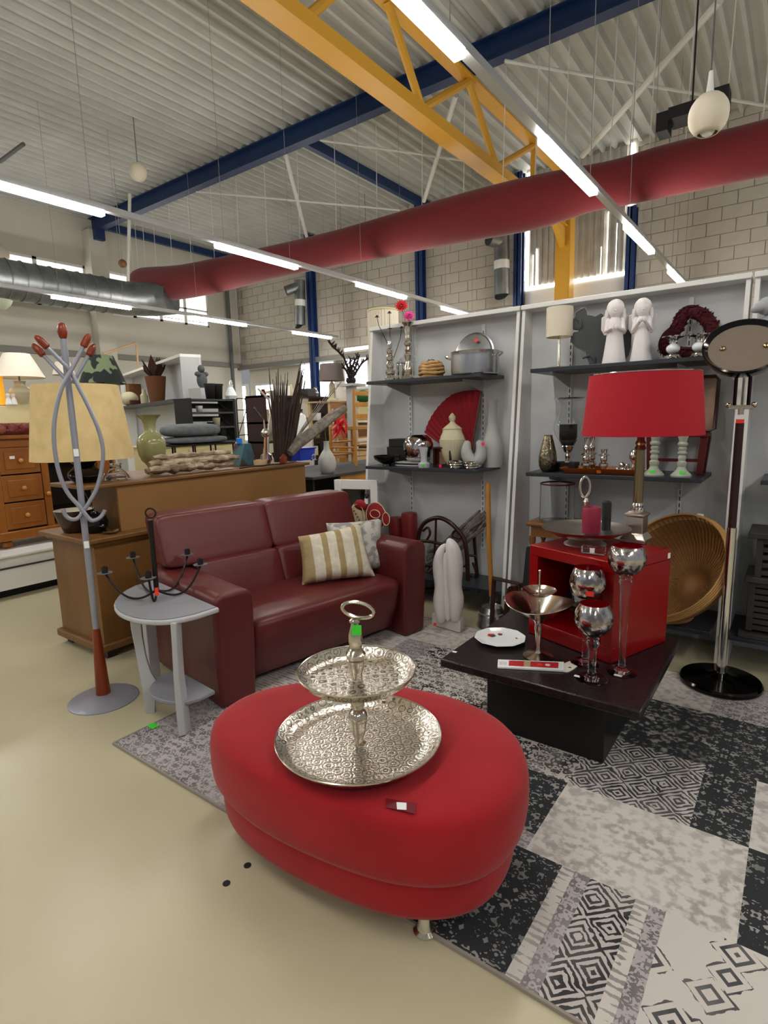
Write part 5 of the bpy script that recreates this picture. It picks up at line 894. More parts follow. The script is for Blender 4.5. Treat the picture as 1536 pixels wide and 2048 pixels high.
# white abstract statue
B = at(897, 1262, z=.011); t = thing('abstract_statue', 'white plaster statue of two entwined bodies on a block, beside the sofa arm', 'statue', B); n = CAMD(B); s = Vector((-n.y, n.x, 0))
bp_ = [at(*p, z=.011)-B for p in ((863, 1250), (920, 1267), (929, 1258), (880, 1240))]; hb = zpy(B, 1238)-B.z; mb = MB(); mb.prism(bp_, (0, 0, hb)); obj('plinth', mb, M['plaster'], t, bev=.008, seg=3)
def blob(L, rr_): mb = MB(); mb.tube([onp(px, py, B+n*.02*e)-B for px, py, e in L], [wp(h, B+Vector((0, 0, .4))) for h in rr_], 16); return mb
mb = blob([(880, 1246, 0), (882, 1235, 0), (879, 1215, 0), (878, 1195, 0), (882, 1175, 0), (878, 1150, 0), (875, 1125, 0), (880, 1104, 0), (887, 1092, 0), (893, 1088, 0)], [7, 11, 13, 13, 11, 12.5, 11, 9, 6, 2]); o_ = blob([(911, 1246, 1), (909, 1232, 1), (912, 1215, 1), (913, 1195, 1), (908, 1175, 1), (909, 1150, 1), (910, 1125, 1), (907, 1105, 1), (903, 1090, 1), (898, 1080, 1), (896, 1077, 1)], [7, 11, 15, 16.5, 14, 17, 17, 16, 13, 7, 2]); mb.add(o_.v, o_.f); o_ = blob([(895, 1244, 0), (896, 1210, 0), (894, 1170, 0), (894, 1130, 0), (893, 1100, 0)], [8, 11, 9, 10, 7]); mb.add(o_.v, o_.f); obj('bodies', mb, M['plaster'], t, ang=80, sub=1)
sticker(t, 'price_sticker', M['redst'], onp(870, 1248, B+n*.07)-B, n, .022, .018)
# wash plunger
B = at(983, 1252, z=0); t = thing('wash_plunger', 'bell-shaped aluminium wash plunger with long wooden handle leaning upright', 'plunger', B); k = wp(1, B)
mb = MB(); mb.lathe([(29*k, 0), (29.5*k, .004), (27*k, zpy(B, 1240)), (26*k, zpy(B, 1238)), (27*k, zpy(B, 1232)), (24*k, zpy(B, 1226)), (25*k, zpy(B, 1222)), (20*k, zpy(B, 1212)), (8*k, zpy(B, 1206)), (5.5*k, zpy(B, 1200)), (5.5*k, zpy(B, 1192)), (0, zpy(B, 1192))], 36); obj('bell', mb, M['alu'], t)
mb = MB(); mb.tube([(0, 0, zpy(B, 1195)), onp(978, 1080, B)-B, onp(976, 966, B)-B], [4.6*k, 4.8*k, 4.4*k], 12); obj('handle', mb, M['chairw'], t); sticker(t, 'price_sticker', M['yelst'], onp(982, 1222, B)-B+CAMD(B)*.088, CAMD(B)+Vector((0, 0, .6)), .02, .015)
# bentwood chair frame on low shelf
B = Vector((at(880, 1175, y=3.62).x, 3.62, ZLOW+.001)); t = thing('bentwood_rack', 'dark bentwood magazine rack with arched ends on the low shelf behind the sofa arm', 'rack', B)
def tb(L, r, y0=0): mb = MB(); mb.tube(sm([at(px, py, y=3.62+y0)-B for px, py in L]), r, 8); return obj('bent_frame', mb, M['dwood'], t, ang=60)
tb([(842, 1185), (838, 1130), (836, 1085), (840, 1060), (850, 1045), (866, 1037), (880, 1036), (895, 1042), (912, 1056), (928, 1078), (934, 1110), (936, 1160), (938, 1180)], .017)
tb([(838, 1082), (860, 1083), (885, 1088), (905, 1084)], .013); tb([(872, 1038), (871, 1084)], .009); tb([(846, 1062), (856, 1055), (860, 1068), (852, 1082)], .01); tb([(912, 1060), (905, 1068), (912, 1075), (925, 1076)], .01)
tb([(958, 1185), (952, 1120), (948, 1068)], .013, .14); tb([(934, 1110), (952, 1112)], .01, .1); tb([(938, 1150), (955, 1165)], .01, .1); tb([(846, 1130), (900, 1135), (936, 1130)], .012)
tb([(870, 1085), (868, 1135), (866, 1175)], .01); tb([(945, 1125), (952, 1145), (946, 1165)], .009, .1)
tb([(850, 1178), (940, 1178)], .012)
# dried grey branches
B = Vector((at(885, 1170, y=3.68).x, 3.68, ZLOW+.03)); t = thing('branch_bundle', 'bundle of grey weathered branches lying slanted through the bentwood rack', 'branches', B)
for i in range(16):
    a = at(850+random.uniform(0, 30), 1130+random.uniform(-28, 30), y=3.70); b = at(962+random.uniform(-4, 16), 1030+random.uniform(-18, 26), y=3.72); L = []
    for j in range(6): q = j/5; L.append(a.lerp(b, q)+Vector((random.uniform(-.006, .006), random.uniform(-.03, .02), random.uniform(-.01, .01)))-B)
    mb = MB(); mb.tube(L, [.012, .016, .015, .014, .012, .008], 6); obj('branch', mb, M['twig'], t, ang=40)
# red poufs behind sofa arm
for i, (px, w_, py0, lab) in enumerate(((795, 15, 1034, 'red leather cylinder stool nearer the sofa, behind its right arm'), (822, 16, 1025, 'red leather cylinder stool farther right, behind the sofa arm'))):
    B = Vector((at(px, 1060, y=3.72-.02*i).x, 3.70-.02*i, ZLOW+.001)); k = wp(1, B); z = zpy(B, py0)-B.z; mb = MB(); mb.lathe([(w_*k*.95, 0), (w_*k, .01), (w_*k, z-.02), (w_*k*.93, z-.004), (w_*k*.7, z), (0, z)], 28); one('leather_stool', lab, 'stool', mb, M['leather2'], B)
# leaning white window frame with glass
fr = [at(668, 968, y=3.42), at(752, 952, y=3.52), at(800, 1250, y=3.44), at(716, 1275, y=3.30)]
B = (fr[2]+fr[3])/2; B = Vector((B.x, B.y, 0.001)); 
u_ = Vector((fr[1].x-fr[0].x, fr[1].y-fr[0].y, 0)).normalized(); wf = (fr[1]-fr[0]).length; A = Vector((fr[0].x, fr[0].y, 0)); hf = (fr[0].z+fr[1].z)/2
t = thing('window_frame', 'old white window frame with glass leaning behind the sofa', 'frame', A); nb_ = Vector((u_.y, -u_.x, 0)); lean_v = Vector((0, 0, 1))
def fq(x0, x1, z0, z1, th=.04): mb = MB(); mb.prism([u_*x0+Vector((0, 0, z0)), u_*x1+Vector((0, 0, z0)), u_*x1+Vector((0, 0, z1)), u_*x0+Vector((0, 0, z1))], nb_*-th); return mb
for a in ((0, .06, .0, hf), (wf-.06, wf, 0, hf), (.06, wf-.06, hf-.075, hf), (.06, wf-.06, 0, .09)): obj('frame_bar', fq(*a), M['white'], t, bev=.004)
mb = fq(.06, wf-.06, .09, hf-.075, .004); mb.v = [(a[0]-nb_.x*.02, a[1]-nb_.y*.02, a[2]) for a in mb.v]; obj('pane', mb, M['glass'], t, ang=0)
mb = fq(.058, .07, hf*.72, hf*.82, -.008); obj('hinge', mb, M['dgrey'], t)
# padded embroidered ornament hanging on the frame corner
c = at(722, 1030, y=3.33); t = thing('padded_ornament', 'padded red and cream embroidered elephant-shaped ornament behind the sofa', 'ornament', c); 
def pp(px, py, o=0): return at(px, py, y=3.33+o)-c
k = wp(1, c)
mb = MB(); mb.sph(pp(716, 1036), (20*k, .03, 32*k), 20, 14); obj('cream_body', mb, M['skin'], t, ang=80)
mb = MB(); mb.sph(pp(752, 1032, -.02), (24*k, .035, 26*k), 20, 14); obj('red_ear', mb, M['padr'], t, ang=80); mb = MB(); mb.sph(pp(772, 1038, -.05), (8*k, .01, 12*k), 16, 10); obj('red_disc', mb, M['padr'], t, ang=80)
mb = MB(); mb.sph(pp(722, 1010, -.01), (17*k, .025, 11*k), 16, 10); obj('red_saddle', mb, M['padr'], t, ang=80)
for px, py, a, b, o in ((752, 1032, 24, 27, -.045), (772, 1038, 8.5, 12.5, -.06), (750, 1028, 12, 8, -.062), (716, 1034, 16, 26, -.03)):
    mb = MB(); q0 = pp(px, py, o); mb.tube([q0+Vector((a*k*cos(i*.4189), 0, b*k*sin(i*.4189))) for i in range(15)], .0035, 6, closed=True); obj('piping', mb, M['skin'], t)
for i in range(7): mb = MB(); q0 = pp(708+i*3.5, 1022+i*6, -.035); mb.sph(q0, .006, 8, 5); obj('button', mb, M['dgrey'], t)
mb = MB(); q0 = pp(733, 1000, -.02); mb.bx(q0.x-.02, q0.x+.012, q0.y, q0.y+.004, q0.z-.03, q0.z+.01); obj('tag', mb, M['wst'], t); mb = MB(); mb.tube([pp(733, 996, -.02), pp(730, 988, -.02), pp(738, 990, -.02), pp(722, 1012, 0)], .006, 6); obj('black_loop', mb, M['blkm'], t)
mb = MB(); mb.tube([pp(722, 1040), pp(722, 1200)], .012, 8); obj('stand_rod', mb, M['dwood'], t); mb = MB(); z0 = -c.z; mb.lathe([(.09, z0+.001), (.09, z0+.02), (.02, z0+.03)], 20, (pp(722, 1200).x, 0, 0)); mb.tube([(pp(722, 1200).x, 0, z0+.02), pp(722, 1190)], .012, 8); obj('stand_foot', mb, M['dwood'], t)
# stool with glass cylinder
B = Vector((at(1115, 1062, y=3.62).x, 3.62, ZLOW+.001)); t = thing('turned_stool', 'small brown stool with turned legs under the red-rimmed glass cylinder', 'stool', B); k = wp(1, B); zt = zpy(B, 1040)-B.z
mb = MB(); mb.bx(-48*k, 46*k, -.15, .13, zt-.03, zt); obj('seat', mb, M['stool'], t, bev=.012, seg=3); mb = MB(); mb.bx(-40*k, 38*k, -.12, .10, zt-.10, zt-.03); obj('apron', mb, M['stool'], t)
for sx_ in (-1, 1):
    for sy_ in (-.11, .09): mb = MB(); mb.lathe([(.012, 0), (.02, .05), (.014, .1), (.024, .2), (.014, .26), (.026, zt-.2), (.012, zt-.17), (.022, zt-.14), (.022, zt-.1)], 14, (sx_*38*k, sy_, 0)); obj('leg', mb, M['stool'], t)
GB = Vector((B.x+.0, 3.60, B.z+zt+.001)); t = thing('glass_cylinder', 'clear glass cylinder vase with dark red rim standing on the turned stool', 'vase', GB); k = wp(1, GB); h = zpy(GB, 967)-GB.z; mb = MB(); mb.lathe([(0, 0), (33*k, 0), (34*k, .01), (33*k, h), (32*k, h), (32.5*k, .012), (0, .01)], 36, cap=False); obj('cylinder', mb, M['glass'], t); mb = MB(); mb.tube([(32.5*k*cos(i*pi/18), 32.5*k*sin(i*pi/18), h) for i in range(36)], .005, 8, closed=True); obj('rim', mb, mat('red_rim', (110, 14, 30), .3), t)
# dark chair and black board left of red cube
B = at(1008, 1262, z=0); t = thing('dark_chair', 'dark wooden folding chair half hidden behind the coffee table', 'chair', Vector((-1.46, 3.12, 0)))
O = t.location
def cp(px, py, y): return at(px, py, y=y)-O
mb = MB(); mb.tube([cp(1008, 1256, 3.1), cp(1020, 1178, 3.12)], .018, 8); obj('leg', mb, M['dwood'], t); mb = MB(); mb.tube([cp(1020, 1178, 3.1), cp(1046, 1170, 3.2)], .016, 8); obj('arm_rail', mb, M['dwood'], t)
mb = MB(); mb.tube([cp(1042, 1215, 3.3), cp(1044, 1178, 3.3)], .05, 10); obj('seat_pad', mb, M['card'], t, label='pale padded seat'); 
for q in ((-.05, .05), (.25, -.05)): mb = MB(); mb.tube([(q[0], q[1], 0), (q[0]*.6, q[1], .4)], .015, 8); obj('leg', mb, M['dwood'], t)
mb = MB(); mb.tube([cp(1044, 1200, 3.3), (.15, 0, .4), (-.03, .03, .4)], .012, 8); obj('rail', mb, M['dwood'], t)
F0 = at(1046, 1260, z=0); Y0 = 3.05; t = thing('black_board', 'black framed board leaning behind the red cube', 'board', Vector((at(1062, 1180, y=Y0).x+.12, Y0, 0)))
O = t.location; Pq = [at(1040, 1190, y=Y0), at(1052, 1094, y=Y0+.06), at(1100, 1092, y=Y0+.06), at(1100, 1190, y=Y0)]; Pq = [Vector((Pq[0].x-.02, Y0, 0)), Pq[1], Pq[2], Vector((Pq[3].x, Y0, 0))]; mb = MB(); mb.prism([p-O for p in Pq], (0, .025, 0)); obj('panel', mb, M['blkm'], t, ang=0, bev=.003)
# wicker tub chair
Bf = at(1370, 1267, z=ZLOW); B = Vector((-.60, 3.58, ZLOW+.001)); t = thing('wicker_chair', 'round wicker tub chair with flared basket base behind the red cube', 'chair', B)
wc = at(1320, 1150, y=3.52)-B; k = wp(1, B+wc); 
zb = zpy(B, 1215)-B.z; mb = MB(); mb.lathe([(.17, 0), (.175, .01), (.14, zb*.55), (.11, zb*.85), (.13, zb)], 40); obj('base', mb, M['wick'], t)
mb = MB()
for i in range(3): mb.tube([((.172+.003*i)*cos(q*pi/16), (.172+.003*i)*sin(q*pi/16), .012+.012*i) for q in range(32)], .006, 5, closed=True)
obj('base_rim', mb, M['wickl'], t)
# bowl shell: axis tilted to the camera side (left-front)
axd = Vector((-.42, -.70, .58)).normalized(); Q = Vector((0, 0, 1)).rotation_difference(axd).to_matrix().to_4x4(); R = .335
cc = onp(1338, 1133, (-.6, 3.40, .6))-B; Mx = Matrix.Translation(cc)@Q
mb = MB(); mb.lathe([(0, -R*.72), (R*.35, -R*.68), (R*.68, -R*.5), (R*.9, -R*.24), (R, 0), (R*.985, .0), (R*.885, -R*.24), (R*.665, -R*.485), (R*.34, -R*.66), (0, -R*.7)], 48, cap=False); mb.xf(Mx); obj('shell', mb, M['wick'], t, ang=80)
mb = MB()
for i in range(7): rr_ = R*(1.0-.013*abs(i-3)); mb.tube([(rr_*cos(q*pi/24), rr_*sin(q*pi/24), -.026+i*.0095) for q in range(48)], .0055, 5, closed=True)
mb.xf(Mx); obj('woven_rim', mb, M['wickl'], t)
mb = MB()
for i in range(72):
    a = i*2*pi/72; mb.tube([((r*.985)*cos(a), (r*.985)*sin(a), z) for r, z in ((R*.1, -R*.695), (R*.36, -R*.645), (R*.67, -R*.48), (R*.885, -R*.23), (R*.985, 0))], .0025, 4)
mb.xf(Mx); obj('cane_ribs', mb, M['wick'], t, ang=0)
sticker(t, 'price_label', M['wst'], Mx@Vector((R*.6, R*.78, .02)), (-.3, -1, .2), .035, .022)
# dark slatted cabinet at right edge
B = Vector((at(1505, 1290, z=ZLOW).x+.09, 3.56, ZLOW+.001)); t = thing('slatted_stand', 'dark grey two-tier slatted wooden stand at the right picture edge', 'stand', B); dk = mat('dark_slats', (62, 58, 56), .5, c2=(48, 44, 44), sc_=10)
xl = at(1495, 1200, y=3.45).x-B.x; xw = .36
zz1 = zpy(B, 1160)-B.z; zz2 = zpy(B, 1073)-B.z
for z0, z1, ns, ins in ((.04, zz1, 8, 0), (zz1+.03, zz2, 5, .02)):
    for x in (xl+ins, xl+xw-ins-.03):
        for y in (-.12, .1): mb = MB(); mb.bx(x, x+.03, y, y+.03, z0, z1); obj('post', mb, dk, t, bev=.002)
    for i in range(ns): z = z0+(z1-z0)*(i+.6)/ns; mb = MB(); mb.bx(xl+ins+.03, xl+xw-ins-.03, -.115, -.1, z-.012, z+.012, Matrix.Translation((0, 0, 0))); obj('slat', mb, dk, t, ang=0)
    mb = MB(); mb.bx(xl+ins+.03, xl+xw-ins-.03, .1, .12, z0, z1); obj('back', mb, M['blkm'], t, ang=0)
for z, e in ((0, .03), (zz1, .02), (zz2, .02)): mb = MB(); mb.bx(xl-e, xl+xw+e, -.14, .15, z, z+.03); obj('board', mb, dk, t, bev=.004)
# ================================================================== BACKGROUND AT LEFT, BEHIND THE SOFA
def px_(px, py, X, z): p = at(px, py, x=X); return Vector((X, p.y, z+.0005))
def pb(name, label, cat, m, px, py, X, z, rr, n=24, group=None, part='body', mod=None, cap=True):
    B = px_(px, py, X, z); d = prj(B)[1]-py; t = thing(name, label, cat, B, group=group); mb = MB(); pr = rows(B, [(p+d, h) for p, h in rr]); pr[0] = (pr[0][0], 0); mb.lathe(pr, n, mod=mod, cap=cap); obj(part, mb, m, t); t['d'] = d; return t
# ---- sideboard seen from behind, with low hutch
P0 = at(213, 1321, z=0); xb = P0.x; yb = P0.y
t = thing('sideboard', 'brown wooden sideboard seen from its plain back, behind the sofa', 'sideboard', (xb-.28, 2.5, 0)); O = t.location
def bl_(x0, x1, y0, y1, z0, z1): return MB().bx(x0-O.x, x1-O.x, y0-O.y, y1-O.y, z0, z1)
obj('end_panel', bl_(xb-.53, xb, yb, yb+.02, .09, .71), M['cab'], t, ang=0); obj('back_panel', bl_(xb-.012, xb, yb+.02, 3.4, .09, .71), M['cab'], t, ang=0)
obj('end_panel', bl_(xb-.53, xb, 3.38, 3.4, .09, .71), M['cab'], t, ang=0); obj('front', bl_(xb-.53, xb-.51, yb+.02, 3.38, .09, .71), M['cab'], t, ang=0)
obj('top_board', bl_(xb-.60, xb+.03, yb-.05, 3.44, .722, .752), M['cab'], t, bev=.008, seg=3); obj('top_moulding', bl_(xb-.57, xb+.012, yb-.02, 3.42, .70, .722), M['cab'], t, bev=.006)
obj('skirting', bl_(xb-.56, xb+.01, yb-.03, 3.41, .05, .10), M['cab'], t, bev=.012)
for x in (xb-.5, xb-.05):
    for y in (yb+.05, 3.3): obj('foot', bl_(x-.03, x+.03, y-.03, y+.03, 0, .05), M['dwood'], t)
HZ = 1.056
t = thing('hutch', 'low open hutch with hardboard back, standing on the brown sideboard', 'hutch', (xb-.3, 2.6, .753)); O = t.location; 
def bl_(x0, x1, y0, y1, z0, z1): return MB().bx(x0-O.x, x1-O.x, y0-O.y, y1-O.y, z0-O.z, z1-O.z)
yh0 = at(240, 1040, x=xb-.07).y; yh1 = 3.44
obj('back_panel', bl_(xb-.08, xb-.065, yh0, yh1, .753, 1.032), M['hut'], t, ang=0); obj('side_panel', bl_(xb-.42, xb-.08, yh0+.02, yh0+.04, .753, 1.032), M['cab'], t, ang=0); obj('side_panel', bl_(xb-.42, xb-.08, yh1-.04, yh1-.02, .753, 1.032), M['cab'], t, ang=0)
obj('top_board', bl_(xb-.50, xb-.05, yh0-.20, yh1+.05, 1.032, HZ), M['cab'], t, bev=.006, seg=2)
mb = MB(); mb.tube([(xb-.30-O.x, yh0-.1-O.y, .30-.02), (xb-.2-O.x, yh0-.04-O.y, 0.003)], .003, 5); obj('wire_stay', mb, M['greym'], t)
# lamp with big parchment shade
t = pb('table_lamp', 'lamp with big mottled parchment shade and black glossy vase base, behind the coat stand', 'lamp', M['blk'], 172, 957, xb-.30, HZ, [(957, 20), (953, 26), (944, 33), (936, 31), (928, 22), (922, 18), (918, 24), (914, 27), (913, 22), (912, 5)], 32)
k = wp(1, t.location); z0 = zpy(t.location, 911+t['d'])-t.location.z; z1 = zpy(t.location, 764+t['d'])-t.location.z
mb = MB(); mb.lathe([(92*k, z0), (93*k, z0), (76*k, z1), (75*k, z1), (91.5*k, z0+.004)], 48, cap=False); obj('shade', mb, M['parch'], t); mb = MB(); mb.tube([(0, 0, .1), (0, 0, z1-.02)], .008, 8); mb.tube([(-75*k, 0, z1-.01), (75*k, 0, z1-.01)], .003, 6); obj('stem', mb, M['brass'], t)
B = px_(150, 1043, xb-.33, .753); k = wp(1, B); z = zpy(B, 1019)-B.z; mb = MB(); mb.lathe([(18*k, 0), (22*k, .005), (34*k, z*.75), (38*k, z)], 28); t = thing('brown_bowl', 'dark brown bowl with cream inside on the left end of the sideboard', 'bowl', B); mb = MB(); mb.lathe([(0, 0), (18*k, 0), (22*k, .005), (33*k, z*.7), (38*k, z), (36.5*k, z)], 28, cap=False); obj('bowl', mb, mat('brown_glaze', (52, 28, 22), .2), t); mb = MB(); mb.lathe([(37*k, z-.001), (32*k, z*.7), (20*k, .012), (0, .01)], 28, cap=False); obj('cream_lining', mb, M['offw'], t)
B = px_(190, 1038, xb-.18, .753); k = wp(1, B); mb = MB(); mb.lathe([(0, 0), (14*k, 0), (22*k, .03), (24*k, .07), (20*k, .105), (8*k, .12), (6*k, .13), (0, .132)], 24, cap=False); one('black_pot', 'round black glossy lidded pot under the left end of the hutch', 'pot', mb, M['blk'], B)
B = px_(205, 1040, xb-.12, .753); mb = MB(); mb.lathe([(.02, 0), (.045, .012), (.05, .02), (.02, .008), (0, .006)], 20); one('small_silver_dish', 'small silver dish beside the black pot on the sideboard', 'dish', mb, M['chrome'], B+Vector((.06, .015, 0)))
# hutch top things
XM = xb-.22
t = pb('glass_carafe', 'clear glass flask beside the driftwood on the hutch', 'flask', M['glass'], 232, 946, XM-.05, HZ, [(946, 24), (942, 25), (934, 20), (924, 11), (918, 10), (914, 13), (914, 11), (924, 9), (936, 18), (944, 20)], 24, cap=False)
t = pb('celadon_vase', 'tall green glazed vase with flared wavy rim standing on the hutch', 'vase', M['celadon'], 305, 914, XM-.16, HZ, [(914, 12), (910, 12), (903, 9), (896, 12), (887, 20), (875, 25), (860, 27.5), (848, 27), (838, 21), (832, 13), (826, 11), (815, 10.5), (806, 13), (800, 18), (796, 22), (796, 20), (806, 11)], 36, mod=lambda a, z: 1+(.06*cos(6*a) if z > .33 else 0), cap=False)
y0, y1 = at(287, 925, x=XM).y, at(470, 925, x=XM).y; t = thing('driftwood_log', 'long weathered grey-brown driftwood log lying along the hutch top', 'driftwood', (XM+.02, (y0+y1)/2, HZ)); L = y1-y0; kz = wp(1, t.location)
for i, (o, zc, h, ra, rb) in enumerate(((0, .04, .042, 0, .95), (.04, .085, .04, .02, 1), (-.01, .125, .03, .08, .93), (.07, .05, .042, .0, .55))):
    mb = MB(); n = 24; V = []
    P_ = [Vector((o*.5+.01*noise.noise(Vector((j*.3, i, 0))), -L/2+L*(ra+(rb-ra)*j/n), zc+.012*noise.noise(Vector((j*.35, i*3, 5))))) for j in range(n+1)]
    mb.tube(P_, [max(.012, h*(.75+.5*noise.noise(Vector((j*.5, i*7, 2))))*(1 if .05 < j/n < .93 else .7)) for j in range(n+1)], 10, sq=.85); mb.v = [(a[0], a[1], max(.001, a[2])) for a in mb.v]; obj('layer', mb, M['drift'], t, ang=30)
B = px_(497, 922, XM-.05, HZ); k = wp(1, B); mb = MB(); mb.prism([(0, -22*k, 0), (0, 22*k, 0), (.0, 9*k, 44*k), (0, -8*k, 44*k)], (-.12, 0, 0)); one('teal_block', 'teal and rust patinated wedge-shaped block on the hutch', 'ornament', mb, M['teal'], B, bev=.004)
B2 = B+Vector((-.06, -.03, 44*k)); mb = MB(); mb.lathe([(.022, 0), (.023, .004), (.023, .04), (.02, .044), (0, .044)], 18); one('blue_tin', 'small bright blue tin on the teal wedge', 'tin', mb, mat('bright_blue', (40, 130, 230), .3), B2)
B = px_(520, 921, XM+.06, HZ); t = thing('wooden_dish', 'small round wooden dish on the hutch top', 'dish', B); mb = MB(); mb.lathe([(0, 0), (.04, 0), (.05, .01), (.052, .045), (.049, .045), (.046, .012), (0, .01)], 24, cap=False); obj('dish', mb, M['ltan'], t)
mb = MB(); mb.tube([px_(px, py, XM+.12, HZ+.006)-Vector((0, 0, .0)) for px, py in ((476, 930), (490, 922), (505, 924), (520, 930), (540, 926), (556, 918), (572, 914))], .005, 6); mb.v = [(a[0]+.02*sin(a[1]*30), a[1], a[2]) for a in mb.v]; one('cable', 'dark cable curling along the hutch edge', 'cable', mb, M['blkm'])
# dried grass bundle
B = px_(566, 913, XM, HZ); t = thing('dried_palm_bundle', 'two tall bundles of dark dried palm fronds standing on the hutch', 'dried plant', B); d = prj(B)[1]-913
def hp_(px, py, o=0): return at(px, py+d, x=XM+o)-B
for (b, tp, n_, w, sp) in (((560, 912), (556, 724), 26, 15, 22), ((572, 910), (603, 706), 22, 13, 9)):
    mb = MB()
    for i in range(n_):
        u = random.uniform(-1, 1); v = random.uniform(-.04, .04); lo = hp_(b[0]+u*w*.7, b[1], v*.3); mid = hp_((b[0]+tp[0])/2+u*w, (b[1]+tp[1])/2, v); hi = hp_(tp[0]+u*sp, tp[1]+random.uniform(-8, 60)*abs(u)+random.uniform(0, 25), v*1.3); lo.z = max(lo.z, .003); mb.tube([lo, lo.lerp(mid, .5)+Vector((0, .004, 0)), mid, hi], [.008, .010, .008, .002], 5)
    obj('frond_bundle', mb, M['twig2'], t, ang=40)
B = px_(580, 912, XM+.08, HZ); P_ = [px_(582, 905, XM+.08, 0)]; L = [at(px, py, x=XM+.08)-B for px, py in ((580, 907), (596, 888), (615, 872), (640, 852), (665, 832), (690, 816))]; t = thing('leaning_branch', 'thick grey weathered branch leaning up to the right behind the sofa', 'branch', B); mb = MB(); mb.tube(L, [wp(r, B) for r in (7, 10, 12, 12, 11, 7)], 10); mb.v = [tuple(Vector(a)+Vector((0, 0, 1))*.012*noise.noise(Vector(a)*25)) for a in mb.v]; mn = min(a[2] for a in mb.v); mb.v = [(a[0], a[1], a[2]-min(0, mn)) for a in mb.v]; obj('branch', mb, M['twig'], t, ang=30)
for i in range(4): mb = MB(); mb.tube([L[0]+Vector((-.02, 0, .03)), at(640+i*14, 800-i*12, x=XM+.05)-B], .004, 5); obj('thin_twig', mb, M['twig'], t)
B = px_(568, 913, XM+.12, HZ); k = wp(1, B); mb = MB(); mb.prism([(0, -8*k, 0), (0, 7*k, 0), (0, 9*k, 14*k), (0, 1*k, 20*k), (0, -9*k, 12*k)], (-.02, 0, 0)); one('wooden_wedge', 'small pointed red-brown wood piece in front of the palm bundles', 'ornament', mb, M['woodr'], B, bev=.003)
B = px_(604, 917, XM-.06, HZ); k = wp(1, B); t = thing('blue_bin', 'bright blue plastic bin at the right end of the hutch', 'bin', B); z = 22*k
mb = MB(); w = 23*k; mb.bx(-.07, .07, -w, w, 0, z); mb.v = [(a[0]*(1 if a[2] > .01 else .9), a[1]*(1 if a[2] > .01 else .9), a[2]) for a in mb.v]; obj('bin', mb, M['blueb'], t, bev=.004); mb = MB(); mb.bx(-.078, .078, -w-.008, w+.008, z, z+.012); obj('rim', mb, M['blueb'], t, bev=.003)
B = px_(627, 915, XM+.06, HZ); mb = MB(); mb.tube([(0, .022*cos(q), .026+.022*sin(q)) for q in [i*pi/8 for i in range(16)]], .006, 6, closed=True); mb.bx(-.01, .01, -.03, .03, 0, .006); one('silver_ring_stand', 'small silver ring on a stand at the right end of the hutch', 'ornament', mb, M['chrome'], B)
# ---- counter right of the hutch
CZ = .915; t = thing('counter', 'dark grey topped wooden counter behind the sofa, right of the hutch', 'counter', (-3.75, 4.6, 0)); O = t.location
def bl_(x0, x1, y0, y1, z0, z1): return MB().bx(x0-O.x, x1-O.x, y0-O.y, y1-O.y, z0, z1)
obj('top', bl_(-4.3, -3.38, 3.56, 5.9, CZ-.025, CZ), M['dgrey'], t, bev=.004); obj('rail', bl_(-3.42, -3.40, 3.95, 5.9, CZ-.10, CZ-.025), M['chairw'], t); obj('carcass', bl_(-4.28, -4.26, 3.6, 5.9, 0, CZ-.025), M['blkm'], t, ang=0)
obj('side', bl_(-4.26, -3.42, 3.6, 3.62, 0, CZ-.025), M['blkm'], t, ang=0); obj('side', bl_(-4.26, -3.42, 5.86, 5.88, 0, CZ-.025), M['blkm'], t, ang=0); obj('shelf', bl_(-4.26, -3.42, 3.62, 5.86, .5, .52), M['dgrey'], t, ang=0)
t = pb('silver_vase', 'silvery dimpled bottle vase with a green stem on the counter', 'vase', M['silverp'], 655, 944, -3.52, CZ, [(944, 11), (941, 14), (932, 17.5), (922, 18), (912, 16), (902, 10), (896, 6), (890, 5.5), (883, 5), (880, 6), (880, 4.5)], 28); mb = MB(); k = wp(1, t.location); mb.tube([(0, 0, 60*k), (0, -.01, 85*k), (.0, -.012, 105*k)], .004, 5); obj('stem', mb, M['stem'], t)
# ladder-back chair on the counter
B = Vector((-3.75, at(712, 930, x=-3.75).y, CZ+.0005)); t = thing('ladder_back_chair', 'golden wood ladder-back chair with rush seat standing on the counter', 'chair', B); k = wp(1, B); zc = lambda py: zpy(B, py)-B.z
w_, dp = .36, .34
for x, y, zt in ((0, 0, zc(778)), (0, w_, zc(778)), (-dp, 0, zc(853)), (-dp, w_, zc(853))): mb = MB(); mb.lathe([(.014, 0), (.017, .05), (.018, zt*.6), (.013, zt)], 12, (x, y, 0)); obj('leg', mb, M['chairw'], t)
for py in (786, 808, 832): mb = MB(); mb.bx(-.008, .008, 0, w_, zc(py+5), zc(py-4)); obj('slat', mb, M['chairw'], t, bev=.004)
mb = MB(); mb.bx(-dp-.01, .02, -.01, w_+.01, zc(860), zc(852)); obj('seat', mb, M['rush'], t, bev=.008)
for py, q in ((885, 0), (912, 0), (895, 1), (905, 1)):
    mb = MB(); z = zc(py)
    if q == 0: mb.tube([(0, 0, z), (0, w_, z)], .01, 8); mb.tube([(-dp, 0, z), (-dp, w_, z)], .01, 8)
    else: mb.tube([(0, 0, z), (-dp, 0, z)], .01, 8); mb.tube([(0, w_, z), (-dp, w_, z)], .01, 8)
    obj('rung', mb, M['chairw'], t)
c = onp(683, 845, (-3.9, at(683, 845, x=-3.9).y, 1.3)); 
t = thing('red_ribbon_bunch', 'bunch of red ribbons hanging on the ladder-back chair', 'ribbon', Vector((-3.72, B.y-.06, B.z))); O = t.location
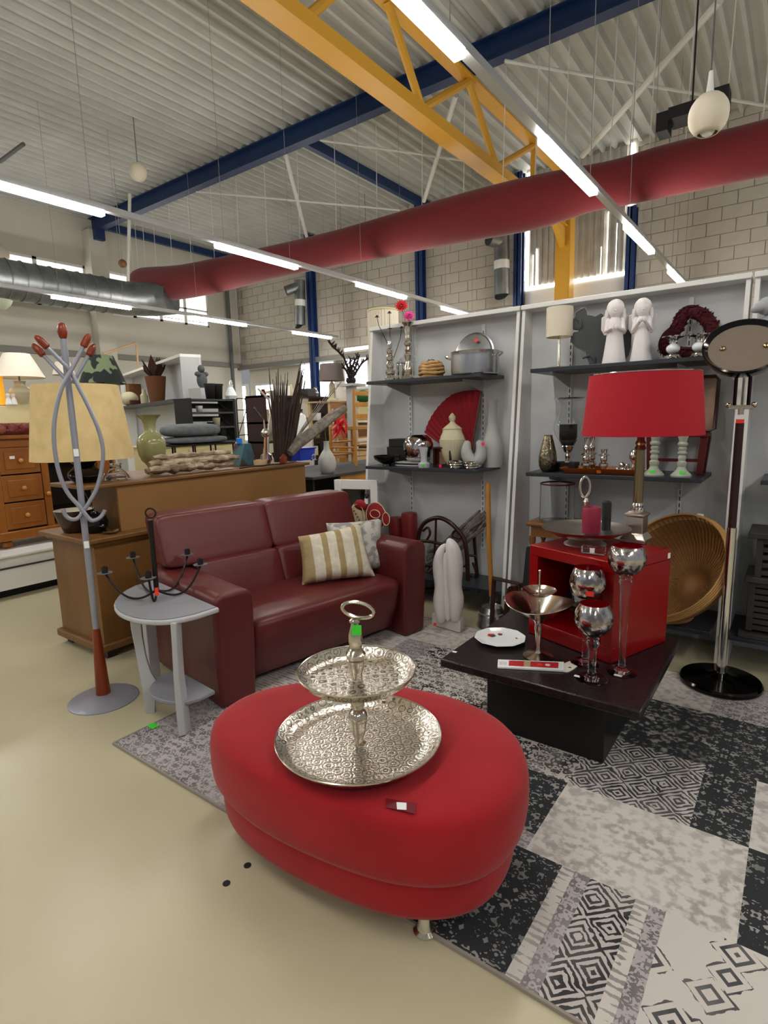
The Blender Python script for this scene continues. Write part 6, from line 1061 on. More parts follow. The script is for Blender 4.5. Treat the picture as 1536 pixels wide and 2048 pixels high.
for i in range(14):
    mb = MB(); a = at(676+random.uniform(-8, 14), 836+random.uniform(-8, 8), x=-3.72)-O; b = at(676+random.uniform(-12, 18), 868+random.uniform(-10, 14), x=-3.72+random.uniform(-.03, .03))-O; mb.tube([a, a.lerp(b, .5)+Vector((random.uniform(-.03, .03), random.uniform(-.03, .03), 0)), b], [.014, .02, .008], 5, sq=.35); obj('ribbon', mb, M['scarlet'], t)
mb = MB(); a = at(680, 838, x=-3.72)-O; mb.tube([a, a+Vector((0, .06, .05))], .004, 5); obj('tie', mb, M['scarlet'], t)
# ---- white platform and pine cupboard at far left
mb = MB(); mb.bx(-6.4, -5.2, -1.5, 3.3, .08, .35); t = thing('platform', 'long low white display platform at the left edge', 'platform', (-5.8, 1, 0)); mb.mv((-5.8, 1, 0)); obj('body', mb, M['white'], t, ang=0)
mb = MB(); mb.bx(-6.3, -5.3, -1.4, 3.2, 0, .08); mb.mv((-5.8, 1, 0)); obj('recess', mb, M['blkm'], t, ang=0); mb = MB(); mb.bx(-5.2, -5.19, -1.5, 3.3, .255, .268); mb.mv((-5.8, 1, 0)); obj('groove', mb, M['dgrey'], t, ang=0); mb = MB(); mb.bx(-6.42, -5.17, -1.52, 3.32, .35, .37); mb.mv((-5.8, 1, 0)); obj('top', mb, M['white'], t, bev=.004)
XC = -5.45; t = thing('pine_cupboard', 'pine cupboard with panelled drawers and a dark open compartment on the white platform', 'cupboard', (-5.7, 2.2, .3705)); O = t.location
def bl_(x0, x1, y0, y1, z0, z1): return MB().bx(x0-O.x, x1-O.x, y0-O.y, y1-O.y, z0-O.z, z1-O.z)
yA, yB_ = 1.2, at(232, 950, x=XC).y
obj('top', bl_(-5.95, XC+.04, yA-.03, yB_+.03, 1.31, 1.345), M['pine'], t, bev=.008); obj('base', bl_(-5.93, XC+.02, yA, yB_, .44, .52), M['pine'], t, bev=.01)
for y in (yA, at(12, 990, x=XC).y-.08, at(88, 980, x=XC).y, yB_-.17): obj('stile', bl_(XC-.03, XC, y, y+.06 if y < 2.6 else yB_, .52, 1.31), M['pine'], t, bev=.003)
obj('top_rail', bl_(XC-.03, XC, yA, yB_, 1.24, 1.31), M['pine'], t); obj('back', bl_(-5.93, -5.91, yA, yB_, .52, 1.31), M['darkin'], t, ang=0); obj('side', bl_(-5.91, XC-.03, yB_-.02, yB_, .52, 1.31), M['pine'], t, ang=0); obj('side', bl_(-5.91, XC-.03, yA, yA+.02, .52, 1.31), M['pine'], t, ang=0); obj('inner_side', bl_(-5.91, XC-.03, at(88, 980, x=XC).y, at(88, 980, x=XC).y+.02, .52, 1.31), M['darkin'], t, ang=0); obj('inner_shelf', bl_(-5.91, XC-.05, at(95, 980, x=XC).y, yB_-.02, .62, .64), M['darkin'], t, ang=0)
yd0, yd1 = at(12, 990, x=XC).y, at(86, 980, x=XC).y
for i in range(3):
    z0 = .535+i*.238; d = obj('drawer', bl_(XC-.02, XC+.004, yd0-.02, yd1, z0, z0+.225), M['pine'], t, bev=.003); mb = MB(); mb.prism([(XC+.004-O.x, yd0+.02-O.y, z0+.04-O.z), (XC+.004-O.x, yd1-.04-O.y, z0+.04-O.z), (XC+.004-O.x, yd1-.04-O.y, z0+.185-O.z), (XC+.004-O.x, yd0+.02-O.y, z0+.185-O.z)], (.008, 0, 0)); obj('raised_panel', mb, M['pine'], d, bev=.004)
    mb = MB(); mb.sph((XC+.03-O.x, (yd0+yd1)/2-.01-O.y, z0+.112-O.z), .02, 12, 8); mb.tube([(XC-O.x, (yd0+yd1)/2-.01-O.y, z0+.112-O.z), (XC+.03-O.x, (yd0+yd1)/2-.01-O.y, z0+.112-O.z)], .01, 8); obj('knob', mb, M['chairw'], d)
mb = MB(); p = at(98, 987, x=XC+.02)-O; mb.sph(p, .02, 12, 8); obj('knob', mb, M['chairw'], t)
for y in (yA+.1, at(20, 1100, x=XC).y, yB_-.1):
    for x in (-5.85, XC-.06): mb = MB(); mb.lathe([(.03, 0), (.05, .02), (.045, .055), (.03, .07)], 14, (x-O.x, y-O.y, 0)); obj('bun_foot', mb, M['pine'], t)
sticker(t, 'price_label', M['wst'], at(24, 915, x=XC+.015)-O, (1, 0, 0), .04, .025)
t = thing('woven_seat_pad', 'plum-red woven leather seat pad lying on the pine cupboard', 'pad', (-5.53, 2.02, 1.3465))
for i in range(4):
    for j in range(8): mb = MB(); mb.sph((-.105+i*.07, -.34+j*.095, .05), (.04, .052, .05), 10, 6); obj('woven_band', mb, M['weave'], t, ang=60)
mb = MB(); mb.bx(-.06, .06, -.35, .33, 0, .05); mb.v = [(a[0]*2.2, a[1], a[2]) for a in mb.v]; obj('pad_base', mb, M['dred'], t, bev=.02)
# boxes and lamp behind it
mb = MB(); mb.bx(-.12, .12, -.8, .55, 0, .253); one('cream_box', 'long cream box on the pine cupboard carrying the white lamp', 'box', mb, M['creamf'], (-5.83, 1.9, 1.3465), bev=.004)
CBZ = 1.601
t = pb('white_lamp', 'lamp with white coolie shade and cream crackled pot base at far left', 'lamp', M['porc'], 45, 808, -5.80, CBZ, [(808, 12), (805, 11), (800, 15), (790, 21), (781, 22), (774, 18), (769, 10), (766, 9), (761, 10), (759, 11), (758, 4)], 28); t.children[0].data.materials[0] = M['urn']; k = wp(1, t.location); z = lambda py: zpy(t.location, py+t['d'])-t.location.z; mb = MB(); mb.lathe([(45*k, z(752)), (46*k, z(752)), (23*k, z(704)), (22*k, z(704)), (44.5*k, z(751))], 40, cap=False); obj('shade', mb, M['offw'], t); mb = MB(); mb.tube([(0, 0, z(758)), (0, 0, z(712))], .007, 6); mb.tube([(22*k, 0, z(706)), (-22*k, 0, z(706))], .003, 5); obj('stem', mb, M['brass'], t)
t = pb('orange_cylinder', 'glowing orange paper cylinder lamp at the left picture edge', 'lamp', M['dwood'], 2, 812, -5.80, CBZ, [(812, 9), (811, 9)], 20); mb = MB(); k = wp(1, t.location); mb.lathe([(8*k, .004), (9*k, .006), (9*k, 58*k), (8*k, 58*k)], 20); obj('paper_tube', mb, mat('orange_paper', (240, 160, 40), .8, em=.5), t)
for i, (px, lab) in enumerate(((18, 'small white figurine, left of two under the white lamp'), (29, 'small white figurine, right of two under the white lamp'))): B = px_(px, 810, -5.72, CBZ); mb = MB(); mb.lathe([(.022, 0), (.028, .01), (.02, .05), (.012, .07), (.018, .085), (.015, .1), (0, .108)], 14); one('small_figurine', lab, 'figurine', mb, M['porc'], B)
B = px_(64, 866, -5.52, 1.3465); mb = MB(); mb.prism([(-.05, -.07, .0), (.05, -.07, 0), (.05, .08, 0), (-.05, .08, 0)], (0, 0, .17)); mb.v = [(a[0]*(1.2 if a[2] > .1 else 1), a[1]*(1.2 if a[2] > .1 else 1), a[2]) for a in mb.v]; t = one('white_planter', 'tapered white planter standing on the pine cupboard behind the woven pad', 'planter', mb, M['greypl'], B+Vector((-.02, .2, 0)), bev=.004)
B = px_(20, 845, -5.585, 1.3465); mb = MB(); mb.bx(-.05, .05, -.2, .12, 0, .07); one('brown_drawer_box', 'brown wooden drawer box on the pine cupboard at far left', 'box', mb, M['brownb'], (-5.6, 1.70, 1.452), bev=.003)
mb = MB(); mb.bx(-.055, .055, -.22, .14, 0, .105); one('brown_chest', 'flat brown chest under the drawer box at far left', 'box', mb, M['cab'], (-5.6, 1.70, 1.3465), bev=.003)
# floor lamps whose shades show over the parchment lamp
def flamp(label, px, pyt, pyb, wt, wb, X, m, mod=None):
    p = at(px, pyb, x=X); B = Vector((X, p.y, 0)); t = thing('shade_lamp', label, 'lamp', B); k = wp(1, (X, p.y, 1.9)); z0, z1 = zpy(B, pyb), zpy(B, pyt); mb = MB(); mb.lathe([(wb*k*.98, z0), (wb*k, z0), (wt*k, z1), (wt*k*.98, z1), (wb*k*.97, z0+.005)], 36, cap=False, mod=mod); obj('shade', mb, m, t); mb = MB(); mb.lathe([(.14, 0), (.14, .015), (.02, .03), (.014, .05), (.014, z1-.03)], 16); mb.tube([(-wt*k, 0, z1-.01), (wt*k, 0, z1-.01)], .004, 5); obj('stem', mb, M['dwood'], t); return t
camo = mat('camouflage_shade', (120, 136, 104), .85, c2=(30, 36, 36), sc_=7, thr=(.47, .5), det=2)
flamp('lamp with green and black camouflage cone shade behind the parchment lamp', 206, 712, 768, 24, 44, -5.15, camo)
flamp('small white lamp shade between the coat stand pegs and the left wall', 128, 724, 750, 13, 21, -6.6, M['offw'])
# ---- display table, bench and cushions behind the hutch
DZ = 1.0; mb = MB(); t = thing('display_table', 'plain wooden display table hidden behind the hutch, carrying the metal bench', 'table', (-4.5, 3.2, 0)); mb.bx(-.26, .19, -.9, 1.1, DZ-.03, DZ); obj('top', mb, M['cab'], t)
for x in (-.22, .15):
    for y in (-.85, 1.05): mb = MB(); mb.bx(x-.025, x+.025, y-.025, y+.025, 0, DZ-.03); obj('leg', mb, M['cab'], t)
yb0, yb1 = at(322, 890, x=-4.5).y, at(446, 880, x=-4.5).y; zb_ = at(385, 888, x=-4.3).z; t = thing('metal_bench', 'thin dark metal bench frame carrying two grey cushions', 'bench', (-4.5, (yb0+yb1)/2, DZ+.0005)); W = (yb1-yb0)/2; h = zb_-DZ
mb = MB(); mb.bx(-.18, .18, -W, W, h-.02, h-.004); obj('seat_frame', mb, M['iron'], t)
for x in (-.17, .17):
    for y in (-W+.02, -W*.33, W*.33, W-.02): mb = MB(); mb.tube([(x, y, 0), (x, y, h-.02)], .008, 6); obj('leg', mb, M['iron'], t)
def softbox(w, d, h_, e=4): return puff(-d/2, d/2, -w/2, w/2, 0, h_, e, 20)
k = wp(1, t.location); z0 = DZ+h-.003
one('flat_cushion', 'thin pale grey cushion, lower of two on the metal bench', 'cushion', softbox(W*1.75, .34, 14*k), M['greyc'], (-4.5, t.location.y+.02, z0), ang=80); one('thick_cushion', 'thick dark grey cushion, upper of two on the metal bench', 'cushion', softbox(W*1.65, .34, 26*k, 3), M['greyc'], (-4.5, t.location.y-.02, z0+13*k), ang=80)
# ---- cream drawer cabinet with dark crate shelf
yc0, yc1 = at(320, 905, x=-5.3).y, at(474, 900, x=-5.3).y; zt = at(420, 887, x=-5.3).z; t = thing('cream_cabinet', 'cream painted drawer cabinet far behind the sideboard', 'cabinet', (-5.55, (yc0+yc1)/2, 0)); W = (yc1-yc0)/2
mb = MB(); mb.bx(-.24, .24, -W, W, 0, zt-.02); obj('carcass', mb, M['creamf'], t); mb = MB(); mb.bx(-.26, .26, -W-.02, W+.02, zt-.02, zt); obj('top', mb, M['creamf'], t, bev=.004)
for i in range(3):
    a = -W+.02+i*(2*W-.02)/3; mb = MB(); mb.bx(.24, .255, a, a+(2*W-.08)/3, zt-.24, zt-.05); d = obj('drawer', mb, M['creamf'], t, bev=.003); mb = MB(); mb.sph((.268, a+(2*W-.08)/6, zt-.14), .015, 10, 7); obj('knob', mb, M['pewter'], d)
    mb = MB(); mb.bx(.24, .252, a, a+(2*W-.08)/3, .1, zt-.28); obj('door', mb, M['creamf'], t, bev=.003)
yk0, yk1 = at(383, 850, x=-5.4).y, at(474, 850, x=-5.4).y; zk1 = at(430, 797, x=-5.4).z; t = thing('crate_shelf', 'dark stained open crate shelf holding small pots', 'shelf', (-5.55, (yk0+yk1)/2, zt+.0005)); W = (yk1-yk0)/2; H = zk1-zt
for y in (-W, W-.03): mb = MB(); mb.bx(-.14, .14, y, y+.03, 0, H); obj('side', mb, M['blkm'], t)
for z in (0, H*.33, H*.66, H-.025): mb = MB(); mb.bx(-.14, .14, -W+.03, W-.03, z, z+.02); obj('shelf', mb, M['dgrey'], t)
for z in (H*.2, H*.55, H*.85): mb = MB(); mb.bx(-.14, -.125, -W+.03, W-.03, z-.03, z+.03); obj('back_slat', mb, M['dgrey'], t)
kz = t.location.z
for i, (y, z, r, h_, m_, lab) in enumerate(((-.12, .02, .06, .15, 'creamf', 'cream pot at the bottom left of the dark crate shelf'), (.06, .02, .05, .1, 'dgrey', 'dark grey pot at the bottom middle of the dark crate shelf'), (.2, .02, .055, .14, 'blkm', 'black pot at the bottom right of the dark crate shelf'), (.12, H*.33+.02, .045, .1, 'urn', 'cream mug on the middle board of the dark crate shelf'), (-.13, H*.66+.02, .04, .07, 'white', 'small white cup on the upper board of the dark crate shelf'), (.02, H*.33+.02, .04, .05, 'blkm', 'small black bowl on the middle board of the dark crate shelf'))):
    mb = MB(); mb.lathe([(r*.8, 0), (r, h_), (r*.9, h_), (r*.7, .01)], 16, cap=False); one('shelf_pot', lab, 'pot', mb, M[m_], (-5.55+.04, t.location.y+y*W/.35, kz+z+.001), solid=.003)
for i, px in enumerate((421, 436)): B = Vector((-5.52, at(px, 795, x=-5.52).y, kz+H+.0005)); mb = MB(); mb.lathe([(.05, 0), (.062, .15), (.068, .15), (.068, .17), (.058, .17), (.045, .02)], 18, cap=False); one('black_flowerpot', ['black flower pot on the crate shelf, left of two', 'black flower pot on the crate shelf, right of two'][i], 'pot', mb, M['blkm'], B, solid=.003)
B = Vector((-5.52, at(462, 795, x=-5.52).y, kz+H+.0005)); t = thing('white_jug', 'white ceramic jug with loop handle on the crate shelf', 'jug', B); mb = MB(); mb.lathe([(.06, 0), (.075, .04), (.05, .1), (.03, .14), (.035, .17), (.03, .17)], 18); obj('body', mb, M['porc'], t); mb = MB(); mb.tube([(0, -.01, .165), (0, .0, .21), (0, .02, .22), (0, .03, .18)], .006, 6); obj('handle', mb, M['porc'], t)
# ---- grey shelf unit, turned, with pots
v = ray(-67, 840); dv = Vector((v.x, v.y, 0)).normalized(); ev = Vector((-dv.y, dv.x, 0)); ev = ev if ev.dot(Vector((v.x, v.y, 0))+Vector((0, 9, 0))) > 0 else -ev
A = at(360, 713, x=-6.3); zt = A.z; t = thing('grey_shelf_unit', 'grey and white display shelf unit with tapered end panel at left background', 'shelving', (A.x, A.y, 0))
e2 = at(398, 714, x=-6.3)-A; wt_ = .26; wb_ = .36; Z0 = Vector((0, 0, 1)); LU = .5
while LU < 6 and prj(A+dv*LU)[0] > 195: LU += .1
mb = MB(); mb.prism([Vector(), ev*wb_, ev*wt_+Z0*zt, Z0*zt], dv*.03); obj('end_panel', mb, M['greyb'], t, ang=0)
Lu = LU; mb = MB(); mb.prism([ev*wt_*.9, ev*wt_*.9+dv*Lu, ev*wt_*.9+dv*Lu+Z0*zt, ev*wt_*.9+Z0*zt], ev*.02); obj('back_panel', mb, M['greyb2'], t, ang=0)
mb = MB(); mb.prism([Z0*zt, ev*wt_+Z0*zt, ev*wt_+dv*Lu+Z0*zt, dv*Lu+Z0*zt], Z0*.035); obj('top_board', mb, M['white'], t, ang=0)
mb = MB(); q = dv*LU*.62; mb.prism([q, q+dv*.03, q+dv*.03+Z0*zt, q+Z0*zt], ev*.2); obj('divider', mb, M['white'], t, ang=0)
zs1 = at(340, 797, x=-6.3).z; mb = MB(); mb.prism([-ev*.12+dv*.05+Z0*zs1, -ev*.12+dv*(LU-.05)+Z0*zs1, ev*.22+dv*(LU-.05)+Z0*zs1, ev*.22+dv*.05+Z0*zs1], Z0*-.025); obj('shelf', mb, M['black'], t, ang=0)
O = t.location
def onS(u, w=0): p = O+dv*u+ev*w; p.z = zs1+.0005; return p
def frac(px):  # distance along the shelf for a picture column
    lo, hi = 0, Lu-.1
    for _ in range(30):
        m = (lo+hi)/2
        if prj(O+dv*m+Z0*zs1)[0] > px: lo = m
        else: hi = m
    return lo
B = onS(frac(318), -.02); t2 = thing('leaf_pot', 'basket-brown plant pot with big dark dried leaves on the grey shelf unit', 'plant', B); k = wp(1, B); mb = MB(); mb.lathe([(14*k, 0), (20*k, 50*k), (18.5*k, 50*k), (14*k, 10*k), (0, 8*k)], 24, cap=False); obj('pot', mb, M['pot'], t2)
for i in range(11):
    a = i*.571*1.9; r = 30*k; tip = Vector((cos(a)*r*(1 if i % 2 else .6), sin(a)*r*.8, 50*k+(24+8*(i % 3))*k)); b = Vector((cos(a)*8*k, sin(a)*8*k, 46*k)); m_ = (b+tip)/2; s = Vector((-sin(a), cos(a), 0))*9*k; mb = MB(); mb.add([b, m_+s, tip, m_-s, m_+Vector((0, 0, 3*k))], [(0, 1, 4), (1, 2, 4), (2, 3, 4), (3, 0, 4)]); obj('leaf', mb, M['brownl'], t2, ang=0, solid=.002)
mb = MB(); B = onS(frac(264), -.03); k = wp(1, B); mb.sph((0, 0, 14*k), (17*k, 17*k, 14*k), 18, 12); mb.sph((8*k, 6*k, 7*k), (9*k, 9*k, 7*k), 12, 8); one('skull_ornament', 'pale rounded skull-like ornament on the grey shelf unit', 'ornament', mb, M['urn'], B, ang=80)
B = onS(frac(290), .15); k = wp(1, B); mb = MB(); mb.lathe([(0, 0), (20*k, .01), (21*k, .016), (12*k, .008), (0, .006)], 28, cap=False); mb.xf(Matrix.Translation((0, 0, 21*k))@Matrix.Rotation(atan2(ev.y, ev.x)-pi/2, 4, 'Z')@Matrix.Rotation(radians(80), 4, 'X')); one('white_plate', 'white round plate standing behind the leaf pot on the grey shelf unit', 'plate', mb, M['porc'], B)
B = onS(frac(256), .12); k = wp(1, B); mb = MB(); mb.bx(-.05, .05, -14*k, 14*k, 0, 44*k); one('brown_canister', 'brown square canister behind the skull-like ornament', 'box', mb, M['brownb'], B, bev=.004)
B = onS(frac(298), -.06); k = wp(1, B); mb = MB(); mb.lathe([(7*k, 0), (7.5*k, 16*k), (4*k, 20*k), (3*k, 28*k), (0, 29*k)], 16); one('cream_bottle', 'small cream bottle in front of the leaf pot', 'bottle', mb, M['urn'], B)
B = onS(frac(281), -.07); k = wp(1, B); mb = MB(); mb.bx(-.02, .02, -11*k, 11*k, 0, 9*k); one('dark_red_box', 'low dark red box beside the skull-like ornament', 'box', mb, M['dred'], B)
B = onS(frac(238), -.02); k = wp(1, B); mb = MB(); mb.bx(-.04, .04, -6*k, 6*k, 0, 22*k); one('red_canister', 'dark red canister at the left of the grey shelf unit', 'box', mb, M['plum'], B, bev=.004)
B = Vector((-6.0, at(405, 775, x=-6.0).y, 0)); t = thing('cherub_pedestal', 'grey cherub statuette on a tall pedestal beside the grey shelf unit', 'statue', B); z = zpy(B, 777); mb = MB(); mb.bx(-.12, .12, -.12, .12, 0, z); obj('pedestal', mb, M['greyb'], t); k = wp(1, B+Vector((0, 0, z))); mb = MB(); mb.sph((0, 0, z+16*k), (11*k, 10*k, 16*k), 12, 8); mb.sph((0, 0, z+38*k), (7*k, 7*k, 8*k), 12, 8); mb.sph((0, 9*k, z+28*k), (7*k, 6*k, 5*k), 10, 6); mb.sph((0, -9*k, z+28*k), (7*k, 6*k, 5*k), 10, 6); obj('cherub', mb, M['stone'], t, ang=80)
# ---- middle background : dark rack, trolley, lamp, plant, boxes
XR = -6.4; ya, yb2 = at(512, 850, x=XR).y, at(640, 850, x=XR).y; z1 = at(540, 792, x=XR).z; t = thing('dark_rack', 'dark wooden rack crowded with small goods in the middle background', 'rack', (XR, (ya+yb2)/2, 0)); W = (yb2-ya)/2
for y in (-W, 0, W-.04): mb = MB(); mb.bx(-.2, .2, y, y+.04, 0, z1); obj('upright', mb, M['dwood'], t)
lv = [.55, .85, 1.12, 1.4, z1]
for z in lv: mb = MB(); mb.bx(-.2, .2, -W, W, z-.03, z); obj('shelf', mb, M['dwood'], t)
ty, tz = t.location.y, 0; cols = ['blkm', 'creamf', 'ltan', 'dgrey', 'white', 'brownb', 'chrome', 'urn', 'dred', 'greyb']; words_ = ['black', 'cream', 'tan', 'dark grey', 'white', 'brown', 'silver', 'stoneware', 'dark red', 'light grey']; lvn = ['lowest', 'second', 'third', 'fourth', 'top']
for li, z in enumerate(lv[1:], 1):
    for j in range(7):
        ci = (j*3+li*2) % 10; y = ty-W+.12+j*(2*W-.2)/6.3; r = .05+.02*((j*7+li*3) % 3); h_ = .09+.03*((j*5+li) % 4); mb = MB()
        if (j+li) % 3 == 0: mb.bx(-r, r, -r, r, 0, h_); sh_ = 'box'
        elif (j+li) % 3 == 1: mb.lathe([(r*.7, 0), (r, h_*.4), (r*.5, h_*.8), (r*.6, h_)], 14); sh_ = 'vase'
        else: mb.lathe([(r*.6, 0), (r, h_*.6), (r*.9, h_*.6), (r*.5, .01)], 14, cap=False); sh_ = 'bowl'
        one('small_'+sh_, '%s %s, %s from left on the %s board of the dark rack' % (words_[ci], sh_, ['first', 'second', 'third', 'fourth', 'fifth', 'sixth', 'seventh'][j], lvn[li]), sh_, mb, M[cols[ci]], (XR+.06, y, z+.001), bev=.003 if sh_ == 'box' else 0)
B = Vector((-5.9, at(488, 890, x=-5.9).y, 0)); t = thing('wire_trolley', 'thin black wire trolley in front of the bright window', 'trolley', B); zt = zpy(B, 797); k = wp(1, B+Vector((0, 0, 1.5)))
for y in (-12*k, 12*k): mb = MB(); mb.tube([(0, y, 0), (0, y, zt-.03), (0, y*.8, zt)], .008, 6); obj('post', mb, M['iron'], t)
for py in (797, 820, 846, 870, 900): z = zpy(B, py); mb = MB(); mb.tube([(0, -12*k, z), (0, 12*k, z)], .006, 6); obj('bar', mb, M['iron'], t)
mb = MB(); mb.tube([(0, -12*k, zpy(B, 870)), (0, 12*k, zpy(B, 820))], .006, 6); obj('brace', mb, M['iron'], t)
B = px_(532, 902, XM-.1, HZ); t = thing('coral_branch', 'pale bare branch with knobbly twigs in a silver pot on the hutch', 'branch', B); d = prj(B)[1]-902
def cpn(px, py): return at(px, py+d, x=XM-.1)-B
mb = MB(); mb.lathe([(.03, 0), (.05, .03), (.045, .07), (.025, .085)], 18); obj('pot', mb, M['chrome'], t)
for L in ([(534, 890), (536, 850), (541, 800), (538, 775), (528, 765), (517, 754)], [(536, 850), (545, 820), (544, 780), (540, 762), (532, 759)], [(541, 800), (548, 785), (546, 766)]): mb = MB(); mb.tube([cpn(*p) for p in L], [wp(3.2, B)]*2+[wp(2.2, B)]*(len(L)-2), 7); obj('twig', mb, M['offw'], t)
mb = MB(); mb.sph(cpn(516, 753), .007, 8, 6); obj('bud', mb, M['offw'], t)
B = px_(531, 912, XM+.0, HZ); t = thing('silver_ladle', 'curved silver ladle-shaped ornament on the hutch', 'ornament', B); mb = MB(); mb.tube([(0, -.01, .004), at(531, 870, x=XM)-B, at(528, 840, x=XM)-B, at(518, 824, x=XM)-B, at(508, 815, x=XM)-B], [.02, .012, .006, .008, .004], 8); obj('handle', mb, M['chrome'], t); mb = MB(); mb.sph(at(531, 866, x=XM)-B, wp(9, B), 14, 10); obj('bowl', mb, M['chrome'], t, ang=80)
B = Vector((-4.6, at(605, 900, x=-4.6).y, 0)); t = thing('floor_cushion_bag', 'white laundry bag with red strap behind the blue bin', 'bag', B); z1 = zpy(B, 826); z0 = zpy(B, 925); k = wp(1, B+Vector((0, 0, 1))); mb = MB(); mb.lathe([(.1, 0), (.14, .05), (22*k, z0*.6), (22*k, z0+.1), (20*k, (z0+z1)/2), (9*k, z1-.03), (3*k, z1)], 20); obj('bag', mb, M['porc'], t, ang=80); mb = MB(); mb.tube([(.09, -.02, z0+.22), (.1, .05, z0+.12), (.09, .09, z0+.05)], .012, 6); obj('strap', mb, M['scarlet'], t)
# grey lamp on slatted crate
B0 = Vector((-5.2, at(665, 800, x=-5.2).y, 0)); zc_ = zpy(B0, 803); t = thing('slatted_crate', 'tall slatted wooden crate under the grey lamp', 'crate', B0); 
for y in (-.28, .24):
    for x in (-.2, .16): mb = MB(); mb.bx(x, x+.04, y, y+.04, 0, zc_-.02); obj('post', mb, M['ltan'], t)
for i in range(12): z = .1+i*(zc_-.2)/11; mb = MB(); mb.bx(.2, .215, -.28, .28, z, z+.07); obj('slat', mb, M['card'], t)
mb = MB(); mb.bx(-.22, .22, -.3, .3, zc_-.02, zc_); obj('top', mb, M['ltan'], t)
B = B0+Vector((0, 0, zc_+.0005)); t = thing('grey_lamp', 'lamp with taupe-grey drum shade and pale stone column base', 'lamp', B); k = wp(1, B); z = lambda py: zpy(B0, py)-B.z
mb = MB(); mb.lathe([(11*k, 0), (11*k, .02), (7*k, .04), (6*k, z(770)), (3*k, z(764))], 16); obj('base', mb, M['urn'], t); mb = MB(); mb.lathe([(25*k, z(762)), (25.5*k, z(762)), (22*k, z(728)), (21.5*k, z(728)), (24.5*k, z(761))], 32, cap=False); obj('shade', mb, M['gshade'], t); mb = MB(); mb.tube([(0, 0, z(766)), (0, 0, z(732))], .008, 6); mb.tube([(-22*k, 0, z(731)), (22*k, 0, z(731))], .004, 5); obj('stem', mb, M['brass'], t)
# dark spiky plant
B = Vector((-4.9, at(702, 760, x=-4.9).y, 0)); zt = zpy(B, 768); t = thing('tall_plant_stand', 'tall white plant stand under the dark spiky plant', 'stand', B); mb = MB(); mb.bx(-.14, .14, -.14, .14, zt-.03, zt); mb.bx(-.12, .12, -.12, .12, 0, .03); mb.bx(-.05, .05, -.05, .05, .03, zt-.03); obj('stand', mb, M['greyb'], t)
B = B+Vector((0, 0, zt+.0005)); t = thing('spiky_plant', 'dark spiky dried plant with curling fronds rising beside the shelf wall', 'plant', B); 
def sp(px, py, o=0): return at(px, py, x=-4.9+o)-B
mb = MB(); mb.lathe([(.05, 0), (.07, .04), (.06, .08)], 14); obj('pot', mb, M['blkm'], t)
fr_ = [[(702, 760), (695, 735), (688, 715), (676, 702), (664, 692), (660, 686)], [(702, 760), (704, 735), (710, 720), (716, 711)], [(702, 760), (714, 742), (724, 725), (735, 718), (744, 716)], [(702, 760), (700, 735), (702, 715)], [(702, 758), (692, 740), (684, 728)], [(702, 760), (708, 740), (714, 728), (719, 710)]]
for i, L in enumerate(fr_):
    P_ = [sp(px, py, .02*(i-2)) for px, py in L]; mb = MB(); mb.tube(P_, [.02]+[.014]*(len(L)-2)+[.006], 6); 
    for j in range(1, len(P_)):
        for s in range(7): q = P_[j-1].lerp(P_[j], s/7); d_ = Vector((random.uniform(-.3, .3), random.uniform(-1, 1), random.uniform(.1, .9))).normalized()*.07; mb.tube([q, q+d_*.6, q+d_], [.012, .008, .002], 4)
    obj('frond', mb, M['plantd'], t, ang=0)
# boxes rack behind the chair
XB2 = -5.6; ya = at(700, 870, x=XB2).y; t = thing('box_rack', 'wooden rack with cardboard boxes behind the ladder-back chair', 'rack', (XB2, ya+.45, 0)); zz_ = [zpy((XB2, ya+.3), p) for p in (925, 872, 838, 806)]
for y in (-.55, .55): mb = MB(); mb.bx(-.2, .2, y, y+.04, 0, zz_[3]+.02); obj('side', mb, M['chairw'], t)
for z in zz_: mb = MB(); mb.bx(-.2, .2, -.51, .55, z-.02, z); obj('shelf', mb, M['chairw'], t)
nmx = ['bottom', 'middle', 'top']
for i in range(3):
    for j in range(3):
        h_ = (zz_[i+1]-zz_[i])*(.55+.12*((i+j) % 3)); mb = MB(); mb.bx(-.15, .15, -.15, .15, 0, h_); one('cardboard_box', '%s box, %s of three on the %s shelf of the rack behind the chair' % (['tan', 'brown', 'cream'][(i+j) % 3], ['left', 'middle', 'right'][j], nmx[i]), 'box', mb, [M['ltan'], M['brownb'], M['creamf']][(i+j) % 3], (XB2, ya+.45-.33+j*.34, zz_[i]+.001), bev=.004)
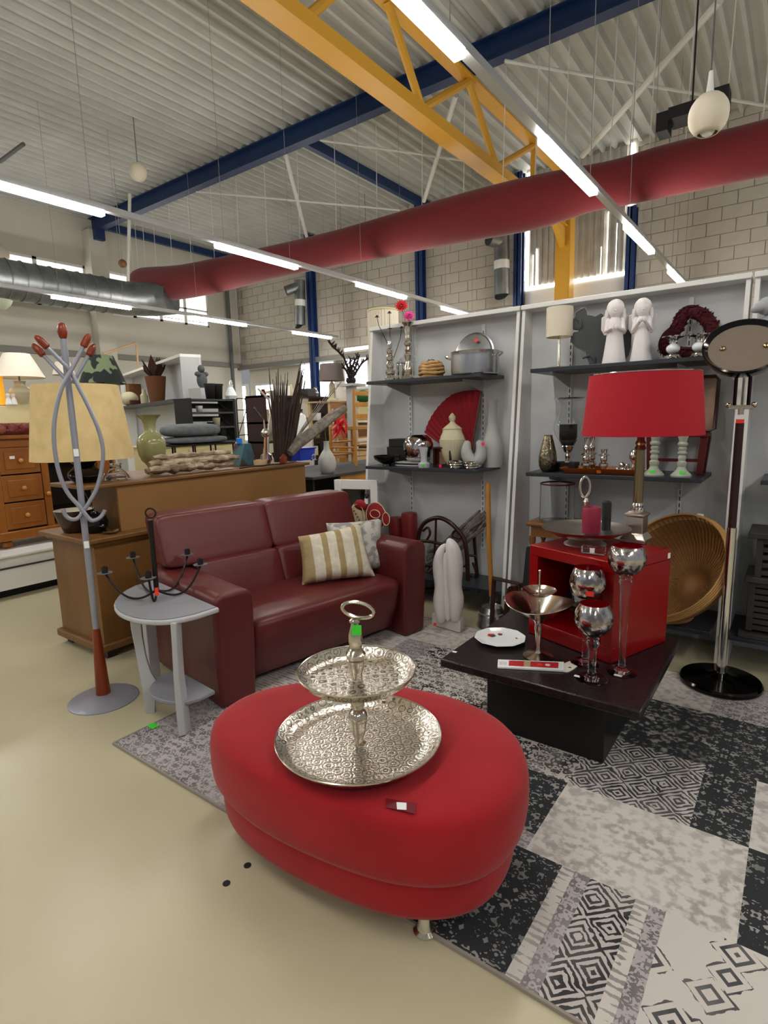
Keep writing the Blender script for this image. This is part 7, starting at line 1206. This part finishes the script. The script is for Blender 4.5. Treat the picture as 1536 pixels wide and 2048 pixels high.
B = Vector((XB2, ya+.45, zz_[3]+.001)); mb = MB(); mb.sph((0, -.1, .1), (.12, .14, .1), 12, 8); mb.sph((0, .15, .08), (.1, .13, .08), 12, 8); mb.v = [(a[0], a[1], max(0, a[2])) for a in mb.v]; one('green_bundle', 'green cloth bundle on top of the rack behind the chair', 'cloth', mb, mat('green_cloth', (20, 90, 60), .8), B, ang=80)
# tall pleated shade behind the left shelf bay
p = at(766, 640, y=4.2); B = Vector((p.x, 4.2, 0)); t = thing('pleated_shade_lamp', 'tall cream pleated paper floor lamp showing above the left shelf bay', 'lamp', B); k = wp(1, B+Vector((0, 0, 2))); z0, z1 = .06, zpy(B, 622); mb = MB(); mb.lathe([(29*k, z0), (30*k, z1), (29*k, z1)], 96, cap=False, mod=lambda a, z: 1+.025*cos(32*a)); obj('pleats', mb, M['linen'], t); mb = MB(); mb.lathe([(.1, 0), (.1, .06)], 20); mb.tube([(0, 0, .06), (0, 0, z1-.02)], .01, 6); obj('foot', mb, M['dwood'], t); mb = MB(); mb.tube([(30*k*cos(i*pi/16), 30*k*sin(i*pi/16), z1) for i in range(32)], .008, 6, closed=True); mb.tube([(-30*k, 0, z1), (30*k, 0, z1)], .004, 5); obj('top_ring', mb, M['creamf'], t)
mb = MB(); a = at(690, 700, y=9.5); b = at(738, 694, y=9.5); mb.tube([a, b], .035, 8); t = thing('tube_light', 'short white tube light low on the back wall left of the shelf bays', 'light', (a+b)/2); mb.mv(t.location); obj('tube', mb, mat('tube_soft', (245, 248, 255), em=2), t)
for p in (a, b): mb = MB(); mb.tube([p, Vector((p.x, p.y, ZC))], .005, 4); mb.mv(t.location); obj('wire', mb, M['greym'], t)
mb = MB(); a = at(207, 708, x=-11.2); b = at(272, 686, x=-11.2); c = Vector((b.x, b.y, 0)); mb.tube([a, b], .022, 6); mb.tube([b, c], .022, 6); mb.tube([Vector((a.x, a.y, 0)), a], .022, 6); one('timber_stand', 'bare wooden goal-shaped stand by the far left wall', 'stand', mb, M['ltan'])
